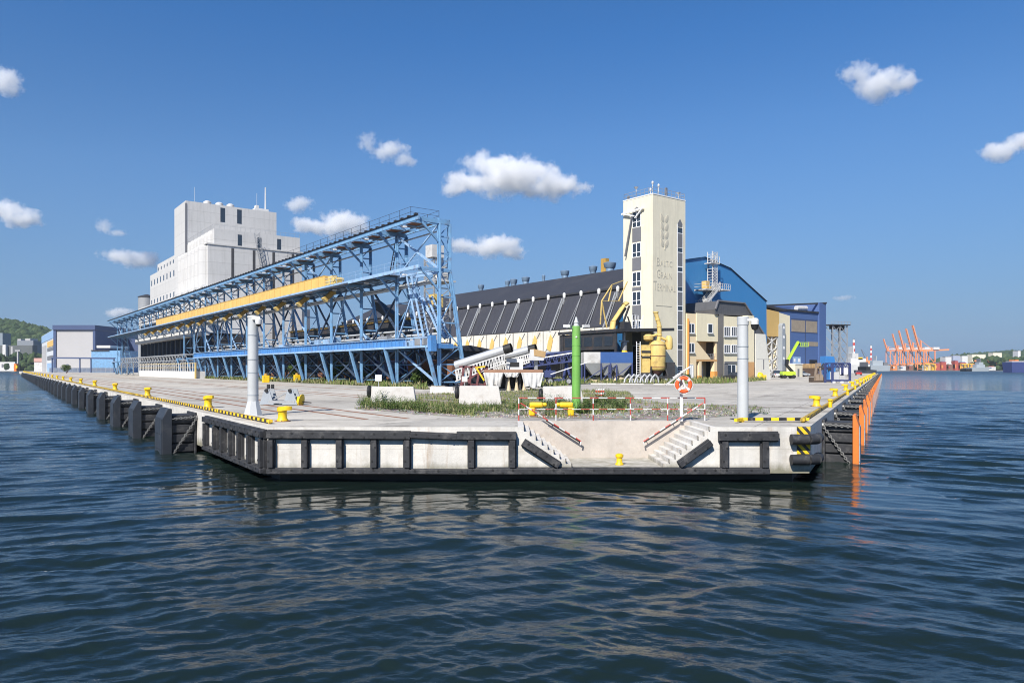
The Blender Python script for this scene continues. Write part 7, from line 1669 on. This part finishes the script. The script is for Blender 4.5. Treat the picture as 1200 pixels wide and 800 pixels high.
def blades(poly, n, h0, h1, dens, wd=.022):
    g_ = rng; xs = [p_[0] for p_ in poly]; ys = [p_[1] for p_ in poly]; v = []; f = []; k = 0; tries = 0
    while k < n and tries < n * 12:
        tries += 1; x, y = g_.uniform(min(xs), max(xs)), g_.uniform(min(ys), max(ys))
        if not inpoly(x, y, poly): continue
        d_ = dens(x, y)
        if g_.uniform() > d_: continue
        k += 1
        for q in range(3):
            h_ = g_.uniform(h0, h1) * g_.choice((.5, .8, 1, 1.25), p=(.25, .3, .3, .15)) * (.55 + .6 * d_); a_ = g_.uniform(0, 6.28); le = g_.uniform(.1, .55) * h_; bx_, by_ = x + g_.normal(0, .05), y + g_.normal(0, .05); ca, sa = math.cos(a_), math.sin(a_); w_ = wd * g_.uniform(.7, 1.5); i = len(v)
            v += [(bx_ - sa * w_, by_ + ca * w_, DZ), (bx_ + sa * w_, by_ - ca * w_, DZ), (bx_ + ca * le * .4 + sa * w_ * .8, by_ + sa * le * .4 - ca * w_ * .8, DZ + h_ * .6), (bx_ + ca * le * .4 - sa * w_ * .8, by_ + sa * le * .4 + ca * w_ * .8, DZ + h_ * .6), (bx_ + ca * le, by_ + sa * le, DZ + h_)]
            f += [(i, i + 1, i + 2, i + 3), (i + 3, i + 2, i + 4)]
    return v, f
def nz(x, y, s=1.0, o=0): return .5 + .25 * math.sin(x * .9 * s + o) * math.cos(y * .7 * s + 1.3 * o) + .25 * math.sin(x * 2.3 * s + y * 1.7 * s + o)
def pxof(x, y): return 600 + F * x / y, HZ + (CAMZ - DZ) * F / y
def d_front(x, y):
    px, py = pxof(x, y); base = 0
    lo = np.interp(px, [416, 478, 600, 640, 740, 905], [478, 484, 489, 488, 484, 478]); hi = np.interp(px, [416, 480, 560, 640, 740, 905], [468, 472, 474, 470, 472, 474])
    wob = (nz(x, y, 1.7, 5) - .5) * 7 + (nz(x, y, 5, 1) - .5) * 3; lo += wob; hi -= wob * .4
    if hi < py < lo: base = .95 if px < 560 else .8 if px < 735 else .22
    elif py <= hi: base = .45 if px > 490 else .25
    else: base = .25 if px < 560 else .10
    if 555 < px < 640 and py > 483: base *= .25
    return base * min(1, max(0, nz(x, y, .9) * 1.9 - .5))
fp = poly_from_px(beds['front'])
b = MB(); b.add(*blades(fp, 8500, .05, .34, d_front, .013)); stuff(b.build('grass', GRM), 'rough green and dry grass growing between the concrete barriers and the quay front', 'grass')
# taller leafy weeds
def weeds(spots, name, label):
    v = []; f = []
    for (x, y, h_) in spots:
        for s in range(int(rng.integers(3, 7))):
            a_ = rng.uniform(0, 6.28); le = rng.uniform(.05, .4) * h_; n = int(6 + h_ * 14)
            sx, sy = x + rng.normal(0, .12), y + rng.normal(0, .12)
            for k in range(n):
                q = (k + .5) / n; cx_, cy_, cz = sx + math.cos(a_) * le * q * q, sy + math.sin(a_) * le * q * q, DZ + h_ * q; b_ = rng.uniform(0, 6.28); L_ = rng.uniform(.06, .16) * (1.15 - .7 * q) * (.6 + h_ * .5); up = rng.uniform(-.1, .7) * L_; w_ = L_ * .28; i = len(v)
                cb, sb = math.cos(b_), math.sin(b_); v += [(cx_, cy_, cz), (cx_ + cb * L_ * .5 - sb * w_, cy_ + sb * L_ * .5 + cb * w_, cz + up * .7), (cx_ + cb * L_, cy_ + sb * L_, cz + up), (cx_ + cb * L_ * .5 + sb * w_, cy_ + sb * L_ * .5 - cb * w_, cz + up * .6)]; f.append((i, i + 1, i + 2, i + 3))
    b = MB(); b.add(v, f); stuff(b.build(name, WDM), label, 'weeds')
sp = []
for k in range(900):
    px = rng.uniform(422, 735); lo = np.interp(px, [416, 478, 600, 640, 740], [477, 483, 488, 487, 483]); hi = np.interp(px, [416, 480, 560, 640, 740], [473, 477, 478, 472, 474])
    py = rng.uniform(hi, lo)
    if 556 < px < 640 and py > 482 and rng.uniform() < .8: continue
    x, y, _ = GP(px, py)
    if nz(x, y, 1.1, 2) < .42: continue
    sp.append((x, y, rng.uniform(.15, .50) * (1.35 if px < 500 or px > 640 else 1)))
for px, py, h_ in ((700, 473, .95), (708, 472, 1.0), (716, 474, .8), (640, 476, .75), (655, 477, .7), (690, 478, .7), (725, 477, .6), (446, 474, .8), (462, 477, .7), (609, 478, .7)):
    for _ in range(9): x, y, _z = GP(px + rng.normal(0, 3), py + rng.normal(0, .8)); sp.append((x, y, h_ * rng.uniform(.6, 1.1)))
for k in range(130):
    px = rng.uniform(740, 900); py = rng.uniform(476, 488); x, y, _ = GP(px, py)
    if nz(x, y, 1.3, 4) > .55: sp.append((x, y, rng.uniform(.08, .28)))
weeds(sp, 'weeds', 'tall leafy weeds around the green post and along the quay front')
vp, yp = poly_from_px(verge), poly_from_px(yard)
b = MB(); b.add(*blades(vp, 4200, .3, .8, lambda x, y: min(1, max(.05, nz(x, y, .5) * 1.5 - .1)), .05)); b.add(*blades(yp, 3200, .25, .8, lambda x, y: min(1, max(.05, nz(x, y, .4, 3) * 1.5 - .3)), .05)); stuff(b.build('verge_grass', GRM), 'grass verge along the foot of the buildings and the gantry', 'grass')
b = MB(); st = rng
for k in range(420):
    px, py = st.uniform(480, 860), st.uniform(478, 490); x, y, _ = GP(px, py)
    if not inpoly(x, y, fp): continue
    s = st.uniform(.02, .075); b.add([(x + p_[0] * s * st.uniform(.7, 1.3), y + p_[1] * s, DZ + p_[2] * s * .7 + s * .3) for p_ in iv], iff)
stuff(b.build('gravel', M['stone']), 'loose stones and rubble scattered over the bed behind the quay edge', 'gravel')

# ------------------------------------------------------------------ clouds: lumpy closed volumes of scattering vapour far beyond the haze
def cloud(label, lobes, Y, dens=.02, nscale=1.0, thr=.0):
    k = Y / F; c = P(sum(l[0] for l in lobes) / len(lobes), sum(l[1] for l in lobes) / len(lobes), Y)
    m = bpy.data.materials.new('cloud_vapour'); m.use_nodes = True; nt = m.node_tree; nt.nodes.remove(nt.nodes['Principled BSDF']); out = nt.nodes['Material Output']
    tc = nt.nodes.new('ShaderNodeTexCoord').outputs['Object']
    n1 = nt.nodes.new('ShaderNodeTexNoise'); n1.inputs['Scale'].default_value = nscale * .011; n1.inputs['Detail'].default_value = 7; n1.inputs['Roughness'].default_value = .70; nt.links.new(tc, n1.inputs['Vector'])
    tot = None; bmv = bmesh.new()
    for (px, py, rx, ry) in lobes:
        o = P(px, py, Y); cc = (o[0] - c[0], 0, o[2] - c[2]); rad = (rx * k, max(rx, ry) * k * .7, ry * k)
        a_ = nt.nodes.new('ShaderNodeVectorMath'); a_.operation = 'SUBTRACT'; nt.links.new(tc, a_.inputs[0]); a_.inputs[1].default_value = cc
        d_ = nt.nodes.new('ShaderNodeVectorMath'); d_.operation = 'DIVIDE'; nt.links.new(a_.outputs[0], d_.inputs[0]); d_.inputs[1].default_value = rad
        l_ = nt.nodes.new('ShaderNodeVectorMath'); l_.operation = 'LENGTH'; nt.links.new(d_.outputs[0], l_.inputs[0])
        v = math_(nt, 'SUBTRACT', 1.0, l_.outputs['Value']); tot = v if tot is None else math_(nt, 'SMOOTH_MAX', tot, v, .25)
        mt = Matrix.Translation(cc) @ Matrix.Diagonal((rad[0] * 1.12, rad[1] * 1.12, rad[2] * 1.12, 1)); bmesh.ops.create_icosphere(bmv, subdivisions=3, radius=1, matrix=mt)
    f = math_(nt, 'ADD', tot, math_(nt, 'MULTIPLY', math_(nt, 'SUBTRACT', n1.outputs['Fac'], .5), 2.9))
    f = math_(nt, 'MULTIPLY', ramp(nt, math_(nt, 'SUBTRACT', f, .20 + thr), .0, .45), dens * 1.5)
    pv = nt.nodes.new('ShaderNodeVolumePrincipled'); pv.inputs['Color'].default_value = (1, 1, 1, 1); pv.inputs['Anisotropy'].default_value = .15
    nt.links.new(f, pv.inputs['Density']); nt.links.new(pv.outputs[0], out.inputs['Volume'])
    me = bpy.data.meshes.new('cloud'); bmv.to_mesh(me); bmv.free(); me.materials.append(m)
    o = bpy.data.objects.new('cloud', me); COL.objects.link(o); o.location = c
    if len(lobes) > 1: rm = o.modifiers.new('remesh', 'REMESH'); rm.mode = 'VOXEL'; rm.voxel_size = 2.2 * k
    tag(o, label, 'cloud', 'small white clouds')
cloud('largest white cloud hanging between the gantry and the tower', [(575, 195, 40, 20), (602, 208, 60, 26), (650, 218, 42, 18), (548, 214, 36, 13), (536, 222, 26, 9)], 3600)
cloud('white hooked cloud above the gantry roof', [(432, 168, 16, 15), (455, 176, 26, 14), (474, 188, 18, 11)], 3800, .014, 1.2, .05)
cloud('low white cloud just right of the gantry end', [(545, 288, 22, 12), (578, 288, 36, 15), (602, 295, 22, 10)], 4200, .018)
cloud('broad white cloud behind the gantry right of the silo', [(365, 265, 28, 12), (398, 262, 36, 18), (420, 268, 20, 12)], 4200, .018)
cloud('small white cloud beside the silo roof mast', [(350, 239, 20, 11)], 4000, .016, 1.2)
cloud('white cloud alone high in the right sky', [(1010, 85, 28, 15), (1032, 98, 38, 22), (1058, 98, 28, 10)], 3600, .016, 1.0, .03)
cloud('white cloud cut by the right picture edge', [(1172, 176, 26, 14), (1198, 166, 26, 14)], 3600, .018)
cloud('white cloud cut by the left picture edge high up', [(4, 92, 24, 17), (14, 102, 16, 14)], 3600, .016)
cloud('white cloud at the left edge lower down', [(4, 244, 26, 14), (26, 256, 26, 13)], 4000, .018)
cloud('flat white cloud left of the silo', [(140, 299, 26, 10), (166, 305, 28, 11)], 4400, .016)
cloud('tiny cloud puff above the flat cloud left of the silo', [(121, 264, 14, 10), (138, 273, 12, 5)], 4200, .012, 1.4)
cloud('tiny cloud puff just above the far end of the gantry', [(138, 366, 20, 7)], 5000, .012, 1.4)
cloud('thin wisp low in the right sky above the lattice tower', [(988, 349, 14, 4)], 5000, .008, 1.6)

# ------------------------------------------------------------------ the air itself
HZM = bpy.data.materials.new('haze_air'); HZM.use_nodes = True; nt = HZM.node_tree; nt.nodes.remove(nt.nodes['Principled BSDF'])
pv = nt.nodes.new('ShaderNodeVolumePrincipled'); pv.inputs['Color'].default_value = (.80, .90, 1, 1); pv.inputs['Density'].default_value = .00007; pv.inputs['Anisotropy'].default_value = .2
nt.links.new(pv.outputs[0], nt.nodes['Material Output'].inputs['Volume'])
b = MB(); b.box(-2600, 3000, -300, 3500, -3.6, 165); o = b.build('haze', HZM); o['kind'] = 'stuff'; tag(o, 'thin pale blue sea haze lying over the whole harbour', 'haze')
